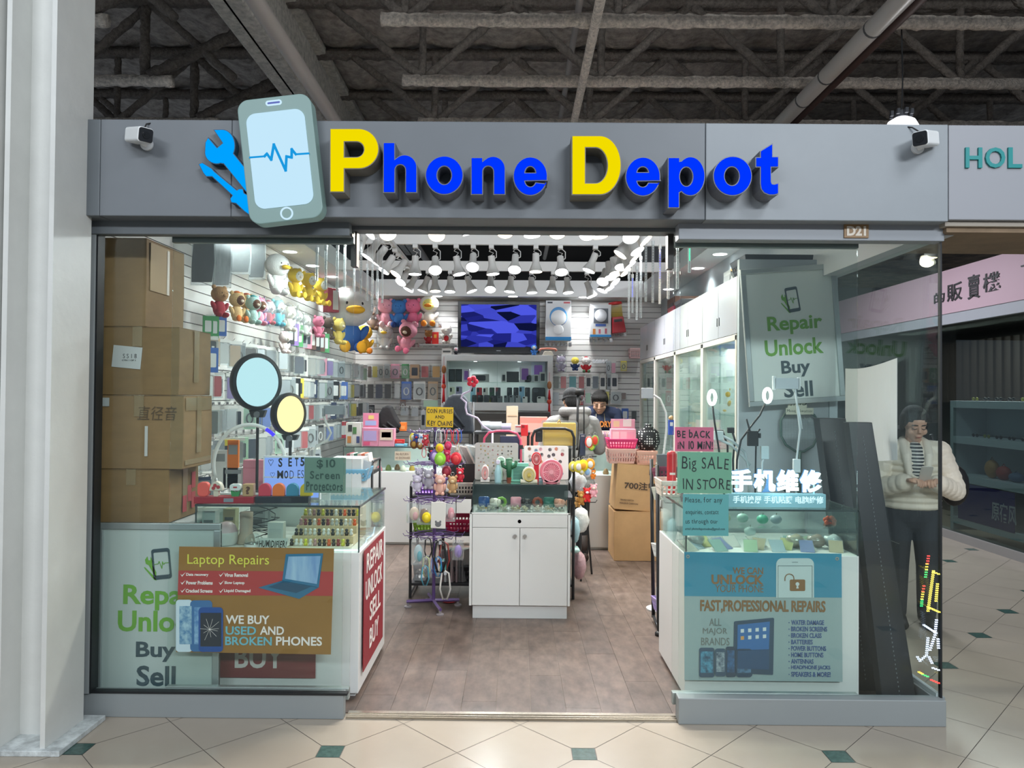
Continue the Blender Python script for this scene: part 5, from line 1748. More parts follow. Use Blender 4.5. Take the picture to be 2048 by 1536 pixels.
# ================================================================ cabinets along the side, back counters
XC = 1.5
def wall_cabinet(i, y0, y1, say, goods=()):
    t = thing('wall_cabinet', say, 'cabinet', (XC, y0, 0), group=None)
    d, w = 0.58, y1 - y0 - .004
    zt, z2, z1 = 2.42, 2.02, .86
    cb = MB().box(0.02, d, 0, .02, 0, zt).box(0.02, d, w - .02, w, 0, zt).box(d - .02, d, 0, w, 0, zt)
    for z in (0.0, z1 - .03, z2, zt - .02):
        cb.box(0.02, d, 0, w, z, z + .02)
    cb.build('body', mat('e2e4e3', .3), t, bevel=.002)
    for k in (0, 1):
        a, b = .003 + k * w / 2, (k + 1) * w / 2 - .003
        dr = MB().box(0, .02, a, b, z2 + .01, zt).build('upper_door', mat('b2b1b5', .22), t, bevel=.002)
        MB().box(-.004, 0, (b - .03) if k == 0 else a + .02, (b - .02) if k == 0 else a + .03, z2 + .10, z2 + .16).build('handle', M_('2c2e30', .4), dr)
        MB().box(0, .02, a, b, .06, z1 - .03).build('lower_door', mat('e6e8e7', .25), t, bevel=.002)
        MB().box(.006 + .01 * k, .012 + .01 * k, a, b, z1 + .03, z2 - .03).build('glass_door', CASEG, t)
    f = MB()
    for (a, b, c, e) in ((0, w, z2 - .035, z2 + .005), (0, w, z1 - .03, z1 + .03), (0, .035, z1, z2), (w - .035, w, z1, z2)):
        f.box(-.004, .028, a, b, c, e)
    f.build('door_frame', mat('d6d0c6', .35), t, bevel=.002)
    for z in (1.18, 1.46, 1.74):
        MB().box(.06, d - .02, .02, w - .02, z, z + .007).build('glass_shelf', CASEG, t)
    return t


ys = (1.345, 2.27, 3.27, 4.27, 5.2)
CS = ['nearest the window', 'second from the window', 'third from the window', 'furthest from the window by the polka dot bag']
for i in range(4):
    wall_cabinet(i, ys[i], ys[i + 1], 'tall white cabinet with glass doors, ' + CS[i])
lamp('cabinet_light', 'AREA', (1.8, 2.4, 1.98), 14, (.95, .98, 1), (.2, 1.6))
k = 0
for (u, v, X, kind, col) in ((1385, 800, 1.72, 'b', 'd98a96'), (1400, 815, 1.8, 'p', 'e8a0a8'), (1440, 790, 1.75, 'b', 'c8656a'), (1452, 815, 1.7, 'p', 'e0b040'), (1424, 830, 1.78, 'p', 'e6c25a'), (1365, 780, 1.75, 'b', 'e4ded6'), (1470, 835, 1.8, 'b', 'd0cabc'), (1345, 760, 1.78, 'b', '8fb6c8'), (1318, 770, 1.8, 'b', 'c9ccd0'), (1410, 735, 1.75, 'b', 'd6cfa8')):
    c = PX(u, v, X)
    zr = max(z for z in (.86, 1.187, 1.467, 1.747) if z <= c.z + .02 or z == .86) + .002
    where = ('clear shelf of the cabinets behind the sale card', )[0]
    if kind == 'p':
        plush('%s soft toy, %s on the %s' % ({'e8a0a8': 'pink', 'e0b040': 'amber', 'e6c25a': 'yellow'}[col], NUM[k], where), (X, c.y, zr), .2, R(-70), fur=col, group='toys in the cabinets')
    else:
        t = thing('toy_box', '%s toy box, %s on the %s' % ({'d98a96': 'pink', 'c8656a': 'red', 'e4ded6': 'white', 'd0cabc': 'cream', '8fb6c8': 'pale blue', 'c9ccd0': 'silver', 'd6cfa8': 'pale yellow'}[col], NUM[k], where), 'box', (X, c.y, zr), R(-90), 'boxes in the cabinets')
        MB().box(-.08, .08, 0, .09, 0, .2).build('body', M_(col, .5), t, bevel=.002)
        MB().box(-.06, .06, -.002, 0, .05, .17).build('window', M_('e9e5df', .3), t)
    k += 1
# crates and boxes on top of the cabinets
basket('dark grey plastic crate on top of the nearest cabinet', (1.80, 1.36, 2.425), .24, .35, .14, '33363a')
basket('small dark crate on the cabinet beside the red box', (1.74, 3.5, 2.425), .13, .3, .12, '4a4648')
basket('red plastic crate on the third cabinet', (1.75, 3.9, 2.425), .13, .3, .10, 'b3363c')
c = PX(1336, 600, 1.7)
t = thing('brown_box', 'brown box on the far cabinet behind the icicle lights', 'box', (1.72, 4.5, 2.425), R(-90))
MB().box(-.2, .2, 0, .3, 0, .26).build('carton', M_('6b4a38', .6), t, bevel=.003)
MB().box(-.12, .12, -.003, 0, .05, .2).build('picture', M_('3a2a24', .5), t)
t = thing('white_box', 'white box on top of the second cabinet', 'box', (1.72, 2.35, 2.425), R(-90))
MB().box(-.1, .1, 0, .2, 0, .2).build('carton', M_('d9dcdc', .5), t, bevel=.003)
MB().box(-.08, .08, -.003, 0, .1, .16).build('print', M_('b9bcc0', .5), t)
t = thing('clear_jar', 'clear plastic jar lying on the second cabinet', 'container', (1.7, 2.02, 2.425))
MB().lathe([(.05, 0), (.052, .1), (.045, .14)], 16).build('jar', CLEAR, t, smooth=True)
MB().lathe([(.047, .14), (.047, .16)], 16).build('lid', M_('c8a050', .4), t, smooth=True)

# three counters along the back
BC = [(-1.82, -.62, 4.17, 'white back counter with glass top beside the pink boxes'), (-.61, .42, 4.17, 'white back counter behind the key chain rack'), (.43, 1.40, 4.0, 'white back counter with glass top before the man in navy')]
BT = []
for x0, x1, y0, say in BC:
    BT.append(counter('display_counter', say, x0, x1, y0, y0 + .5, .775, 1.04))
for i in range(14):      # bits lying in the back counters
    x = (-1.7 + i * .085) if i < 9 else (.6 + (i - 9) * .12)
    col = ('c9a23c', 'd9d9d5', '2b2e33', 'c86a7a', '7a8a4a', '8a6a4a', 'd0c8b8')[i % 7]
    t = thing('trinket', 'small %s trinket, %s inside the back counters' % (('golden', 'white', 'black', 'pink', 'green', 'brown', 'cream')[i % 7], NUM[i]), 'trinket', (x, (4.25 if i < 9 else 4.1) + (i % 3) * .07, .777), i * .7, 'trinkets in the back counters')
    MB().lathe([(.03, 0), (.034, .015), (.02, .05), (.008, .06)], 10).build('body', M_(col, .3), t, smooth=True)
t = thing('price_card', 'small handwritten no return no exchange card on the back counter', 'sign', (P(805, 918, 4.15).x, 4.163, P(805, 921, 4.15).z))
MB().box(-.085, .085, 0, .002, 0, .095).build('sheet', M_('d8cbb4', .6), t)
text('NO RETURN', -.07, .06, .055, .08, -.001, M_('6a4a3a', .6), t, jit=.1)
text('NO EXCHANGE', -.075, .075, .015, .04, -.001, M_('6a4a3a', .6), t, jit=.1)

# ---- middle cabinet with its glass top
Y0 = 1.62
x0, x1 = P(944, 1120, Y0).x, P(1135, 1120, Y0).x
CX = (x0 + x1) / 2
w = (P(1140, 1120, Y0).x - P(938, 1120, Y0).x) / 2
t = thing('centre_cabinet', 'small white cabinet with a drawer, two doors and a glass top in the doorway aisle', 'cabinet', (CX, Y0, 0))
D = .42
zp, zd, zt, zg = P(1040, 1212, Y0).z, P(1040, 1055, Y0).z, P(1040, 1026, Y0).z, P(1040, 969, Y0).z
b = MB().box(-w, -w + .018, 0, D, zp, zt).box(w - .018, w, 0, D, zp, zt).box(-w + .018, w - .018, .02, D, zp, zt - .012)
b.box(-w, w, 0.0, D, zt - .012, zt)
b.build('body', mat('dcdcd8', .28), t, bevel=.002)
MB().box(-w + .025, w - .02, .03, D - .02, .004, zp).build('plinth', mat('cfd0cd', .3), t)
for s in (-1, 1):
    a_, b_ = (-w + .021, -.002) if s < 0 else (.002, w - .021)
    dr = MB().box(a_, b_, 0, .018, zp + .003, zd - .003).build('door', mat('d8d8d4', .22), t, bevel=.0015)
    MB().lathe([(0, -.022), (.013, -.022), (.015, -.012), (.007, -.008), (.007, 0)], 18, M=Matrix.Translation((s * .035, 0, zd - .06)) @ Matrix.Rotation(R(-90), 4, 'X')).build('knob', CHROME, dr, smooth=True)
dr = MB().box(-w + .021, w - .021, 0, .018, zd, zt - .013).build('drawer', mat('d8d8d4', .22), t, bevel=.0015)
kx = P(1039, 1043, Y0)
MB().lathe([(0, -.006), (.012, -.006), (.013, 0)], 18, M=Matrix.Translation((kx.x - CX, 0, kx.z)) @ Matrix.Rotation(R(90), 4, 'X')).build('lock', CHROME, dr, smooth=True)
gw = w - .02
MB().box(-gw, gw, .006, .011, zt, zg - .006).build('glass_front', CASEG, t)
MB().box(-gw, -gw + .005, .011, D - .01, zt, zg - .006).box(gw - .005, gw, .011, D - .01, zt, zg - .006).build('glass_side', CASEG, t)
MB().box(-gw, gw, .004, D, zg - .006, zg).build('glass_top', CASEG, t)
e = MB().box(-gw - .001, gw + .001, .003, .009, zg - .007, zg + .001)
for s in (-1, 1):
    e.box(s * gw - .002, s * gw + .002, .004, .011, zt, zg).box(s * gw - .002, s * gw + .002, .004, D, zg - .006, zg + .001)
e.build('glass_edge', EDGE, t)
MB().box(-gw, gw, D - .03, D - .01, zt, zg - .006).build('back_panel', M_('39474a', .4), t)
# trinkets in clear boxes under the glass
for i in range(8):
    x = -gw + .055 + i * (2 * gw - .11) / 7
    o = thing('trinket_box', 'clear box of beads, %s along the front under the cabinet glass' % NUM[i], 'box', (CX + x, Y0 + .03 + .02 * (i % 2), zt + .001), group='clear boxes under the glass')
    MB().box(-.036, .036, 0, .07, 0, .05).build('box', CLEAR, o)
    m = MB()
    for j in range(9):
        m.ell((rnd.uniform(-.026, .026), rnd.uniform(.01, .06), rnd.uniform(.01, .035)), rnd.uniform(.006, .011), 6)
    m.build('bead', M_(rnd.choice(('c9bfa0', 'bfb7a2', 'd9c9b8', '9a9c8e')), .3), o, smooth='all')
for i, (u, v, col, say) in enumerate(((968, 998, '1f4f8a', 'blue'), (990, 998, 'd9d6c8', 'white and black'), (1003, 992, '6a9a3a', 'green'), (1032, 995, 'c98a96', 'pink'), (1052, 996, '24262a', 'black'), (1075, 997, '8a3f2a', 'red-brown'), (1098, 994, '1f6a5c', 'teal'), (1118, 1003, 'e0a08a', 'peach'))):
    c = P(u, v, Y0 + .2)
    o = thing('enamel_charm', '%s charm standing at the back under the cabinet glass' % say, 'charm', (c.x, Y0 + .2, zt + .001), group='charms under the glass')
    m = MB()
    if i % 3 == 0:
        m.prism(rrect(-.04, .04, .01, .085, .012), -.015, .015)
    elif i % 3 == 1:
        m.ell((0, 0, .04), (.045, .03, .036), 12).ell((-.02, -.02, .06), (.02, .016, .02), 8).ell((.028, -.015, .05), (.018, .016, .022), 8)
    else:
        m.tube([(.03 * math.cos(a_ * .7), 0, .045 + .032 * math.sin(a_ * .7)) for a_ in range(9)], .012, 8, closed=True)
    m.build('figure', M_(col, .35), o, smooth='all')
    MB().box(-.03, .03, -.016, .016, 0, .012).build('foot', M_(('c9a24a', '2a2c30', 'd6d2c8')[i % 3], .3), o)

# ---- on the cabinet: pin boards and hand fans
def pin_board(say, u0, v0, u1, v1, Y, col, n, cols, sz):
    x0, x1, z0, z1 = rect(u0, v0, u1, v1, Y)
    z0 = zg + .002
    t = thing('pin_board', say, 'board', ((x0 + x1) / 2, Y, z0), (R(-8), 0, 0))
    w_, h_ = (x1 - x0) / 2, (z1 - z0) * 1.01
    MB().prism(rrect(-w_, w_, 0, h_, .015), 0, .008).build('board', mat(col, .7), t, bevel=.002)
    r_ = random.Random(n)
    ny = int(math.sqrt(n / (w_ * 2) * h_)) + 1
    nx = n // ny
    for j in range(ny):
        for i in range(nx):
            m = MB().lathe([(0, -.004), (sz * .8, -.004), (sz, 0)], 10, M=Matrix.Translation((-w_ * .86 + 1.72 * w_ * (i + r_.uniform(.1, .6)) / nx, 0, h_ * (.93 - .86 * (j + r_.uniform(0, .5)) / ny))) @ Matrix.Rotation(R(-90), 4, 'X') @ Matrix.Scale(-1, 4, (0, 0, 1)))
            m.build('pin_badge', M_(r_.choice(cols), .35), t)
    return t


pin_board('grey board covered with small round pin badges on the cabinet', 950, 886, 1036, 966, Y0 + .25, 'a9a6a0', 70, ('d9b08a', 'e6e0d6', '2c2e30', 'c9a23c', 'b3525a', '7a9a6a', 'dfd3c0'), .0065)
pin_board('white board of larger charms behind the pink fan', 1048, 892, 1137, 950, Y0 + .30, 'd9d6d0', 30, ('d98a6a', 'e6b0b8', '7aa0b8', 'c8404a', '4a4a50', 'e0c060', 'e9e4dc'), .014)


def fan(say, u, v, ru, rv, Y, col, face, depth=.03, foot=None, grille=True, z0=None, shape=None):
    c = P(u, v, Y)
    a, b = ru * mpp(Y), rv * mpp(Y)
    z0 = zg + .002
    t = thing('hand_fan', say, 'fan', (c.x, Y, z0))
    cz = c.z - z0
    MB().prism(circ(0, cz, a, 36, b), 0, depth).build('housing', M_(col, .35), t, bevel=.006)
    m = MB()
    ring_prism(m, circ(0, cz, a * .80, 36, b * .80), circ(0, cz, a * .70, 36, b * .70), -.004, 0)
    if grille:
        for i in range(24):
            an = 2 * PI * i / 24
            m.tube([(a * .18 * math.cos(an), -.003, cz + b * .18 * math.sin(an)), (a * .72 * math.cos(an + .3), -.003, cz + b * .72 * math.sin(an + .3))], a * .022, 4)
    m.build('grille', M_(face, .35), t)
    MB().prism(circ(0, cz, a * .18, 18, b * .18), -.006, 0).build('hub', M_(face, .3), t)
    lo = max(.004, cz - b * .6)
    fw = foot[0] * mpp(Y) if foot else a * .6
    MB().box(-fw, fw, .0, depth + .01, 0, lo).build('stand', M_(foot[1] if foot else col, .4), t, bevel=.004)
    return t


fan('big round pink desk fan on the cabinet', 1103, 944, 23, 25, Y0 + .10, 'e07888', 'e8a0a8', .05, (17, 'e8a6ac'))
fan('pink and white oval fan at the pin board corner', 970, 946, 8, 16, Y0 + .10, 'dcd4ce', 'd98a86', .03, (9, 'd9d2cc'))
fan('yellow cream fan in the middle of the fan row', 1058, 950, 14, 16, Y0 + .08, 'd9d3b4', 'c9b45a', .035, (17, 'd6d2bc'))
fan('red framed bunny fan standing tall between the boards', 1073, 918, 10, 14, Y0 + .13, 'c8202c', 'd9a8a8', .03, (5, 'c22030'))
t, w_, h_ = pbox('mint_fan', 'square mint green fan with slotted front on the cabinet', 'fan', 1022, 926, 1057, 968, Y0 + .16, .04, '7ac0aa', rest=zg + .002)
m = MB()
for i in range(9):
    m.box(-w_ * .75, w_ * .6, -.002, 0, h_ * (.14 + i * .08), h_ * (.17 + i * .08))
m.build('slot', M_('2f4a48', .5), t)
c = P(1018, 945, Y0 + .07)
t = thing('cactus_fan', 'dark green cactus shaped stand in a terracotta pot on the cabinet', 'ornament', (c.x, Y0 + .07, zg + .002))
T = lambda v: P(1018, v, Y0 + .07).z - zg - .002
MB().lathe([(.015, 0), (.019, T(956)), (.02, T(955))], 14).build('pot', M_('7a3f2a', .6), t, smooth=True)
m = MB().tube([(0, 0, T(957)), (0, 0, T(920))], [.016, .024], 12).ell((0, 0, T(920)), (.026, .022, .016), 12)
for s in (-1, 1):
    m.tube([(0, 0, T(938)), (s * .045, 0, T(932)), (s * .05, 0, T(924))], .013, 8).ell((s * .05, 0, T(924)), .0135, 8)
m.build('cactus', mat('1f5a3a', .6), t, smooth='all')
t = thing('bottle_fan', 'pale blue bottle shaped fan beside the cactus', 'fan', (P(996, 950, Y0 + .09).x, Y0 + .09, zg + .002))
T2 = lambda v: P(996, v, Y0 + .09).z - zg - .002
MB().lathe([(.024, 0), (.026, T2(945)), (.018, T2(936)), (.012, T2(930))], 16).build('body', M_('9ac0c4', .35), t, smooth=True)
MB().prism(circ(0, T2(924), .016, 18), -.008, .012).build('head', M_('d6cfe0', .4), t, bevel=.002)
t, w_, h_ = pbox('blue_box', 'light blue box between the cream fan and the red fan', 'box', 1066, 955, 1088, 968, Y0 + .15, .05, '8ab4c4', prints=((.2, .8, .3, .7, 'c9dde2'),), rest=zg + .002)
fan('mint round fan behind the cactus', 1002, 922, 9, 9, Y0 + .2, 'cfe6d8', 'bfe0c8', .02, (3, 'b8d6c6'))
# small red boxes of cards behind the boards, yellow bag
YR = 2.15

# ---- black rack behind the cabinet: tall arched frame and low shelves
t = thing('display_rack', 'black tube rack with an arched frame and three shelves behind the cabinet', 'rack', (-.2, YR, 0))
q_ = lambda u, v, Y=YR: P(u, v, Y) - Vector((-.2, YR, 0))
def fr_(pts, r):
    return MB().tube(pts, r, 10)
a0, a1 = q_(1064, 900), q_(1148, 900)
ztop = q_(1100, 857).z
arch = [(a0.x, 0, .79), (a0.x, 0, ztop - .07), (a0.x + .02, 0, ztop - .02), (a0.x + .07, 0, ztop), (a1.x - .07, 0, ztop), (a1.x - .02, 0, ztop - .02), (a1.x, 0, ztop - .07), (a1.x, 0, 0.006)]
fr_(arch, .0115).build('arched_frame', BLK, t, smooth=True)
xl = q_(821, 1100).x
m = MB()
m.tube([(xl, 0, .006), (xl, 0, q_(821, 972).z), (xl, .04, q_(821, 965).z)], .0115, 8)
m.tube([(xl, .42, .006), (xl, .42, .85)], .0115, 8).tube([(a1.x, .42, .006), (a1.x, .42, ztop)], .0115, 8)
m.tube([(xl, 0, .03), (xl, .42, .03)], .01, 8)
m.build('post', BLK, t, smooth=True)
ZSH = (.12, .51, .80)
for z in ZSH:
    MB().box(xl, a1.x, 0, .42, z - .02, z).build('shelf', M_('232427', .5), t, bevel=.002)
def on_rack(u):
    return P(u, 1000, YR + .02).x
bz = lambda k_: ZSH[k_] + .002
for u0, u1, k_, h_, col, say in ((826, 888, 2, .10, '8a5fb0', 'purple plastic basket on the top shelf of the black rack'), (896, 948, 2, .10, 'd6d0c2', 'cream plastic basket on the top shelf of the black rack'), (826, 868, 1, .085, '9ac23c', 'lime green basket on the middle shelf of the black rack'), (890, 941, 1, .10, 'b3204a', 'crimson basket on the middle shelf of the black rack'), (889, 941, 0, .12, '1c1d20', 'black basket on the bottom shelf of the black rack'), (828, 852, 0, .14, 'c9cccd', 'clear grey basket on the bottom shelf of the black rack')):
    x0, x1 = P(u0, 1000, YR + .03).x, P(u1, 1000, YR + .03).x
    basket(say, ((x0 + x1) / 2, YR + .03, bz(k_)), (x1 - x0) / 2, .3, h_, col)
for i in range(9):
    x = P(893 + i * 5.2, 1000, YR + .1).x
    o = thing('card_packet', 'upright film packet, %s in the black basket at the foot of the rack' % NUM[i], 'packet', (x, YR + .08, ZSH[0] + .004), R(rnd.uniform(55, 85)), 'upright packets in the black basket')
    MB().box(-.06, .06, -.006, .006, 0, .24).build('card', M_(rnd.choice(('8a6a6a', '6a4a4a', 'b8b8b4', '4a4a4e', '9a7a7a')), .4), o)
    MB().box(-.065, .065, -.008, .008, -.0, .25).build('film', BAG, o)
# dark bin contents, crates of card packets behind the spinner top
for i in range(14):
    u = 905 + i * 9.5
    a = P(u, 905, YR + .28)
    col = rnd.choice(('e9e5dc', 'd9d2cc', 'e6e6e2', 'cdbdb2', 'dfe3e4', 'c9a2a2'))
    o = thing('screen_film_packet', '%s film packet, %s in the leaning row behind the pin board' % ({'e9e5dc': 'ivory', 'd9d2cc': 'cream', 'e6e6e2': 'white', 'cdbdb2': 'beige', 'dfe3e4': 'pale grey', 'c9a2a2': 'pinkish'}[col], NUM[i]), 'packet', (a.x, YR + .2 + .1 * (i % 2), .90), (0, R(-28), R(25)), 'leaning film packets')
    MB().box(-.006, .006, -.07, .07, 0, .32).build('card', M_(col, .4), o)
    MB().box(-.009, .009, -.075, .075, 0, .33).build('film', BAG, o)
x0, x1 = P(900, 900, YR + .1).x, P(1050, 900, YR + .1).x
t = thing('black_bin', 'black bin holding the leaning film packets', 'bin', ((x0 + x1) / 2, YR + .1, .802))
hw = (x1 - x0) / 2
MB().box(-hw, hw, 0, .004, 0, .24).box(-hw, hw, .3, .304, 0, .24).box(-hw, -hw + .004, 0, .3, 0, .24).box(hw - .004, hw, 0, .3, 0, .24).box(-hw, hw, 0, .3, 0, .004).build('bin', M_('2a2526', .5), t)
MB().tube([(-hw, 0, .242), (hw, 0, .242), (hw, .3, .242), (-hw, .3, .242)], .004, 6, closed=True).build('rim', BLK, t)
# pink arched rail with dark blue pouch
t = thing('pink_rail', 'pink arched metal rail rising behind the grey pin board', 'rack', (P(1005, 960, 2.0).x, 2.07, zg - .16))
r_ = lambda u, v: P(u, v, 2.07) - t.location
pts = [(r_(967, 960).x, 0, 0)] + [(r_(u, v).x, 0, r_(u, v).z) for u, v in ((967, 895), (969, 876), (978, 865), (994, 862), (1018, 862), (1034, 867), (1041, 880), (1042, 900))] + [(r_(1042, 960).x, 0, 0)]
MB().tube(pts, .0095, 10).build('rail', M_('d0506e', .35), t, smooth=True)
MB().box(r_(1038, 895).x, r_(1046, 895).x, -.012, .012, r_(1040, 898).z, r_(1040, 890).z).build('clamp', BLK, t)
t, w_, h_ = pbox('film_packet', 'dark navy packet leaning under the pink rail', 'packet', 1000, 872, 1040, 918, 2.12, .02, '2b3048', prints=((.05, .95, .05, .95, '343a56'),))
# yellow folded cloth in a clear bag
t, w_, h_ = pbox('yellow_towel', 'bright yellow folded cloth in a clear bag on the rack', 'cloth', 1086, 845, 1152, 892, YR + .06, .05, 'e0b21c', bevel=.012)
MB().prism(rrect(-w_ * 1.08, w_ * 1.08, -.02, h_ * 1.08, .02), -.012, .065).build('clear_bag', BAG, t)
MB().tube([(-w_ * .1, .01, h_), (-w_ * .02, -.005, h_ + .02), (w_ * .06, .01, h_)], .006, 6).build('knot', M_('e3b62a', .6), t, smooth='all')
pbox('phone_pouch', 'black zip pouch hanging inside the arched frame', 'pouch', 1071, 859, 1085, 884, YR + .03, .015, '1b1c20', bevel=.006, prints=((.3, .7, .75, .85, '4a4c50'),))
pbox('phone_pouch', 'dark navy long pouch hanging from the arched frame post', 'pouch', 1160, 868, 1171, 912, YR - .02, .012, '28324a', bevel=.004, prints=((.2, .8, .88, .94, '8a8c90'),))
# plush key rings at the arched frame
def keyring(say, u, v0, v1, Y, col, kind='ball', group='key rings on the rack', col2=None, rot=0.0):
    a, b = P(u, v0, Y), P(u, v1, Y)
    h = a.z - b.z
    t = thing('key_ring', say, 'key ring', (b.x, Y, b.z), rot, group)
    if kind == 'ball':
        MB().ell((0, 0, h * .42), (h * .36, h * .26, h * .42), 12).build('charm', mat(col, .8), t, smooth='all')
        MB().ell((0, -h * .2, h * .42), (h * .2, h * .12, h * .24), 10).build('charm_front', mat(col2 or 'e9e4da', .7), t, smooth='all')
    elif kind == 'bear':
        m = MB().ell((0, 0, h * .26), (h * .2, h * .16, h * .26), 10).ell((0, 0, h * .62), (h * .22, h * .19, h * .2), 12)
        for s in (-1, 1):
            m.ell((s * h * .17, 0, h * .79), h * .075, 8).ell((s * h * .2, -.01, h * .34), (h * .07, h * .07, h * .14), 8).ell((s * h * .12, -h * .12, h * .07), (h * .08, h * .1, h * .08), 8)
        m.build('charm', mat(col, .85), t, smooth='all')
        MB().ell((0, -h * .17, h * .58), (h * .1, h * .06, h * .08), 8).build('muzzle', mat(col2 or 'e9ddc8', .8), t, smooth='all')
    elif kind == 'strap':
        w_ = h * .11
        MB().tube([(-w_, 0, h * .9), (-w_ * 1.5, 0, h * .4), (-w_ * .6, 0, .02), (w_ * .6, 0, .02), (w_ * 1.5, 0, h * .4), (w_, 0, h * .9), (0, 0, h * .97)], h * .03, 6, closed=True).build('strap', M_(col, .45), t, smooth='all')
        MB().cbox((0, 0, h * .9), (h * .08, h * .05, h * .1)).build('clasp', M_(col2 or 'b9bcc0', .3), t)
    elif kind == 'slice':
        MB().ell((0, 0, h * .42), (h * .3, h * .1, h * .42), 14).build('charm', M_(col, .4), t, smooth='all')
        MB().ell((0, -h * .04, h * .42), (h * .22, h * .09, h * .34), 14).build('charm_front', M_(col2 or 'e9e060', .4), t, smooth='all')
    MB().tube([(.012 * math.cos(x * PI / 5), 0, h * .93 + .012 * math.sin(x * PI / 5)) for x in range(10)], .0018, 5, closed=True).build('ring', CHROME, t, smooth='all')
    return t


for (u, v0, v1, col, kind, say, c2) in ((1178, 868, 896, 'd94a3c', 'slice', 'red watermelon slice key ring at the frame post', 'e9e4da'), (1183, 876, 902, '4fa83c', 'slice', 'green lemon slice key ring at the frame post', 'e6e04a'), (1190, 866, 892, '7a9a3c', 'slice', 'red and green fruit key ring behind the others', 'd8402c'),
                                        (1146, 918, 944, 'e0cf5a', 'ball', 'yellow chick key ring nearest the frame post', None), (1157, 916, 946, 'e3d04a', 'ball', 'yellow chick key ring with pale face in the yellow cluster', None), (1166, 914, 944, 'f0d81e', 'ball', 'bright yellow duck key ring in the yellow cluster', 'e8a02c'), (1180, 912, 940, 'ef9a2c', 'ball', 'orange plush key ring in the yellow cluster', None), (1174, 928, 955, 'dfe3e6', 'ball', 'white and blue key ring in the yellow cluster', '8fb4d8'), (1186, 936, 958, 'e8862c', 'bear', 'orange bear key ring in the yellow cluster', None), (1163, 932, 950, 'e6dc8a', 'ball', 'cream key ring in the yellow cluster', None),
                                        (1162, 976, 1010, 'b8803c', 'bear', 'brown cat key ring in the lower cluster by the frame', 'e6c070'), (1174, 970, 1004, 'd62a2c', 'bear', 'red and white doll key ring in the lower cluster', 'eceaea'), (1187, 963, 994, 'eba8b0', 'bear', 'pale pink bear key ring in the lower cluster', None), (1155, 990, 1014, 'd0a060', 'bear', 'tan bear key ring in the lower cluster', None)):
    keyring(say, u, v0, v1, YR - .03 - .02 * (u % 3), col, kind, col2=c2)
MB_h = MB().tube([(q_(1148, 962).x, 0, q_(1148, 1005).z), (q_(1190, 1000).x, -.04, q_(1190, 1003).z), (q_(1193, 1000).x, -.04, q_(1193, 998).z)], .004, 6).tube([(q_(1148, 962).x, 0, q_(1148, 915).z), (q_(1192, 912).x, -.04, q_(1192, 912).z)], .004, 6)
MB_h.build('hook_arm', BLK, [o for o in bpy.data.objects if o.name == 'display_rack'][0], smooth='all')
# bagged goods on the frame's far side
for (u0, v0, u1, v1, col, say, Y) in ((1142, 940, 1172, 985, 'c9ccd0', 'clear plastic box behind the yellow key rings', 2.3), (1146, 1014, 1178, 1066, 'e0ded8', 'white crumpled plastic bag beside the boots', 2.5), (1142, 1034, 1160, 1086, '9fc0c8', 'pale blue carrier bag below the white bag', 2.42), (1146, 1102, 1172, 1160, 'c9a2a8', 'pinkish bagged packet low beside the rack', 2.4), (1142, 1094, 1160, 1108, 'bfe0da', 'mint folded cloth low beside the rack', 2.36)):
    x0, x1, z0, z1 = rect(u0, v0, u1, v1, Y)
    t = thing('plastic_bag', say, 'bag', ((x0 + x1) / 2, Y, z0), None)
    m = MB().ell((0, .05, (z1 - z0) * .46), ((x1 - x0) * .55, .07, (z1 - z0) * .5), 14)
    m.v = [Vector((p.x * (1 + .12 * math.sin(p.z * 70 + p.y * 40)), p.y, p.z)) for p in m.v]
    m.build('bag', mat(col, .35, noise=.15, scale=20, bump=.4, bscale=30), t, smooth='all')
    MB().tube([(-.02, .05, (z1 - z0) * .9), (0, .04, (z1 - z0) * 1.02), (.02, .05, (z1 - z0) * .9)], .004, 6).build('handle', M_(col, .4), t, smooth='all')

# ---- purple revolving stand of key chains
XS, YS = P(868, 1100, 1.92).x, 1.92
PUR = mat('5b4378', .4)
t = thing('revolving_stand', 'purple revolving stand hung with key chains beside the white cabinet', 'display stand', (XS, YS, 0))
Z = lambda v: P(868, v, YS).z
MB().tube([(0, 0, .05), (0, 0, Z(852))], .013, 10).build('pole', PUR, t, smooth=True)
for i, (dx, dy) in enumerate(((-.20, -.02), (.19, .04), (.075, -.22), (-.06, .2))):
    MB().tube([(0, 0, .052), (dx, dy, .045)], .013, 4).build('foot_bar', PUR, t)
    MB().lathe([(.028, .004), (.028, .012), (.01, .016), (.01, .035)], 14, (dx * .95, dy * .95, 0)).build('foot_pad', M_('8a8486', .3), t, smooth=True)
TI = [Z(862), Z(926), Z(999), Z(1068)]
for z, r in zip(TI, (.20, .22, .22, .22)):
    m = MB().tube([(.07 * math.cos(a * PI / 8), .07 * math.sin(a * PI / 8), z) for a in range(16)], .004, 6, closed=True)
    m.tube([(r * .72 * math.cos(a * PI / 10), r * .72 * math.sin(a * PI / 10), z) for a in range(20)], .0035, 6, closed=True)
    for a in range(12):
        c_, s_ = math.cos(a * PI / 6 + .2), math.sin(a * PI / 6 + .2)
        m.tube([(.013 * c_, .013 * s_, z), (r * c_, r * s_, z - .006), (r * 1.06 * c_, r * 1.06 * s_, z + .012)], .003, 5)
    m.build('hook_ring', PUR, t, smooth='all')
ct, w_, h_ = sheet('yellow_card', 'yellow card reading coin purses and key chains on the revolving stand', 'sign', *[f(v) for f, v in ()] or (P(852, 850, YS - .01).x, P(906, 850, YS - .01).x, P(870, 854, YS - .01).z, P(870, 814, YS - .01).z), YS - .015, 'd9b21e', (0, R(1), 0))
text('COIN PURSES', -w_ * .94, w_ * .94, h_ * .68, h_ * .92, -.0015, INK, ct, off=.015, jit=.08)
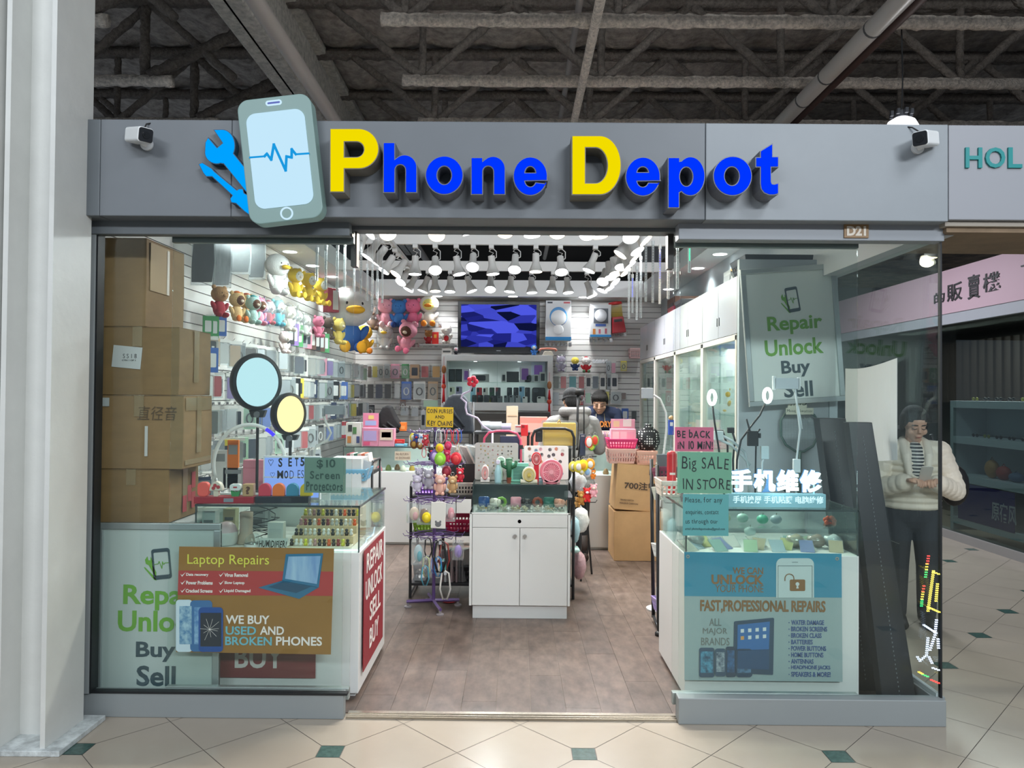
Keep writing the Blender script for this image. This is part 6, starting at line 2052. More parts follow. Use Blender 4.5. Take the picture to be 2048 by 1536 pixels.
text('AND', -w_ * .35, w_ * .35, h_ * .42, h_ * .60, -.0015, INK, ct, off=.015, jit=.08)
text('KEY ChAiNS', -w_ * .9, w_ * .95, h_ * .05, h_ * .33, -.0015, INK, ct, off=.02, jit=.1)
def kr(say, u, v0, v1, col, kind, c2=None, dy=-.12):
    keyring(say, u, v0 - 3, v1 + 4, YS + dy, col, kind, 'key chains on the revolving stand', c2)
for (u, v0, v1, col, kind, c2, say, dy) in (
        (864, 862, 888, '1c2a24', 'strap', None, 'dark green strap on the top tier', -.16), (877, 861, 890, 'c9d6cf', 'strap', None, 'pale mint strap on the top tier', -.18), (885, 861, 886, 'd9a8b4', 'strap', None, 'pale pink strap on the top tier', -.16),
        (898, 861, 889, 'c22a36', 'strap', None, 'red strap, inner one on the top tier', -.17), (911, 861, 890, 'd0303a', 'strap', None, 'red lettered strap, outer one on the top tier', -.15), (918, 861, 886, '2a6ad0', 'strap', None, 'bright blue strap at the end of the top tier', -.10),
        (833, 866, 886, '3a4c8a', 'bear', 'c83a3a', 'blue and red figure key chain at the top tier corner', -.12), (843, 866, 886, 'd9dce2', 'bear', '5a90c8', 'white and blue figure key chain on the top tier', -.16), (826, 866, 878, 'e3d13c', 'ball', None, 'small yellow key chain at the top tier end', -.08), (851, 868, 888, 'b83a44', 'bear', None, 'dark red figure key chain on the top tier', -.17),
        (828, 878, 894, '6a4428', 'ball', 'b08a3c', 'brown owl coin purse hanging at the edge', -.12), (841, 879, 895, '7a5030', 'ball', 'c09a5a', 'brown dog coin purse beside the owl', -.15), (854, 878, 902, 'c86a72', 'strap', None, 'coral pink strap with scissors shape', -.16),
        (848, 896, 916, 'd8626c', 'strap', None, 'pink looped charm below the coin purses', -.17), (863, 892, 916, '2c2a2e', 'bear', 'c8404a', 'black and red figure key chain in the middle', -.17), (870, 896, 922, '7a5aa0', 'ball', 'c9b4de', 'purple octopus key chain', -.18), (879, 886, 902, 'e8c81e', 'ball', 'e89a2c', 'yellow duck key chain in the middle', -.2), (880, 902, 928, '8ac83c', 'ball', 'a8dc5a', 'lime green pear key chain', -.21), (896, 882, 896, 'c02a58', 'ball', 'd04a70', 'crimson ball key chain above the red bear', -.19), (894, 896, 920, 'c42a54', 'bear', 'd86a88', 'crimson bear key chain in the middle', -.19), (912, 902, 926, 'd2303c', 'ball', 'e04a4a', 'red strawberry key chain on the outer side', -.16), (915, 890, 904, 'c9c48a', 'strap', None, 'pale yellow tassel key chain on the outer side', -.13),
        (838, 932, 964, 'b3abbc', 'bear', 'd9d2de', 'lilac grey bunny plush on the second tier, upper', -.14), (834, 946, 980, 'c2bac9', 'bear', 'ddd6e2', 'lilac grey bunny plush on the second tier, lower', -.18), (857, 934, 974, 'a09aa4', 'bear', 'c9c4cc', 'grey elephant plush on the second tier', -.18), (880, 944, 986, 'd9a898', 'bear', 'e6c8ba', 'dusty pink bunny plush on the second tier', -.2), (905, 948, 982, 'b89468', 'bear', 'd6bc94', 'tan bear plush on the second tier', -.18), (893, 930, 950, '8a2438', 'ball', 'a83a4a', 'maroon plush ball on the second tier', -.12), (920, 934, 960, 'c22a3c', 'bear', 'e6dada', 'red plush with white face on the second tier', -.14)):
    kr(say, u, v0, v1, col, kind, c2, dy)
# third tier: bags and purses
def hanging_bag(say, u0, v0, u1, v1, col, print_=None, clear=False, dy=-.2, cat='bag'):
    x0, x1, z0, z1 = rect(u0, v0, u1, v1, YS + dy)
    t = thing('hanging_bag', say, cat, ((x0 + x1) / 2, YS + dy, z0), None, 'bags on the revolving stand')
    w_, h = (x1 - x0) / 2, z1 - z0
    if clear:
        MB().ell((0, 0, h * .42), (w_ * .72, .03, h * .36), 14).build('goods', mat(col, .6), t, smooth='all')
        MB().ell((w_ * .2, -.02, h * .34), (w_ * .4, .02, h * .22), 12).build('goods_front', mat(print_ or 'e6d2c8', .6), t, smooth='all')
        MB().prism(rrect(-w_, w_, 0, h, w_ * .1), -.04, .035).build('clear_bag', BAG, t)
    else:
        MB().prism([(-w_, 0), (w_, -.004), (w_ * .97, h * .96), (w_ * .5, h), (-w_ * .95, h * .97)], -.006, .006).build('fabric', mat(col, .8), t, bevel=.002)
        if print_:
            m = MB().ell((0, -.006, h * .14), (w_ * .42, .003, h * .10), 12).ell((-w_ * .3, -.006, h * .24), (w_ * .14, .003, h * .05), 8).ell((w_ * .3, -.006, h * .24), (w_ * .14, .003, h * .05), 8)
            m.build('print', M_(print_, .7), t)
    MB().tube([(-w_ * .2, 0, h), (0, 0, h + .018), (w_ * .2, 0, h)], .002, 5).build('loop', M_('d9d9d5', .4), t)
hanging_bag('clear bag with cream and pink earphones on the third tier', 815, 1005, 842, 1044, 'd9c2a8', 'dfa0a0', True)
hanging_bag('brown cord hat in a clear bag on the third tier', 835, 1008, 862, 1048, '8a6a50', '6a5040', True, -.15)
keyring('yellow oval purse hanging in front of the third tier', 853, 1020, 1046, YS - .22, 'e8cc1e', 'ball', 'key chains on the revolving stand', 'f0d83a')
hanging_bag('white tote bag with a grey print on the third tier', 862, 1003, 891, 1056, 'dcd8d0', '6a6a6c', False, -.23)
hanging_bag('pink round purse in a clear bag on the third tier', 893, 1007, 911, 1042, 'e08a94', 'e8a6ac', True, -.16)
hanging_bag('teal cable in a clear pouch on the lowest tier', 824, 1078, 850, 1128, 'bfd6d8', '4fb4c0', True, -.18)
hanging_bag('purple phone cord in a clear pouch on the lowest tier', 906, 1082, 927, 1118, 'a88ad0', '8a68c0', True, -.16)
for i, (u, v0, v1, col) in enumerate(((856, 1075, 1120, '1c1c1e'), (852, 1112, 1158, 'c9d2a0'), (850, 1130, 1176, '4a9ab0'), (868, 1112, 1152, '7a94d0'), (876, 1112, 1158, '3a8ac8'), (880, 1078, 1150, '18181a'), (888, 1082, 1146, '8a3a34'), (886, 1118, 1152, '3ab09a'), (890, 1140, 1204, 'd0ccc6'), (872, 1080, 1130, '222226'))):
    keyring('%s wrist strap, %s on the lowest tier' % (('black', 'pale yellow', 'blue green', 'lavender', 'sky blue', 'glossy black', 'red lettered', 'turquoise', 'long white', 'dark grey')[i], NUM[i]), u, v0, v1, YS - .19 - .012 * (i % 3), col, 'strap', 'straps on the lowest tier')
# a red lid on the floor under the stand
t = thing('red_plate', 'red round plate lying on the floor behind the stand foot', 'plate', (P(898, 1203, 2.05).x, 2.05, .004))
MB().lathe([(0, 0), (.05, .002), (.06, .01), (.058, .012)], 20).build('plate', M_('a81c28', .4), t, smooth=True)
MB().lathe([(0, .003), (.02, .005)], 14).build('print', M_('e6dcd6', .5), t)
# ================================================================ window side: on and in the first counter
ZC = 1.012
def upto(p, a):
    return p - a


# two round video lights, an arch tube, a light box
def round_light(u, v, ru, rv, Y, yaw, col, say, st):
    c = P(u, v, Y)
    r = rv * mpp(Y)
    t = thing('round_light', say, 'lamp', (c.x, Y, ZC))
    h = c.z - ZC
    M = Matrix.Translation((0, 0, h)) @ Matrix.Rotation(yaw, 4, 'Z') @ Matrix.Rotation(R(90), 4, 'X')
    MB().lathe([(0, .0), (r * .84, .0), (r * .86, .012), (r * .97, .008), (r, -.006), (r * .97, -.03), (r * .7, -.04), (0, -.04)], 40, M=M).build('ring_housing', mat('222326', .4), t, smooth=True)
    MB().lathe([(0, .003), (r * .84, .003)], 40, M=M).build('light_face', glow(col, st), t)
    m = MB().prism([(-.035, 0), (.035, 0), (.05, r * .25), (-.05, r * .25)], -.015, .03, M=Matrix.Translation((0, .01, h - r * 1.22)))
    m.build('mount', mat('222326', .4), t, bevel=.004)
    MB().lathe([(0, -.004), (.017, -.004), (.019, 0)], 20, M=Matrix.Translation((0, -.006, h - r * 1.12)) @ Matrix.Rotation(R(90), 4, 'X') @ Matrix.Scale(-1, 4, (0, 0, 1))).build('dial', M_('6a6c70', .3), t)
    MB().tube([(0, .012, .0), (0, .012, h - r * 1.1)], .0085, 10).lathe([(.07, 0), (.07, .006), (.012, .012)], 20, (0, .012, .001)).build('pole', mat('1b1c1e', .4), t, smooth=True)
    return t


round_light(515, 764, 50, 58, .74, R(54), 'bfe4ee', 'big round pale blue video light on a black pole', 1.25)
round_light(580, 828, 33, 43, .66, R(60), 'ffe3a6', 'smaller round warm yellow video light on a black pole', 1.6)
c = P(499, 930, .60)
t = thing('arch_light', 'white glowing arch tube lamp behind the ornament lamps', 'lamp', (c.x, .60, ZC))
r = 72 * mpp(.60)
h = c.z - ZC
MB().tube([(r * math.cos(R(a)), 0, h + r * 1.12 * math.sin(R(a))) for a in range(-20, 201, 8)], .0105, 12).build('tube', mat('d3d5d2', .3, emit=.15), t, smooth='all')
MB().tube([(r * math.cos(R(a)), -.003, h + r * 1.12 * math.sin(R(a))) for a in range(47, 64, 4)], .0105, 12).build('blue_segment', glow('4a3cff', 1.5), t, smooth='all')
MB().tube([(-r * .94, 0, h - r * .38), (-r * .8, 0, .006), (r * .8, 0, .006), (r * .94, 0, h - r * .38)], .009, 8).build('foot', M_('c9cbc9', .4), t, smooth='all')
x0, x1, z0, z1 = rect(527, 912, 640, 975, .44)
t, w, h = sheet('light_box', 'blue lit letter box reading set5 modes on the counter', 'sign', x0, x1, ZC, z1, .44, 'd9dee6', th=.03)
MB().box(-w + .008, w - .008, -.002, 0, .012, h - .01).build('light_panel', glow('8fb0ff', 1.0), t)
MB().box(-w, w, -.004, 0, h * .5, h * .53).box(-w, w, -.003, 0, 0, .012).build('rail', M_('cfd6e4', .3), t)
fx4 = lambda u: P(u, 940, .44).x - t.location.x
fz4 = lambda v: P(570, v, .44).z - ZC
for s, u0, u1, v0, v1, o_ in (('S', 557, 565, 916, 934, .03), ('E', 577, 584, 915, 933, .03), ('T', 590, 597, 915, 932, .03), ('5', 601, 609, 914, 932, .03), ('M', 555, 567, 941, 957, .03), ('O', 569, 577, 941, 957, .03), ('D', 580, 588, 941, 957, -.01), ('E', 596, 601, 940, 956, -.01), ('S', 603, 608, 940, 956, -.01), ('♡', 537, 547, 919, 932, -.005), ('♡', 541, 550, 945, 956, -.012)):
    text(s, fx4(u0), fx4(u1), fz4(v1), fz4(v0), -.0045, INK, t, off=o_)
# two ornament lamps of plain coloured blocks on long bases
def base_lamp(say, u0, v0, u1, v1, Y, col, plate):
    a, b = P(u0, v1, Y), P(u1, v0, Y)
    t = thing('ornament_lamp', say, 'lamp', ((a.x + b.x) / 2, Y, ZC), R(4))
    w = (b.x - a.x) / 2
    MB().box(-w, w, 0, .07, 0, .036).build('base', M_(col, .35), t, bevel=.002)
    MB().box(-.0, .05, -.001, 0, .008, .028).build('base_plate', M_(plate, .4), t)
    return t, w


t, w = base_lamp('red base lamp with plain ornament blocks on the counter edge', 389, 980, 506, 1002, .27, 'a51f2e', '8a8f98')
zt_ = .036
MB().prism(rrect(-w + .012, -w + .07, zt_, zt_ + .075, .02), .015, .05).build('ornament', mat('d8574c', .4, emit=.15), t, bevel=.003)
m = MB().prism(rrect(-w + .095, -w + .12, zt_, zt_ + .03, .004), .02, .05)
m.build('ornament_stem', M_('d6cdb8', .5), t)
MB().prism([(p[0], p[1]) for p in arc(-w + .108, zt_ + .03, .034, -.048, 0, 180, 12)], .015, .055).build('ornament_cap', M_('d9cfbf', .5), t, bevel=.002)
for dx, dz in ((-.012, .02), (.013, .028), (-.004, .04)):
    MB().lathe([(0, -.002), (.009, -.002), (.01, 0)], 12, M=Matrix.Translation((-w + .108 + dx, .0145, zt_ + .03 + dz * .7)) @ Matrix.Rotation(R(-90), 4, 'X')).build('spot', M_('b3343a', .5), t)
MB().prism([(w - .12, zt_), (w - .085, zt_), (w - .078, zt_ + .03), (w - .10, zt_ + .02), (w - .126, zt_ + .03)], .02, .05).build('ornament_leaf', M_('2f8a4a', .5), t)
MB().prism(rrect(w - .132, w - .073, zt_ + .03, zt_ + .065, .014), .02, .05).build('ornament_flower', M_('dfe2e0', .5), t, bevel=.002)
MB().prism(rrect(w - .113, w - .092, zt_ + .044, zt_ + .052, .003), .018, .02).build('flower_mark', M_('b3343a', .5), t)
MB().box(w - .062, w - .006, .012, .06, zt_, zt_ + .065).build('ornament_cube', M_('b9966a', .5), t, bevel=.003)
text('?', w - .046, w - .022, zt_ + .012, zt_ + .054, .0105, M_('5a3420', .5), t, off=.05)
t, w = base_lamp('black base lamp with a row of plain coloured domes', 511, 978, 616, 994, .30, '23262e', '33363e')
for i, col in enumerate(('c23a4c', 'e0702c', '3a86a6', 'd9c22c')):
    x = -w + .045 + i * .073
    MB().prism([(x - .032, .036), (x + .032, .036), (x + .032, .07)] + arc(x, .07, .032, -.034, 0, 180, 12)[1:-1][::1] + [(x - .032, .07)], .015, .05).build('dome', mat(col, .4, emit=.1), t, bevel=.003)
# bits inside the first counter: tiered stand of tiny charms
TS = thing('tiered_stand', 'five step stand of tiny charms inside the first counter', 'display stand', (P(648, 1095, .42).x, .30, .767))
ws = (P(716, 1050, .42).x - P(590, 1050, .42).x) / 2
for k in range(5):
    MB().box(-ws, ws - .01, .02 + k * .085, .11 + k * .085, .0, .012 + k * .040).build('step', M_('c6b28c' if k else 'd9d0bc', .5), TS, bevel=.001)
CC = ('1d1f22', 'e9e6e0', '1d1f22', 'c9c6c0', '2a2c30', 'd9d6d0', '1d1f22', 'e9e6e0', '1d1f22', 'c9c6c0', 'b88a8a', '1d1f22', 'd9d6d0', '2a2c30', 'd8d43c', 'e2602c', '8a2a34', '1d1f22', 'e9e6e0')
PR = {}
for k in range(5):
    for i in range(13):
        col = rnd.choice(CC)
        lc = (TS.location.x - ws + .018 + i * (2 * ws - .045) / 12, .30 + .045 + k * .085, .767 + .0125 + k * .040)
        say = 'tiny %s charm, %s on the %s step of the stand' % ({'1d1f22': 'black', 'e9e6e0': 'white', 'c9c6c0': 'pale grey', '2a2c30': 'dark grey', 'd9d6d0': 'off-white', 'b88a8a': 'rose', 'd8d43c': 'yellow', 'e2602c': 'orange', '8a2a34': 'dark red'}[col], NUM[i], ('lowest', 'second', 'middle', 'fourth', 'highest')[k])
        if col in PR:
            o = PR[col].copy(); COL.objects.link(o)
            o.location = lc
        else:
            o = MB().lathe([(.010, 0), (.011, .014), (.005, .019), (.0095, .026), (.008, .034), (0, .037)], 8).build('charm', M_(col, .35), None, loc=lc, smooth='all')
            PR[col] = o
        tag(o, say, 'charm', 'tiny charms on the tiered stand')
# humidifiers and clutter inside it
def jar(name, say, cat, u, Y, prof, col, ma=None, lid=None, z=.767):
    c = P(u, 1090, Y)
    t = thing(name, say, cat, (c.x, Y, z))
    MB().lathe(prof, 20).build('body', ma or M_(col, .35), t, smooth=True)
    if lid:
        MB().lathe(lid[0], 20).build('lid', lid[1] if not isinstance(lid[1], str) else M_(lid[1], .35), t, smooth=True)
    return t


jar('humidifier', 'white and pink dome humidifier beside the poster frame', 'humidifier', 452, .42, [(.05, 0), (.062, .02), (.062, .07)], 'd3cfcc', lid=([(.06, .07), (.05, .1), (.03, .12), (0, .126)], 'c9a8ac'))
jar('humidifier', 'tan cup shaped humidifier with clear dome foot', 'humidifier', 492, .46, [(.05, 0), (.045, .03), (.034, .06), (.036, .17), (.034, .172)], 'b8a394', lid=([(.034, .172), (.0, .174)], '8a7466'))
jar('humidifier', 'clear dome humidifier in front of the tan one', 'humidifier', 508, .36, [(.052, 0), (.05, .02)], 'd6d0cc', lid=([(.05, .02), (.042, .05), (.02, .068), (0, .072)], CLEAR))
t, w, h = pbox('paper_bag', 'pale grey open paper bag under the counter glass', 'bag', 535, 1045, 566, 1082, .46, .05, 'c3c8c4', prints=((.1, .9, .1, .7, 'b3b9b6', 'fold'),), rest=.767)
t, w, h = sheet('white_card', 'white handwritten card reading humidifier under the counter glass', 'sign', P(515, 1090, .27).x, P(573, 1090, .27).x, .767, P(540, 1080, .27).z + .01, .27, 'dadcd8', (R(-25), 0, 0))
text('HUMIDIFIER!', -w * .95, w * .95, h * .2, h * .85, -.002, INK, t, off=.02, jit=.08)
t = thing('cable', 'tangle of black cables inside the first counter', 'cable', (P(525, 1060, .55).x, .55, .767))
for q_ in range(4):
    MB().tube([(.09 * math.sin(a * .9 + q_ * 2), .04 * math.cos(a * 1.3 + q_), .02 + .018 * a * (1 if q_ % 2 else .6) + .01 * math.sin(a)) for a in range(11)], .0028, 6).build('strand', BLK, t, smooth='all')
for u0, v0, u1, v1, Y, col, say in ((446, 1018, 470, 1046, .50, 'b9b48c', 'pale green box at the back of the first counter'), (404, 1022, 430, 1052, .34, 'aeb4b2', 'grey printed box inside the first counter by the brown cartons'), (500, 1012, 530, 1038, .92, '8f9698', 'grey box at the back of the first counter behind the cup')):
    pbox('small_box', say, 'box', u0, v0, u1, v1, Y, .06, col, prints=((.2, .8, .2, .4, '4a4c4c'), (.15, .85, .65, .75, '5a6060')), rest=.767)
t, w, h = pbox('pink_bag', 'pink paper bag behind the light box', 'bag', 486, 920, 526, 975, .86, .05, 'd88a9a', prints=((0, 1, .72, .74, 'c87a8a', 'fold'),), rest=ZC)
for i, (u0, v0, u1, v1, col, say) in enumerate(((424, 900, 452, 980, 'd9dcdc', 'white stacked packet beside the brown cartons'), (455, 880, 476, 975, 'e07a2c', 'orange packet behind the arch lamp'), (446, 935, 486, 975, 'cfd4d4', 'white clear packet heap under the arch lamp'), (630, 935, 660, 965, 'c9d0d4', 'pale heap of film packets behind the grey-green card'))):
    t, w, h = pbox('film_packet', say, 'packet', u0, v0, u1, v1, .90, .02, col, prints=((.1, .9, .7, .9, '8a9094'),), rest=ZC)
# phone holder with grey clamp
t = thing('phone_holder', 'grey clamp phone holder on a wavy white stalk beside the yellow light', 'phone holder', (P(632, 930, .8).x, .8, ZC))
g_ = lambda u, v: P(u, v, .8) - t.location
MB().tube([g_(u, v) for u, v in ((636, 968), (628, 905), (632, 893), (655, 880), (662, 866), (652, 845), (646, 828), (650, 812))], .007, 8).build('stalk', M_('c9cac6', .4), t, smooth='all')
a, b = g_(648, 826), g_(692, 815)
MB().box(a.x, b.x, -.012, .012, min(a.z, b.z) - .008, max(a.z, b.z) + .012).box(a.x - .004, a.x + .006, -.03, .012, a.z - .02, a.z + .03).box(b.x - .006, b.x + .004, -.03, .012, a.z - .02, a.z + .03).build('clamp', M_('8e9398', .4), t, bevel=.002)
MB().lathe([(.05, 0), (.05, .008)], 20, (g_(636, 960).x, 0, 0)).build('foot', M_('c9cac6', .4), t)

# ---- left rear: small black cart, back counter goods
t = thing('wire_cart', 'small black metal cart with a cream basket between the counters', 'cart', (P(717, 935, 1.6).x, 1.6, 0))
wc = (P(745, 935, 1.6).x - P(690, 935, 1.6).x) / 2
zc_ = P(717, 944, 1.6).z
m = MB()
for sx in (-1, 1):
    for y in (0, .3):
        m.tube([(sx * wc, y, .006), (sx * wc, y, zc_ + .06)], .009, 8)
    m.tube([(sx * wc, 0, zc_ + .06), (sx * wc, .02, zc_ + .075), (sx * wc, .28, zc_ + .075), (sx * wc, .3, zc_ + .06)], .009, 8)
m.build('frame', BLK, t, smooth='all')
for z in (zc_, .55, .2):
    MB().box(-wc, wc, 0, .3, z - .02, z).build('shelf', BLK, t)
basket('cream basket of boxed cards on the small black cart', (t.location.x, 1.61, zc_ + .002), wc * .9, .27, .07, 'dcd6cc')
for i in range(6):
    o = thing('boxed_card', 'boxed card, %s leaning in the cream basket' % NUM[i], 'box', (t.location.x - wc * .7 + i * wc * .27, 1.66, zc_ + .006), (0, R(-10), 0), 'boxed cards in the cream basket')
    MB().box(-.012, .012, 0, .15, 0, .12).build('body', M_(('a8525a', 'e0dcd6', '3a6a58', 'd9b8b0', 'c86a4a', 'e6e0dc')[i], .4), o)
    MB().box(-.008, .008, -.001, 0, .03, .08).build('print', M_('e6e2dc', .4), o)
basket('sky blue basket of card packets above the small cart', (P(695, 915, 1.15).x, 1.15, 1.03), .12, .25, .075, '7ab4d2', tilt=0)
pbox('white_stool', 'white low cabinet carrying the sky blue basket', 'cabinet', 658, 917, 722, 990, 1.16, .22, 'd3d6d4', prints=((.02, .98, .48, .5, '9a9c9c', 'groove'),), rest=.004)
for i in range(6):
    u = 667 + i * 10
    o = thing('card_packet', 'clear card packet, %s in the sky blue basket' % NUM[i], 'packet', (P(u, 910, 1.22).x, 1.22, 1.036), (0, R(18), R(20)), 'packets in the sky blue basket')
    MB().box(-.05, .05, -.003, .003, 0, .13).build('card', M_(('c9d6d2', 'd9d2a8', 'a8ccd0', 'e0dcd6', 'c85a66', 'd6d9dc')[i], .4), o)
    MB().box(-.055, .055, -.006, .006, 0, .135).build('film', BAG, o)
YB4 = 4.22
PKS = 'e39ab2'
for (u0, v0, u1, v1, col, say, pr_) in ((724, 856, 756, 899, 'de93ae', 'pink toy display box with purple picture on the back counter', ((.1, .9, .3, .85, 'b9a8d8'), (.1, .5, .05, .25, 'd85a80'))), (757, 857, 788, 899, 'e2a0b4', 'cream and pink toy display box on the back counter', ((.1, .9, .35, .95, 'e8d8c4'), (.2, .8, .5, .8, 'e6b48a'))),
                                        (790, 888, 812, 899, '6ab4d0', 'small light blue box on the back counter', ((.2, .8, .3, .7, 'b9dce6'),)), (692, 845, 722, 884, 'e2e4dc', 'white picture box covered with small coloured prints', ((.1, .35, .1, .4, 'd08a4a'), (.45, .7, .5, .8, '5a8a5a'), (.7, .9, .1, .4, '4a5a8a'), (.15, .4, .6, .9, '3a3a3a')))):
    pbox('toy_box', say, 'box', u0, v0, u1, v1, YB4 + (.12 if u0 < 700 else 0), .12, col, prints=pr_, rest=1.041)
pbox('header_card', 'pink shaped header card standing behind the pink toy boxes', 'card', 726, 826, 757, 857, YB4 + .13, .01, 'de8aa6', prints=((.15, .85, .2, .5, '9ab0d8'), (.35, .7, .6, .85, 'e6d080')), rest=None)
pbox('red_case', 'bright red flat case lying on the blue box', 'case', 790, 879, 808, 887, YB4 + .02, .05, 'd0302c', prints=((.2, .8, .3, .6, 'e0605a'),))
pbox('orange_box', 'orange box on the back counter beside the black cloth', 'box', 799, 845, 812, 862, YB4 + .25, .08, 'e0762c', prints=((.2, .8, .2, .6, 'e89a5a'),))
pbox('lamp_box', 'white box with a lamp picture on the back counter', 'box', 708, 809, 731, 837, 6.45, .1, 'd9d8d2', prints=((.1, .4, .4, .8, 'd99a4a'), (.5, .9, .1, .7, '6a7a94')))
# black cloth hung over a stand, dark jacket on a chair back
def drape(name, say, cat, pts, Y, col, dep=.16):
    lp = [P(u, v, Y) for u, v in pts]
    zb = min(p.z for p in lp)
    cx = sum(p.x for p in lp) / len(lp)
    t = thing(name, say, cat, (cx, Y, zb))
    o = MB().prism([(p.x - cx, p.z - zb) for p in lp], 0, dep).build('cloth', mat(col, .85, noise=.3, scale=7, bump=.35, bscale=9), t, bevel=.03, seg=3)
    m = MB()
    for k in range(3):
        f = .25 + .25 * k
        a = lp[0].lerp(lp[len(lp) // 2], f)
        m.tube([(a.x - cx - .05, -.006, (a.z - zb) * .9), (a.x - cx + .02, -.012, (a.z - zb) * .55), (a.x - cx + .08, -.006, (a.z - zb) * .25)], .012, 6)
    m.build('fold', mat(col, .85), t, smooth='all')
    return t


drape('black_cloth', 'black garment draped over a stand on the back counter', 'clothing', [(757, 862), (757, 828), (765, 814), (774, 810), (782, 814), (792, 835), (803, 852), (795, 858), (795, 868), (780, 860)], YB4 + .22, '1c1d1f')
MB().tube([(0, .1, -.105), (0, .1, .22)], .01, 8).build('stand', BLK, bpy.data.objects['black_cloth'], smooth=True)
t = drape('navy_jacket', 'dark navy jacket with hood hung over a chair back', 'clothing', [(880, 868), (882, 820), (888, 808), (896, 793), (906, 788), (922, 788), (933, 797), (936, 815), (941, 825), (945, 842), (948, 868)], 3.3, '2a3038', .2)
zj = t.location.z
MB().tube([(-.14, .1, -zj + .02), (-.14, .1, .3), (.14, .1, .3), (.14, .1, -zj + .02)], .014, 8).tube([(-.14, .1, -zj + .45), (-.14, -.25, -zj + .45), (.14, -.25, -zj + .45), (.14, .1, -zj + .45)], .014, 8).build('chair_frame', BLK, t, smooth='all')
# lilac wavy stalk with a pink bow clip
t = thing('phone_holder', 'lilac wavy phone holder stalk topped with a red flower clip', 'phone holder', (P(975, 862, 2.42).x, 2.42, .808))
g_ = lambda u, v: P(u, v, 2.42) - t.location
MB().tube([g_(u, v) for u, v in ((985, 864), (966, 852), (955, 836), (934, 828), (931, 815), (932, 805), (922, 796), (926, 788), (940, 782), (944, 770))] , .008, 8).tube([g_(985, 864), Vector((g_(985, 864).x, g_(985, 864).y, .0))], .008, 8).build('stalk', M_('b9aec6', .4), t, smooth='all')
m = MB()
for a in range(5):
    m.ell(g_(945, 763) + Vector((.028 * math.cos(a * 1.257), 0, .028 * math.sin(a * 1.257))), (.022, .014, .022), 8)
m.build('flower', M_('d8304a', .5), t, smooth='all')

# ================================================================ cabinets side: cartons, baskets, rack
c0 = PZ(1228, 1118, .005)
xL_, xR_ = P(1227, 1060, 3.55).x, P(1333, 1060, 3.55).x
zt1 = P(1280, 1023, 3.55).z
carton('big brown carton on the floor before the far counter', xL_, xR_, 3.5, 3.95, .005, zt1, mat('b08a5e', .7, noise=.08, scale=5), tape=False)
t, w, d, h = carton('tilted brown carton printed with 700 standing on the lower carton', P(1229, 980, 3.5).x, P(1318, 980, 3.5).x, 3.52, 3.92, zt1 + .012, P(1270, 930, 3.52).z, mat('b38e62', .7, noise=.08, scale=5), tape=False)
t.rotation_euler = (0, R(4), 0)
text('700注塑', -w * .62, w * .85, h * .46, h * .63, -.0075, M_('3a2a20', .6), t, off=.02)
MB().box(w * .45, w * .95, -.0075, -.005, h * .80, h * .93).build('print', M_('4a3428', .6), t)
for z, a, b in ((.2, -.75, -.15), (.13, -.78, .05)):
    text('FRAGILE CARTON', w * a, w * b, h * z, h * (z + .035), -.0075, M_('5a4230', .6), t, off=.01)
zt2 = P(1270, 930, 3.52).z + .012
basket('pale pink basket on the tilted carton', (P(1248, 930, 3.4).x, 3.5, zt2), .135, .3, .14, 'e0b4a8')
basket('peach basket on the cartons beside the polka dot bag', (P(1298, 930, 3.4).x, 3.5, zt2 - .01), .10, .3, .13, 'e2b09c')
basket('hot pink basket stacked on the pale pink one', (P(1250, 904, 3.4).x, 3.52, zt2 + .145), .14, .28, .09, 'e0407a')
pbox('toy_box', 'pink display box with clear doll windows above the hot pink basket', 'box', 1222, 858, 1272, 884, 3.62, .1, 'e6a8b8', prints=((.06, .32, .05, .85, 'ecd0d4'), (.37, .63, .05, .85, 'e8c4cc'), (.68, .94, .05, .85, 'dfa0b4')), rest=zt2 + .16)
pbox('header_card', 'pink header card with pale figures above the doll box', 'card', 1222, 838, 1270, 858, 3.73, .01, 'e8a4b6', prints=((.1, .35, .2, .8, 'e8c8a0'), (.5, .85, .25, .95, 'efe2dc')))
t, w, h = pbox('pen_box', 'pink tray of pens on the far counter', 'box', 1194, 862, 1222, 896, 4.1, .08, 'e2b0a8', prints=((.1, .9, .05, .4, 'e9d2ce'),), rest=1.041)
for i in range(6):
    o = thing('pen', 'pastel pen, %s in the pink tray' % NUM[i], 'pen', (t.location.x - w * .7 + i * w * .28, 4.09, 1.06), None, 'pens in the pink tray')
    MB().lathe([(.0, 0), (.008, .01), (.008, .14), (.005, .16)], 8).build('barrel', M_(('d9c8e0', 'e6a8b8', 'e9e4dc', 'c9a8c8', 'efc8c0', 'd8d0e8')[i], .4), o, smooth='all')
t = thing('polka_dot_bag', 'black drawstring bag with white polka dots above the cartons', 'bag', (P(1297, 910, 3.6).x, 3.62, zt2 + .12))
pm = bpy.data.materials.new('polka')
pm.use_nodes = True
nt = pm.node_tree
tc = nt.nodes.new('ShaderNodeTexCoord'); vo = nt.nodes.new('ShaderNodeTexVoronoi'); gt = nt.nodes.new('ShaderNodeMath'); mx = nt.nodes.new('ShaderNodeMix')
vo.inputs['Scale'].default_value = 42; vo.inputs['Randomness'].default_value = .12
gt.operation = 'LESS_THAN'; gt.inputs[1].default_value = .32
mx.data_type = 'RGBA'; mx.inputs[6].default_value = lin('15161a'); mx.inputs[7].default_value = lin('e2e2de')
nt.links.new(tc.outputs['Object'], vo.inputs['Vector']); nt.links.new(vo.outputs['Distance'], gt.inputs[0]); nt.links.new(gt.outputs[0], mx.inputs[0]); nt.links.new(mx.outputs[2], nt.nodes['Principled BSDF'].inputs['Base Color'])
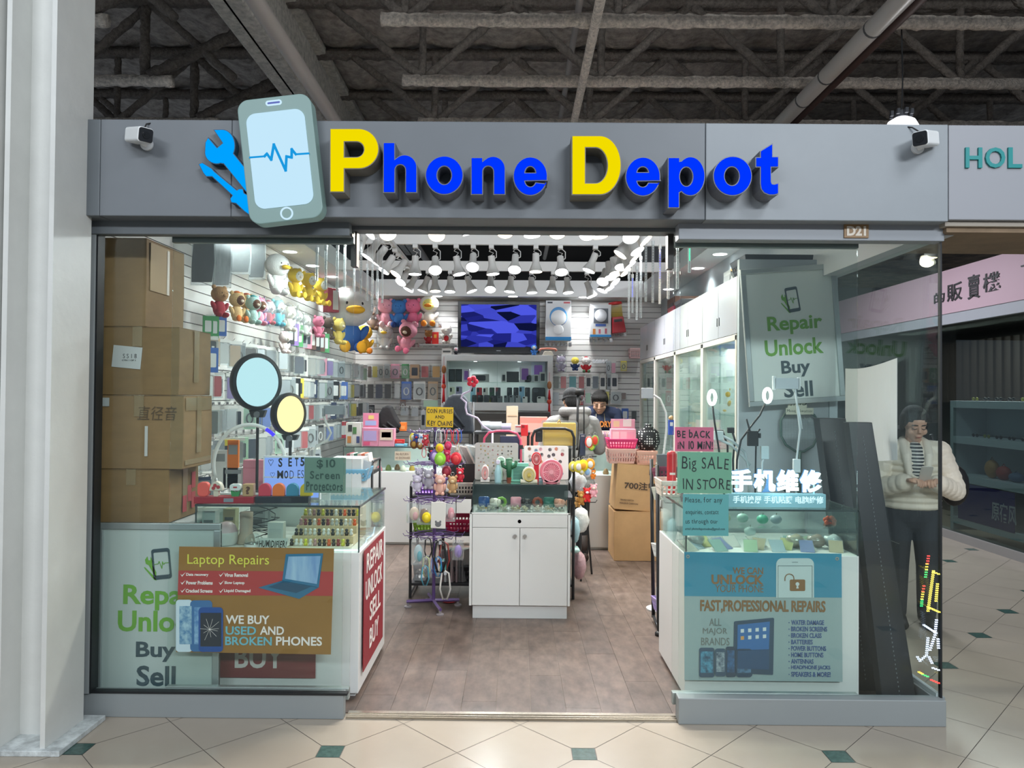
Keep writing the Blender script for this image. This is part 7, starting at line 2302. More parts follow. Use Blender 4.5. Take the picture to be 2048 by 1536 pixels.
hb = P(1297, 852, 3.6).z - t.location.z
m = MB().lathe([(.02, 0), (.09, .01), (.12, hb * .35), (.10, hb * .75), (.03, hb), (.04, hb + .02)], 18, M=Matrix.Diagonal((1, .6, 1, 1)))
m.v = [Vector((p.x * (1 + .07 * math.sin(p.z * 40)), p.y, p.z)) for p in m.v]
m.build('bag', pm, t, smooth='all')
MB().tube([(0, 0, hb), (-.01, 0, hb + .3)], .003, 5).build('drawstring', BLK, t)
# black rack with tilted baskets by the second counter
t = thing('wire_rack', 'narrow black rack with tilted baskets beside the second counter', 'rack', (P(1318, 1200, 1.32).x, 1.30, 0))
xk = t.location.x
MB().tube([(0, 0, .03), (-.005, 0, .10), (-.02, 0, P(1308, 930, 1.3).z)], .013, 8).tube([(.02, .32, .03), (.0, .32, 1.15)], .013, 8).lathe([(.03, 0), (.03, .02), (.015, .03)], 12, (.0, 0, .004)).tube([(0, 0, .04), (.02, .32, .04)], .012, 8).build('frame', BLK, t, smooth='all')
for k, (v, col, say) in enumerate(((1060, 'd9dcd4', 'white tilted basket low on the narrow black rack'), (960, '7a2a48', 'maroon tilted basket on the narrow black rack'), (1000, 'd6d9c8', 'pale tilted basket at middle of the narrow black rack'), (1118, 'dfe0da', 'white slatted basket on the narrow black rack'), (1230, 'a894c8', 'lilac basket at the foot of the narrow black rack'))):
    if k == 0:
        continue
    basket(say, (xk + .085, 1.31, P(1318, v, 1.3).z), .085, .28, .085, col, 0, R(-8))
    for i in range(3):
        o = thing('card_packet', 'upright packet, %s in the %s' % (NUM[i], say.split(' on')[0].split(' at')[0]), 'packet', (xk + .03 + i * .045, 1.36 + .05 * i, P(1318, v, 1.3).z + .014), (R(-8), 0, R(12)), 'packets in the tilted baskets')
        MB().box(-.035, .035, -.006, .006, 0, .15).build('card', M_(('d9dad6', '2a2c30', 'b8bcc0', 'c83a40')[(i + k) % 4], .4), o)
        MB().box(-.038, .038, -.008, .008, 0, .155).build('film', BAG, o)
basket('cream square holed basket of red pouches beside the pink card', (P(1341, 938, .66).x + .01, .66, 1.013), .06, .22, .09, 'ded6c8')
pbox('red_pouch', 'round red pouch standing in the cream basket', 'pouch', 1336, 902, 1354, 930, .74, .05, 'b8262c', bevel=.02, prints=((.2, .8, .45, .5, 'd8d0c8', 'zip'),), rest=1.018)
# grey clamp phone holder by the cabinets
t = thing('phone_holder', 'grey clamp phone holder on a curved white stalk by the cabinets', 'phone holder', (P(1320, 930, 1.9).x, 1.9, .005))
g_ = lambda u, v: P(u, v, 1.9) - t.location
MB().lathe([(.09, 0), (.09, .01), (.012, .02)], 20, (g_(1318, 950).x, 0, 0)).build('foot', M_('c9cac8', .4), t)
MB().tube([Vector((g_(1318, 950).x, 0, .01))] + [g_(u, v) for u, v in ((1318, 950), (1328, 905), (1333, 860), (1332, 825), (1320, 798), (1307, 790))], .008, 8).build('stalk', M_('c9cac8', .4), t, smooth='all')
a, b = g_(1283, 797), g_(1306, 776)
MB().box(a.x, b.x, -.015, .015, a.z, b.z).build('clamp', M_('9a9da2', .4), t, bevel=.004)
t, w, h = pbox('toy_figure', 'blue and white player figure beside the pink card', 'toy', 1338, 840, 1348, 870, .89, .03, '2f4fa8', prints=((.2, .8, .6, .85, 'e4e2e0', 'number'),))
MB().tube([(0, .015, 1.013 - t.location.z), (0, .015, .01)], .006, 8).lathe([(.02, 0), (.02, .004)], 14, (0, .015, 1.013 - t.location.z)).build('stand', CLEAR, t)
MB().ell((0, .012, h + .012), .016, 8).build('head', M_('c9a070', .5), t, smooth='all')
# tripod with phone clip between the people
t = thing('tripod_stand', 'black phone tripod standing before the person in the black beanie', 'tripod', (P(1160, 1000, 2.85).x, 2.85, .3))
g_ = lambda u, v: P(u, v, 2.85) - t.location
MB().tube([g_(1168, 884), g_(1168, 795)], .006, 8).tube([g_(1154, 900), g_(1156, 790)], .011, 8).box(g_(1150, 780).x, g_(1168, 780).x, -.02, .02, g_(1160, 790).z, g_(1160, 778).z).build('head', BLK, t, smooth='all')
MB().tube([(0, 0, g_(1160, 880).z), (-.13, .1, -.295), (0, 0, g_(1160, 880).z), (.12, .12, -.295), (0, 0, g_(1160, 880).z), (0, -.14, -.295)], .009, 6).build('leg', BLK, t)

# ---- on the second counter: clip lamps, arms, phone stands, swatter
YK = .55
def ring_clip(u, v, ru, rv, say, pts, Y=YK):
    c = P(u, v, Y)
    t = thing('ring_lamp', say, 'lamp', (c.x, Y, ZC))
    M = Matrix.Translation((0, 0, c.z - ZC)) @ Matrix.Rotation(R(40 if u > 1480 else 46), 4, 'Z') @ Matrix.Rotation(R(90), 4, 'X')
    r = rv * mpp(Y)
    MB().tube([M @ Vector((r * .78 * math.cos(a * PI / 14), r * .78 * math.sin(a * PI / 14), 0)) for a in range(28)], r * .2, 10, closed=True).build('ring_light', glow('fbfff6', 5.0), t, smooth='all')
    MB().tube([P(a, b, Y) - t.location for a, b in pts], .0055, 8).build('gooseneck', BLK, t, smooth='all')
    return t


ring_clip(1424, 795, 9, 17, 'glowing white ring lamp on a stalk nearest the cabinets', [(1425, 812), (1430, 850), (1438, 900), (1450, 1000)])
ring_clip(1535, 791, 11, 17, 'glowing white ring lamp on a curved gooseneck before the hung poster', [(1530, 808), (1520, 830), (1500, 855), (1482, 880), (1474, 920), (1472, 1000)])
def arm(say, cat, Y, tubes, boxes=(), r=.0075, col='c4ccd0', name='phone_holder', part='arm'):
    c = P(*tubes[0][0], Y)
    t = thing(name, say, cat, (c.x, Y, ZC))
    for pts in tubes:
        MB().tube([P(u, v, Y) - t.location for u, v in pts], r, 8).build(part, M_(col, .4), t, smooth='all')
    for (u0, v0, u1, v1, cc) in boxes:
        a, b = P(u0, v1, Y) - t.location, P(u1, v0, Y) - t.location
        MB().box(a.x, b.x, -.012, .012, a.z, b.z).build('clamp', M_(cc, .4), t, bevel=.003)
    return t


arm('black clip mount with pointed jaws on a gooseneck', 'phone holder', .5, [[(1510, 1000), (1512, 890), (1508, 872)], [(1493, 838), (1500, 862), (1512, 868)], [(1512, 868), (1520, 858)]], ((1495, 862, 1516, 892, '1c1d20'), (1516, 866, 1521, 876, '1c1d20')), .005, '1c1d20')
arm('pair of white bent lamp arms behind the sale card', 'phone holder', .62, [[(1438, 868), (1465, 882), (1490, 905), (1497, 940), (1498, 1000)], [(1436, 878), (1462, 890), (1485, 912), (1500, 930)]], ((1428, 862, 1446, 880, 'c9d0d2'),))
arm('black bent clip arms behind the green sale card', 'phone holder', .68, [[(1445, 862), (1455, 890), (1457, 1000)], [(1462, 855), (1470, 880), (1466, 920), (1468, 1000)]], ((1430, 860, 1446, 872, '1c1d20'), (1455, 855, 1468, 866, '1c1d20')), .006, '1d1e21')
arm('small white phone stand behind the glowing characters', 'phone stand', .48, [[(1524, 1000), (1524, 925), (1528, 915)]], ((1521, 892, 1537, 918, 'b9c6ca'),), .006)
arm('tall jointed white phone arm with square clamp before the hung poster', 'phone holder', .6, [[(1592, 1005), (1592, 930), (1600, 860), (1594, 810), (1590, 775)], [(1604, 858), (1596, 812)]], ((1548, 756, 1598, 778, 'b6bec6'), (1545, 752, 1551, 780, 'd3d9dc'), (1595, 755, 1600, 778, 'd3d9dc'), (1586, 918, 1600, 945, 'c9d2d6')), .006)
# swatter hung with its price card
t = thing('mosquito_swatter', 'teal rimmed electric mosquito swatter hung upside on the white panel', 'swatter', (P(1598, 870, 1.25).x, 1.25, P(1598, 1000, 1.25).z))
g_ = lambda u, v: P(u, v, 1.27) - t.location
out = [(1562, 840), (1570, 828), (1585, 822), (1612, 822), (1628, 830), (1636, 842), (1636, 872), (1626, 892), (1608, 903), (1592, 903), (1572, 890), (1562, 872)]
MB().tube([g_(*p) for p in out], .0085, 8, closed=True).tube([g_(1600, 903), g_(1598, 1000)], .012, 8).build('frame', M_('4f6a66', .4), t, smooth='all')
m = MB()
for i in range(13):
    m.tube([g_(1565 + i * 5.6, 832 if 1 < i < 11 else 845), g_(1565 + i * 5.6, 895 if 2 < i < 10 else 878)], .0008, 4)
    m.tube([g_(1563, 830 + i * 5), g_(1636, 830 + i * 5)], .0008, 4)
m.build('mesh', M_('9aa8a6', .4), t)
t = thing('price_card', 'cream round topped card reading $15 above the swatter', 'sign', (P(1598, 828, 1.22).x, 1.22, P(1598, 829, 1.22).z))
g_ = lambda u, v: ((P(u, v, 1.22) - t.location).x, (P(u, v, 1.22) - t.location).z)
MB().prism([g_(1572, 829), g_(1627, 829), g_(1627, 816), g_(1613, 816)] + [g_(1595 + 19 * math.cos(R(a)), 815 - 24 * math.sin(R(a))) for a in range(5, 180, 15)] + [g_(1575, 816), g_(1572, 816)], 0, .003).build('sheet', M_('c9cab8', .5), t)
a, b = g_(1580, 812), g_(1613, 797)
text('#15', a[0], b[0], a[1], b[1], -.0015, M_('3a4a44', .6), t, off=-.01, jit=.05)
a, b = g_(1574, 826), g_(1625, 819)
text('Mosq.  Swatter', a[0], b[0], a[1], b[1], -.0015, M_('3a4a44', .6), t, off=-.01, jit=.05)
# inside the second counter
for i, (u, v, Y, kind, col, say) in enumerate(((1450, 1050, .7, 'c', 'c9d6b8', 'pale green apple shaped jar'), (1485, 1045, .7, 'c', 'a8ccc0', 'mint apple shaped jar'), (1525, 1043, .66, 'c', '5fc0a0', 'bright mint apple shaped jar'), (1552, 1044, .66, 'c', 'a4b8be', 'grey blue apple shaped jar'), (1500, 1060, .6, 'c', 'b9ccc8', 'pale apple shaped jar lower row'), (1660, 1050, .6, 'f', 'd05a34', 'orange flower shaped ornament'))):
    c = P(u, 1060, Y)
    o = thing('jar' if kind == 'c' else 'flower_ornament', say + ' inside the second counter', 'jar' if kind == 'c' else 'ornament', (c.x, Y, .772 + (.09 if v < 1055 else .03)))
    s = .034
    if kind == 'c':
        MB().ell((0, 0, s * .8), (s, s * .9, s * .8), 14).build('body', M_(col, .3), o, smooth='all')
        MB().tube([(0, 0, s * 1.5), (.004, 0, s * 1.9)], .003, 6).build('stem', M_('8a9488', .4), o)
    else:
        m = MB()
        for a in range(9):
            m.ell((.025 * math.cos(a * .7), .01 * math.sin(a * 2.1), .03 + .02 * math.sin(a * .7)), (.014, .01, .014), 8)
        m.build('petal', M_(col, .6), o, smooth='all')
        MB().box(-.03, .03, -.01, .02, 0, .012).build('foot', M_('6a4a3a', .5), o)
x0, x1 = P(1392, 1060, .58).x, P(1655, 1060, .58).x
t = thing('riser', 'clear step riser inside the second counter', 'riser', ((x0 + x1) / 2, .56, .771))
MB().box(-(x1 - x0) / 2, (x1 - x0) / 2, 0, .3, .08, .086).build('top', CLEAR, t)
MB().box(-(x1 - x0) / 2, -(x1 - x0) / 2 + .006, 0, .3, 0, .08).box((x1 - x0) / 2 - .006, (x1 - x0) / 2, 0, .3, 0, .08).build('side', CLEAR, t)
for i in range(16):
    u = 1388 + i * 19
    col = ('d9d6c8', 'b8ccd6', 'c9c87a', '8fb8b0', '7a8ac0', 'e0dcd6', 'a8c8a0', 'bfae8a')[i % 8]
    o = thing('card_packet', '%s packet, %s lying along the front of the second counter' % (('ivory', 'pale blue', 'lime', 'teal', 'lavender blue', 'white', 'light green', 'tan')[i % 8], NUM[i]), 'packet', (P(u, 1095, .32).x, .32 + .06 * (i % 3), .772), (R(-62), 0, R(rnd.uniform(-35, 35))), 'packets lying in the second counter')
    MB().box(-.035, .035, 0, .004, 0, .10).build('card', M_(col, .3), o)
    MB().box(-.038, .038, -.002, .006, 0, .105).build('film', BAG, o)
for u, say, col in ((1590, 'crumpled tan plastic wrapped toy', 'b8a88a'), (1632, 'brown wrapped toy near the counter corner', '8a7462'), (1665, 'white striped wrapped toy near the counter corner', 'c9d2d0'), (1390, 'silver wrapped bundle at the counter end', 'a8a8a4')):
    c = P(u, 1080, .45)
    o = thing('wrapped_toy', say, 'toy', (c.x, .45, .772), None, 'wrapped toys in the second counter')
    m = MB().ell((0, 0, .035), (.05, .04, .035), 12)
    m.v = [Vector((p.x * (1 + .15 * math.sin(p.z * 150)), p.y, p.z * (1 + .1 * math.sin(p.x * 120)))) for p in m.v]
    m.build('toy', mat(col, .5, noise=.2, scale=30), o, smooth='all')
    MB().ell((0, 0, .037), (.056, .045, .037), 12).build('wrap', BAG, o, smooth='all')

# ---- LED letters leaning at the side glass
t = thing('led_sign', 'unreadable dotted LED sign of yellow and blue white strokes at the side glass', 'sign', (2.06, .5, .02))
g_ = lambda u, v: PX(u, v, 2.055) - t.location
ST = [('ffe75a', [[(1867, 1142), (1856, 1222)], [(1867, 1144), (1877, 1148)], [(1856, 1214), (1878, 1224)], [(1875, 1168), (1872, 1202)]]), ('cfe0ff', [[(1848, 1250), (1872, 1266)], [(1873, 1240), (1870, 1270), (1860, 1300)], [(1856, 1276), (1853, 1310), (1840, 1322), (1835, 1314)], [(1858, 1314), (1864, 1326)], [(1876, 1278), (1877, 1296)], [(1866, 1336), (1877, 1340)]]),
      ('ff4a44', [[(1857, 1112), (1855, 1127)], [(1848, 1172), (1846, 1183)], [(1863, 1360), (1877, 1366)]]), ('38d070', [[(1853, 1140), (1851, 1154)], [(1844, 1200), (1843, 1212)], [(1846, 1349), (1855, 1353)]]), ('f0d050', [[(1854, 1128), (1853, 1139)], [(1846, 1184), (1844, 1198)], [(1838, 1344), (1845, 1348)]])]
for col, strokes in ST:
    for s in strokes:
        m = MB()
        for (a, b) in zip(s, s[1:]):
            n = max(2, int(math.hypot(b[0] - a[0], b[1] - a[1]) / 4))
            for i in range(n + 1):
                f = i / n
                for o_ in (-2, 2):
                    m.cbox(g_(a[0] + (b[0] - a[0]) * f + o_ * .8, a[1] + (b[1] - a[1]) * f), (.003, .007, .005))
        m.build('led_dot', glow(col, 2.5), t)
MB().box(.0, .004, -.18, .1, 0.1, .8).build('clear_panel', glass('f6f8f8', .02), t)
MB().box(-.006, .01, -.2, .12, 0.085, .1).build('foot', M_('9aa0a2', .4), t)

# ================================================================ shop across the walkway
g5 = lambda u, v: PX(u, v, XN + .08)
def neighbor_letter(ch, u0, u1, v0, v1, say):
    a, b = PX(u0, v1, XN - .065), PX(u1, v0, XN - .065)
    h = b.z - a.z
    M = Matrix.Translation((XN - .068, 0, 0)) @ Matrix.Rotation(R(-90), 4, 'Z')
    o = text(ch, -a.y, -b.y, a.z, b.z, 0, M_('1c1a1c', .5), None, off=.012, depth=.01, M=M)
    o.name = 'wall_letter'
    tag(o, say, 'sign letter', 'black characters on the pink band')


for ch, u0, u1, v0, v1, say in (('的', 1868, 1889, 582, 608, 'black character half hidden by the corner glass on the pink band'), ('販', 1894, 1924, 562, 605, 'black character next to the corner glass on the pink band'), ('賣', 1935, 1960, 546, 600, 'black tall character in the middle of the pink band'), ('機', 1966, 2001, 540, 586, 'black character with a wooden radical, last of the pink band word'), ('一', 2042, 2062, 526, 534, 'black stroke cut by the picture edge on the pink band')):
    neighbor_letter(ch, u0, u1, v0, v1, say)
t = thing('shelf_unit', 'white shelving unit of sunglasses in the shop across the walkway', 'shelf', (XN + .06, 4.2, .09))
y0, y1 = -1.6, g5(1910, 900).y - 4.2
zs_ = [g5(1980, v).z - .09 for v in (808, 884, 965, 1056)]
m = MB()
for z in zs_:
    m.box(0, .4, y0, y1, z - .05, z + .03)
m.box(0, .4, y1, y1 + .06, 0, zs_[0] + .03).box(.38, .4, y0, y1, 0, zs_[0])
m.build('carcass', mat('cfd3d8', .45), t, bevel=.002)
m = MB().box(-.004, 0, g5(1920, 1000).y - 4.2 - .95, g5(1920, 1000).y - 4.2, zs_[3] + .02, zs_[2] - .06)
m.build('purple_panel', M_('3a2f78', .5), t)
a, b = g5(1988, 1030), g5(2034, 1002)
M = Matrix.Translation((-.006, 0, 0)) @ Matrix.Rotation(R(-90), 4, 'Z')
text('原宿风', -(a.y - 4.2), -(b.y - 4.2) + .03, zs_[3] + .10, zs_[3] + .30, 0, M_('d6d2da', .5), t, off=.01, M=M)
m = MB().box(.9, .94, -.9, 3.2, 1.55, 2.35)
pn = thing('slatted_panel', 'dark slatted panel above the sunglasses across the walkway', 'panel', (XN, 4.4, 0))
for i in range(26):
    m.box(.87, .9, -.9 + i * .16, -.83 + i * .16, 1.55, 2.35)
m.build('slat', M_('3f3530', .6), pn)
for k in range(2):
    for i in range(9):
        y = y0 + 4.2 + .4 + i * .2
        o = thing('sunglasses', 'dark pair of sunglasses, %s on the %s white shelf across the walkway' % (NUM[i], ('upper', 'second')[k]), 'sunglasses', (XN + .14, y, .09 + zs_[k] + .031), R(-90), 'sunglasses across the walkway')
        MB().ell((-.032, 0, .022), (.028, .006, .02), 10).ell((.032, 0, .022), (.028, .006, .02), 10).build('lens', M_('16171a' if (i + k) % 4 else '8a8a2c', .15), o, smooth='all')
        MB().tube([(-.06, 0, .03), (-.01, -.004, .03), (.01, -.004, .03), (.06, 0, .03)], .003, 5).tube([(-.06, 0, .03), (-.06, .11, .02)], .0025, 5).tube([(.06, 0, .03), (.06, .11, .02)], .0025, 5).build('frame', BLK, o)
for i, (u, col, say) in enumerate(((1962, 'c08a4a', 'tan paper bag'), (1985, 'b04030', 'red packet'), (2010, '5a6a8a', 'blue grey pouch'))):
    c = g5(u, 945)
    o = thing('goods_bag', say + ' on the lower white shelf across the walkway', 'bag', (XN + .2, c.y, .09 + zs_[2] + .031), R(-90))
    hh = .2 - .05 * i
    MB().ell((0, 0, hh / 2), (.1, .06, hh / 2), 12).build('bag', M_(col, .6), o, smooth='all')
    MB().tube([(-.03, 0, hh * .95), (0, 0, hh * 1.15), (.03, 0, hh * .95)], .004, 5).build('handle', M_(col, .6), o)
lamp('shop_fill_lamp', 'AREA', (XN + .22, 4.4, 2.44), 60, (1, .97, .93), (.3, 3.6))  # unseen light added to brighten the shelves behind that shop's glass
c = P(1862, 511, 5.2)
t = thing('ceiling_spotlight', 'warm glowing ceiling spotlight seen above the side glass', 'ceiling light', (c.x, 5.2, c.z))
MB().lathe([(.07, -.03), (.075, .05), (.05, .06)], 18).build('housing', M_('c9c0b4', .4), t, smooth=True)
MB().lathe([(0, -.031), (.068, -.03)], 18).build('lens', glow('ffe2b0', 3.0), t)
MB().tube([(0, 0, .06), (0, 0, 3.56 - c.z)], .008, 6).build('stem', DARK, t)
# ================================================================ small goods behind the middle rack
pbox('drawer_unit', 'dark grey drawer unit under the lit display case', 'drawers', 938, 826, 1012, 868, 5.4, .3, '4a4744', prints=((.03, .97, .05, .30, '5c5955', 'drawer'), (.03, .97, .36, .62, '5c5955', 'drawer'), (.03, .97, .68, .94, '5c5955', 'drawer')), rest=.004)
pbox('drawer_unit', 'dark worktop unit with clips below the people side of the display case', 'drawers', 1030, 824, 1100, 880, 5.42, .3, '3f3d3c', prints=((.05, .95, .70, .9, '57544f', 'drawer'), (.05, .95, .1, .6, '4c4946', 'drawer')), rest=.004)
pbox('paper_sheet', 'beige paper sheet standing behind the pink rail', 'paper', 1013, 812, 1036, 843, 4.3, .004, 'd9bfa4', prints=((.1, .9, .75, .78, 'c9aa8c'),), rest=1.041)
pbox('paper_tray', 'coral pink flat tray on the middle back counter', 'tray', 1040, 834, 1095, 841, 4.3, .2, 'd98a7c', prints=((.02, .98, .5, .8, 'e6a89a'),), rest=1.041)
pbox('phone_case', 'bright red phone case on a hook behind the pink rail', 'phone case', 1042, 849, 1056, 872, 2.75, .012, 'd81e26', bevel=.004, prints=((.1, .5, .7, .95, '8a1218', 'camera_hole'),))
pbox('film_packet', 'white film packet behind the bright red phone case', 'packet', 1030, 850, 1043, 874, 2.8, .01, 'd9d6d2', prints=((.1, .9, .8, .9, 'b8585e'),))
for i, (u0, u1, v0, v1, col, say) in enumerate(((963, 980, 842, 862, 'c9cfd4', 'pale blue wrapped roll'), (980, 1003, 843, 862, 'd6dade', 'clear wrapped roll'), (1003, 1022, 846, 864, 'b8a8cc', 'lilac wrapped roll'))):
    a, b = P(u0, v1, 2.9), P(u1, v0, 2.9)
    t = thing('wrapped_roll', say + ' lying behind the grey pin board', 'roll', ((a.x + b.x) / 2, 2.9, a.z))
    w_, h_ = (b.x - a.x) / 2, b.z - a.z
    MB().tube([(-w_, 0, h_ / 2), (w_, 0, h_ / 2)], h_ * .45, 12).build('roll', M_(col, .4), t, smooth=True)
    MB().tube([(-w_ * 1.02, 0, h_ / 2), (w_ * 1.02, 0, h_ / 2)], h_ * .49, 12).build('film', BAG, t, smooth=True)
x0, x1 = P(950, 862, 2.9).x, P(1060, 862, 2.9).x
t = thing('goods_table', 'black wire table behind the rack holding wrapped rolls', 'table', ((x0 + x1) / 2, 2.78, 0))
zt3 = P(1000, 862, 2.9).z - .004
MB().box(-(x1 - x0) / 2, (x1 - x0) / 2, 0, .3, zt3 - .02, zt3).build('table_top', BLK, t)
for sx in (-1, 1):
    for y in (.02, .28):
        MB().tube([(sx * (x1 - x0) * .47, y, .005), (sx * (x1 - x0) * .47, y, zt3 - .01)], .01, 8).build('leg', BLK, t, smooth=True)
# flower-like card display and goods on the second back counter
for i, (u0, u1, v0, v1, col, say) in enumerate(((818, 832, 872, 888, 'e4e0d6', 'white card box'), (832, 848, 868, 888, 'd8d0c0', 'cream card box'), (1126, 1142, 880, 896, 'c9d6c0', 'pale green card box'))):
    pbox('card_box', say + ' on the back counter behind the hanging key chains' if i < 2 else say + ' on the back counter before the customer', 'box', u0, v0, u1, v1, 4.24, .08, col, prints=((.15, .85, .2, .7, ('6a8ab0', 'c98a5a', '5a8a6a')[i]),), rest=1.041)
# ================================================================ people
def limb(mb, a, b, ra, rb, n=12, steps=5, bulge=0.0):
    a, b = Vector(a), Vector(b)
    pts = [a.lerp(b, i / steps) for i in range(steps + 1)]
    rs = [ra + (rb - ra) * i / steps + bulge * math.sin(PI * i / steps) for i in range(steps + 1)]
    mb.tube(pts, rs, n)
    mb.ell(a, ra, 10)
    mb.ell(b, rb, 10)


def fuse(mb, name, ma, parent, voxel=0.008, smooth=4):
    o = mb.build(name, ma, parent, smooth='all')
    r = o.modifiers.new('fuse', 'REMESH')
    r.mode = 'VOXEL'
    r.voxel_size = voxel
    r.use_smooth_shade = True
    s = o.modifiers.new('soften', 'SMOOTH')
    s.iterations = smooth
    s.factor = .5
    return o


def hand(mb, w, d, side, up, curl=.7, s=1.0):
    """palm from the wrist w along d; five fingers that bend towards -up; the thumb leaves the inner side"""
    d, up = Vector(d).normalized(), Vector(up).normalized()
    sd = d.cross(up).normalized() * side
    w = Vector(w)
    for k in range(4):
        o = (k - 1.5) * .019
        mb.tube([w + sd * o * .7, w + d * .045 + sd * o, w + d * .085 + sd * o], [.016, .015, .012], 8)
    for k, L in enumerate((.066, .074, .069, .054)):
        p = w + d * .085 + sd * (k - 1.5) * .0195
        pts, a = [p], 0.15
        for j, f in enumerate((.45, .32, .23)):
            a += curl * (.55 if j == 0 else .8)
            p = p + (d * math.cos(a) - up * math.sin(a)) * L * f
            pts.append(p)
        mb.tube(pts, [.0092, .0088, .008, .0068], 8)
        mb.ell(pts[-1], .0068, 6)
    b = w + d * .025 - sd * .03
    pts = [b, b + d * .03 - sd * .016 - up * .006, b + d * .058 - sd * .008 - up * .02, b + d * .075 + sd * .008 - up * .026]
    mb.tube(pts, [.015, .0115, .0095, .008], 8)
    mb.ell(pts[-1], .008, 6)


def head_parts(mb, c, M, s=1.0, female=False):
    """head about its centre c (0.23 high) looking along -y, turned by M"""
    X = Matrix.Translation(c) @ M.to_4x4() @ Matrix.Scale(s, 4)
    j = .9 if female else 1.0
    mb.ell((0, .012, .03), (.076, .094, .088), 18, M=X)
    mb.ell((0, -.02, -.02), (.066 * j, .07, .085), 16, M=X)
    mb.ell((0, -.045, -.078), (.036 * j, .036, .03), 12, M=X)
    mb.ell((0, -.062, -.045), (.034, .03, .024), 10, M=X)
    mb.tube([(0, -.082, .018), (0, -.098, -.012), (0, -.104, -.024)], [.008, .011, .013], 8, M=X)
    for q_ in (-1, 1):
        mb.ell((q_ * .011, -.09, -.027), (.009, .01, .007), 6, M=X)
        mb.ell((q_ * .076, .012, -.008), (.009, .018, .03), 8, M=X)
        mb.ell((q_ * .042, -.058, -.028), (.024, .022, .024), 8, M=X)
        mb.ell((q_ * .03, -.078 if female else -.08, .022), (.02, .007 if female else .01, .006), 8, M=X)
        mb.ell((q_ * .03, -.074, .004), (.015, .012, .010), 8, M=X)
    mb.ell((0, -.09, -.050), (.021, .008, .005), 8, M=X)
    mb.ell((0, -.089, -.060), (.018, .008, .006), 8, M=X)
    return X


def face_bits(t, X, brow='1a1614', lip='8a5048'):
    for q_ in (-1, 1):
        MB().tube([(q_ * .015, -.0855, .003), (q_ * .03, -.089, -.001), (q_ * .045, -.083, .004)], .0022, 6, M=X).build('eyelid_line', M_('1b1512', .5), t, smooth='all')
        MB().tube([(q_ * .012, -.088, .026), (q_ * .03, -.09, .031), (q_ * .05, -.077, .025)], [.003, .0038, .002], 6, M=X).build('eyebrow', M_(brow, .8), t, smooth='all')
    MB().tube([(-.02, -.095, -.054), (0, -.0985, -.055), (.02, -.095, -.054)], [.0016, .0032, .0016], 6, M=X).build('lips', M_(lip, .5), t, smooth='all')


SKIN = mat('c49a80', .5, noise=.04, scale=9)


def body_base(mb, H, sh, el, wr, lean=0.0, hy=0.0):
    """trunk, limbs (without hands); sh half shoulder width, el and wr: elbow and wrist of both sides"""
    hip = Vector((0, hy, .53 * H)); chest = Vector((0, hy - lean * .7, .74 * H)); nb = Vector((0, hy - lean, .85 * H))
    mb.ell(hip, (.16, .115, .12), 14)
    mb.ell(hip.lerp(chest, .5), (.145, .105, .14), 14)
    mb.ell(chest, (.165, .115, .15), 14)
    limb(mb, nb - Vector((0, 0, .03)), nb + Vector((0, -.015 - lean * .15, .075)), .056, .05)
    for i, q_ in enumerate((-1, 1)):
        s_ = Vector((q_ * sh, hy - lean * .95, .81 * H))
        limb(mb, nb - Vector((0, 0, .04)), s_, .05, .055)
        limb(mb, s_, el[i], .052, .040)
        limb(mb, el[i], wr[i], .040, .026)
        kx = q_ * .095
        limb(mb, (q_ * .085, hy, .52 * H), (kx, hy - .02, .275 * H), .085, .055)
        limb(mb, (kx, hy - .02, .275 * H), (kx, hy, .05 * H), .052, .036, bulge=.008)
        mb.tube([(kx, hy + .05, .035), (kx, hy - .06, .04), (kx, hy - .16, .025)], [.036, .042, .026], 10)
    return nb


def clothes(t, H, sh, el, wr, lean, hy, col, name, puff=1.0, hem=.50, quilt=0, rough=.8, bump=.2):
    mb = MB()
    hip = Vector((0, hy, hem * H)); chest = Vector((0, hy - lean * .7, .74 * H)); nb = Vector((0, hy - lean, .85 * H))
    n = 7
    for i in range(n + 1):
        f = i / n
        c = hip.lerp(chest, f * 1.05)
        mb.ell(c, ((.178 - .006 * f) * puff, .132 * puff, .045 if quilt else .09), 18)
    mb.ell(chest + Vector((0, 0, .05)), (.17 * puff, .125 * puff, .11), 16)
    for i, q_ in enumerate((-1, 1)):
        s_ = Vector((q_ * sh, hy - lean * .95, .80 * H))
        limb(mb, nb - Vector((q_ * -.05, 0, .065)), s_, .07 * puff, .068 * puff)
        a, b, c = s_, Vector(el[i]), Vector(wr[i])
        c = b.lerp(c, .93)
        if quilt:
            for k in range(5):
                mb.ell(a.lerp(b, k / 4.5), .073 * puff, 12)
                mb.ell(b.lerp(c, k / 4.3), (.066 - .002 * k) * puff, 12)
            mb.ell(c, .052 * puff, 10)
        else:
            limb(mb, a, b, .068 * puff, .058 * puff)
            limb(mb, b, c, .058 * puff, .044 * puff)
    return fuse(mb, name, mat(col, rough, noise=.08, scale=6, bump=bump, bscale=25), t, .009 if not quilt else .0065, 3 if not quilt else 1)


def trousers(t, H, hy, col):
    mb = MB()
    mb.ell((0, hy, .52 * H), (.172, .13, .15), 14)
    for q_ in (-1, 1):
        limb(mb, (q_ * .085, hy, .52 * H), (q_ * .095, hy - .02, .275 * H), .098, .074)
        limb(mb, (q_ * .095, hy - .02, .275 * H), (q_ * .095, hy, .05 * H), .074, .062)
    return fuse(mb, 'trousers', mat(col, .85, noise=.1, scale=8), t, .01, 3)


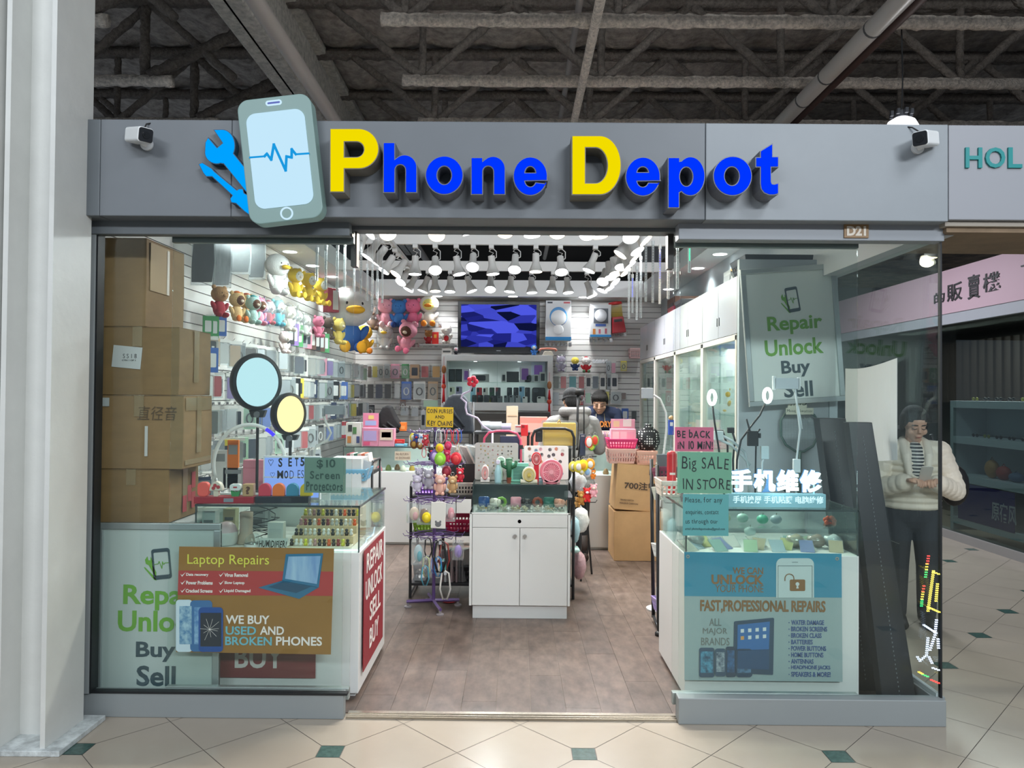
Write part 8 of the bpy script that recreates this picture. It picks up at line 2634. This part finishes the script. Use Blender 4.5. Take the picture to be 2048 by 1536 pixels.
def shoes(t, hy, col, high=.06):
    for q_ in (-1, 1):
        m = MB().tube([(q_ * .095, hy + .06, .045), (q_ * .095, hy - .05, .05), (q_ * .095, hy - .17, .032)], [.045, .05, .036], 12)
        m.tube([(q_ * .095, hy + .01, .04), (q_ * .095, hy + .005, high + .06)], [.05, .058], 12)
        m.build('shoe', mat(col, .55), t, smooth='all')


# ---- man in the navy hoodie behind the far counter
px_ = P(1201, 800, 4.62)
t = thing('person', 'person in a navy hoodie with orange letters looking down behind the far counter', 'person', (px_.x, 4.86, .004))
t.scale = (.968,) * 3
H = 1.80
el = [(-.27, -.20, 1.10), (.27, -.20, 1.10)]
wr = [(-.13, -.40, 1.10), (.10, -.42, 1.10)]
mb = MB()
nb = body_base(mb, H, .19, el, wr, .16, 0)
Mh = Matrix.Rotation(R(-10), 3, 'Z') @ Matrix.Rotation(R(24), 3, 'X')
hc = Vector((-.004, -.215, 1.567))
X = head_parts(mb, hc, Mh, 1.14)
limb(mb, nb, hc - Vector((0, -.03, .06)), .06, .055)
for i, q_ in enumerate((-1, 1)):
    hand(mb, wr[i], (-q_ * .5, -1, -.15), q_, (0, 0, 1), .6)
fuse(mb, 'body', SKIN, t, .0055, 3)
face_bits(t, X)
hm = MB()
hm.ell((0, .02, .045), (.083, .10, .082), 18, M=X)
for k in range(9):
    a = -1.1 + k * .275
    hm.ell((.068 * math.sin(a), -.062 * math.cos(a) + .005, .082 - .012 * abs(a)), (.026, .03, .03), 8, M=X)
for q_ in (-1, 1):
    hm.ell((q_ * .072, .02, .025), (.016, .05, .045), 8, M=X)
hm.ell((0, .075, -.0), (.07, .04, .065), 10, M=X)
fuse(hm, 'hair', mat('17130f', .6, bump=.5, bscale=90, stretch=(3, 3, .6)), t, .006, 2)
clothes(t, H, .195, el, wr, .16, 0, '2b3550', 'hoodie', 1.05)
hd = MB().tube([(.10 * math.cos(R(a)), -.09 + .10 * math.sin(R(a)), 1.475 + .03 * math.sin(R(a))) for a in range(0, 360, 20)], .038, 10, closed=True)
fuse(hd, 'hood', mat('2b3550', .85, bump=.2, bscale=25), t, .009, 3)
MB().tube([(-.045, -.215, 1.46), (-.05, -.25, 1.36), (-.048, -.26, 1.28)], .004, 6).tube([(.045, -.215, 1.46), (.05, -.25, 1.38), (.052, -.26, 1.31)], .004, 6).build('drawcord', M_('b8b39a', .6), t, smooth='all')
a, b = P(1168, 855, 4.6), P(1223, 843, 4.6)
text('SUPERDRY', (a.x - t.location.x) / .968, (b.x - t.location.x) / .968, a.z / .968, b.z / .968, -.262, M_('d98436', .6), t, off=.03, depth=.004)
trousers(t, H, 0, '23262c')
shoes(t, 0, '1c1c1e')

# ---- customer seen from behind in beanie and grey coat
px_ = P(1143, 800, 3.42)
t = thing('person', 'person in a black beanie and grey hooded coat standing with the back turned', 'person', (px_.x + .03, 3.46, .004), R(196))
t.scale = (.982,) * 3
H = 1.68
el = [(-.29, -.06, 1.10), (.29, -.06, 1.10)]
wr = [(-.20, -.26, 1.12), (.18, -.27, 1.12)]
mb = MB()
nb = body_base(mb, H, .19, el, wr, .04, 0)
Mh = Matrix.Rotation(R(-14), 3, 'Z') @ Matrix.Rotation(R(16), 3, 'X')
hc = Vector((0, -.07, 1.565))
X = head_parts(mb, hc, Mh, 1.03)
for i, q_ in enumerate((-1, 1)):
    hand(mb, wr[i], (-q_ * .4, -1, .1), q_, (0, 0, 1), .7)
fuse(mb, 'body', SKIN, t, .0055, 3)
face_bits(t, X)
bm = MB().ell((0, .01, .052), (.089, .107, .085), 20, M=X).tube([(.087 * math.cos(R(a)), .01 + .104 * math.sin(R(a)), .018) for a in range(0, 360, 15)], .010, 8, closed=True, M=X)
bm.ell((0, .07, -.015), (.076, .05, .075), 12, M=X)
fuse(bm, 'beanie', mat('121314', .9, bump=.5, bscale=110, stretch=(2, 2, .3)), t, .006, 2)
clothes(t, H, .20, el, wr, .04, 0, '83817e', 'coat', 1.22, hem=.46)
hd = MB().tube([(.115 * math.cos(R(a)), .02 + .105 * math.sin(R(a)), 1.465 - .0 * math.sin(R(a))) for a in range(0, 360, 20)], .05, 10, closed=True)
hd.ell((0, .13, 1.38), (.11, .055, .10), 12)
fuse(hd, 'hood', mat('7b7977', .85, bump=.25, bscale=25), t, .009, 3)
trousers(t, H, 0, '1e1d1f')
shoes(t, 0, '2e201a', .2)

# ---- woman outside the side glass with a phone
px_ = P(1834, 850, 1.55)
t = thing('person', 'person in a cream puffer jacket looking at a phone held in both hands outside', 'person', (px_.x, 1.62, 0), R(-14))
H = 1.53
el = [(-.255, -.06, .96), (.255, -.06, .96)]
wr = [(-.085, -.25, 1.03), (.085, -.25, 1.03)]
mb = MB()
nb = body_base(mb, H, .165, el, wr, .03, 0)
Mh = Matrix.Rotation(R(6), 3, 'Z') @ Matrix.Rotation(R(20), 3, 'X')
hc = Vector((0, -.075, 1.415))
X = head_parts(mb, hc, Mh, 1.02, True)
limb(mb, nb, hc - Vector((0, -.02, .06)), .05, .046)
for i, q_ in enumerate((-1, 1)):
    hand(mb, wr[i], (-q_ * .55, -.75, .22), q_, (-q_ * .25, .1, 1), .75, .95)
fuse(mb, 'body', mat('c9a08a', .5, noise=.03, scale=9), t, .005, 3)
face_bits(t, X, lip='a85a56')
hm = MB().ell((0, .022, .045), (.084, .10, .084), 18, M=X)
for q_ in (-1, 1):
    hm.ell((q_ * .078, .01, .02), (.015, .05, .06), 10, M=X)
hm.ell((0, .085, .0), (.075, .05, .10), 12, M=X)
hm.tube([X @ Vector((.06, .085, -.06)), (.12, .08, 1.20), (.17, .05, 1.05)], [.05, .055, .02], 10)
hm.tube([X @ Vector((-.05, .085, -.06)), (-.09, .09, 1.22), (-.11, .09, 1.12)], [.05, .05, .02], 10)
fuse(hm, 'hair', mat('0e0c0b', .75, bump=.5, bscale=80, stretch=(3, 3, .5)), t, .006, 2)
clothes(t, H, .17, el, wr, .03, 0, 'e6ddcc', 'puffer_jacket', 1.1, hem=.55, quilt=1, rough=.45, bump=.08)
sm_ = bpy.data.materials.new('striped_knit')
sm_.use_nodes = True
nt = sm_.node_tree
tc = nt.nodes.new('ShaderNodeTexCoord'); sp = nt.nodes.new('ShaderNodeSeparateXYZ'); m1 = nt.nodes.new('ShaderNodeMath'); m2 = nt.nodes.new('ShaderNodeMath'); m3 = nt.nodes.new('ShaderNodeMath'); mx = nt.nodes.new('ShaderNodeMix')
m1.operation = 'MULTIPLY'; m1.inputs[1].default_value = 42; m2.operation = 'FRACT'; m3.operation = 'GREATER_THAN'; m3.inputs[1].default_value = .45
mx.data_type = 'RGBA'; mx.inputs[6].default_value = lin('dcdad4'); mx.inputs[7].default_value = lin('2c3238')
nt.links.new(tc.outputs['Object'], sp.inputs[0]); nt.links.new(sp.outputs['Z'], m1.inputs[0]); nt.links.new(m1.outputs[0], m2.inputs[0]); nt.links.new(m2.outputs[0], m3.inputs[0]); nt.links.new(m3.outputs[0], mx.inputs[0]); nt.links.new(mx.outputs[2], nt.nodes['Principled BSDF'].inputs['Base Color'])
st = MB().ell((0, -.075, 1.14), (.075, .10, .16), 14)
fuse(st, 'striped_top', sm_, t, .007, 2)
cm = MB()
for q_ in (-1, 1):
    cm.tube([(q_ * .05, .02, 1.31), (q_ * .075, -.06, 1.28), (q_ * .07, -.145, 1.20), (q_ * .055, -.165, 1.06)], [.03, .036, .032, .02], 10)
fuse(cm, 'collar', mat('e9e1d2', .5), t, .008, 2)
trousers(t, H, 0, '2b2e33')
shoes(t, 0, '202123')
ph = thing('mobile_phone', 'mobile phone held by the person in the cream puffer jacket', 'phone', (0, 0, 0))
Mp = t.matrix_basis @ Matrix.Translation((0, -.335, 1.085)) @ Matrix.Rotation(R(38), 4, 'X')
MB().prism(rrect(-.036, .036, -.075, .075, .01), .002, .010).build('case', M_('c9c6c0', .3), ph)
MB().prism(rrect(-.032, .032, -.07, .07, .008), .010, .0115).build('screen', glow('aab8c8', .5), ph)
ph.matrix_world = Mp
# black shoulder bag at her side
bg = thing('shoulder_bag', 'black shoulder bag hanging at the side of the person in cream', 'bag', t.matrix_basis @ Vector((.30, .10, .84)), R(-14))
m = MB().ell((0, 0, .14), (.10, .05, .15), 14)
m.build('bag', M_('151517', .5), bg, smooth='all')
MB().tube([(-.04, 0, .27), (-.13, -.02, .42), (-.16, -.04, .50)], .012, 8).build('strap', M_('151517', .5), bg, smooth='all')
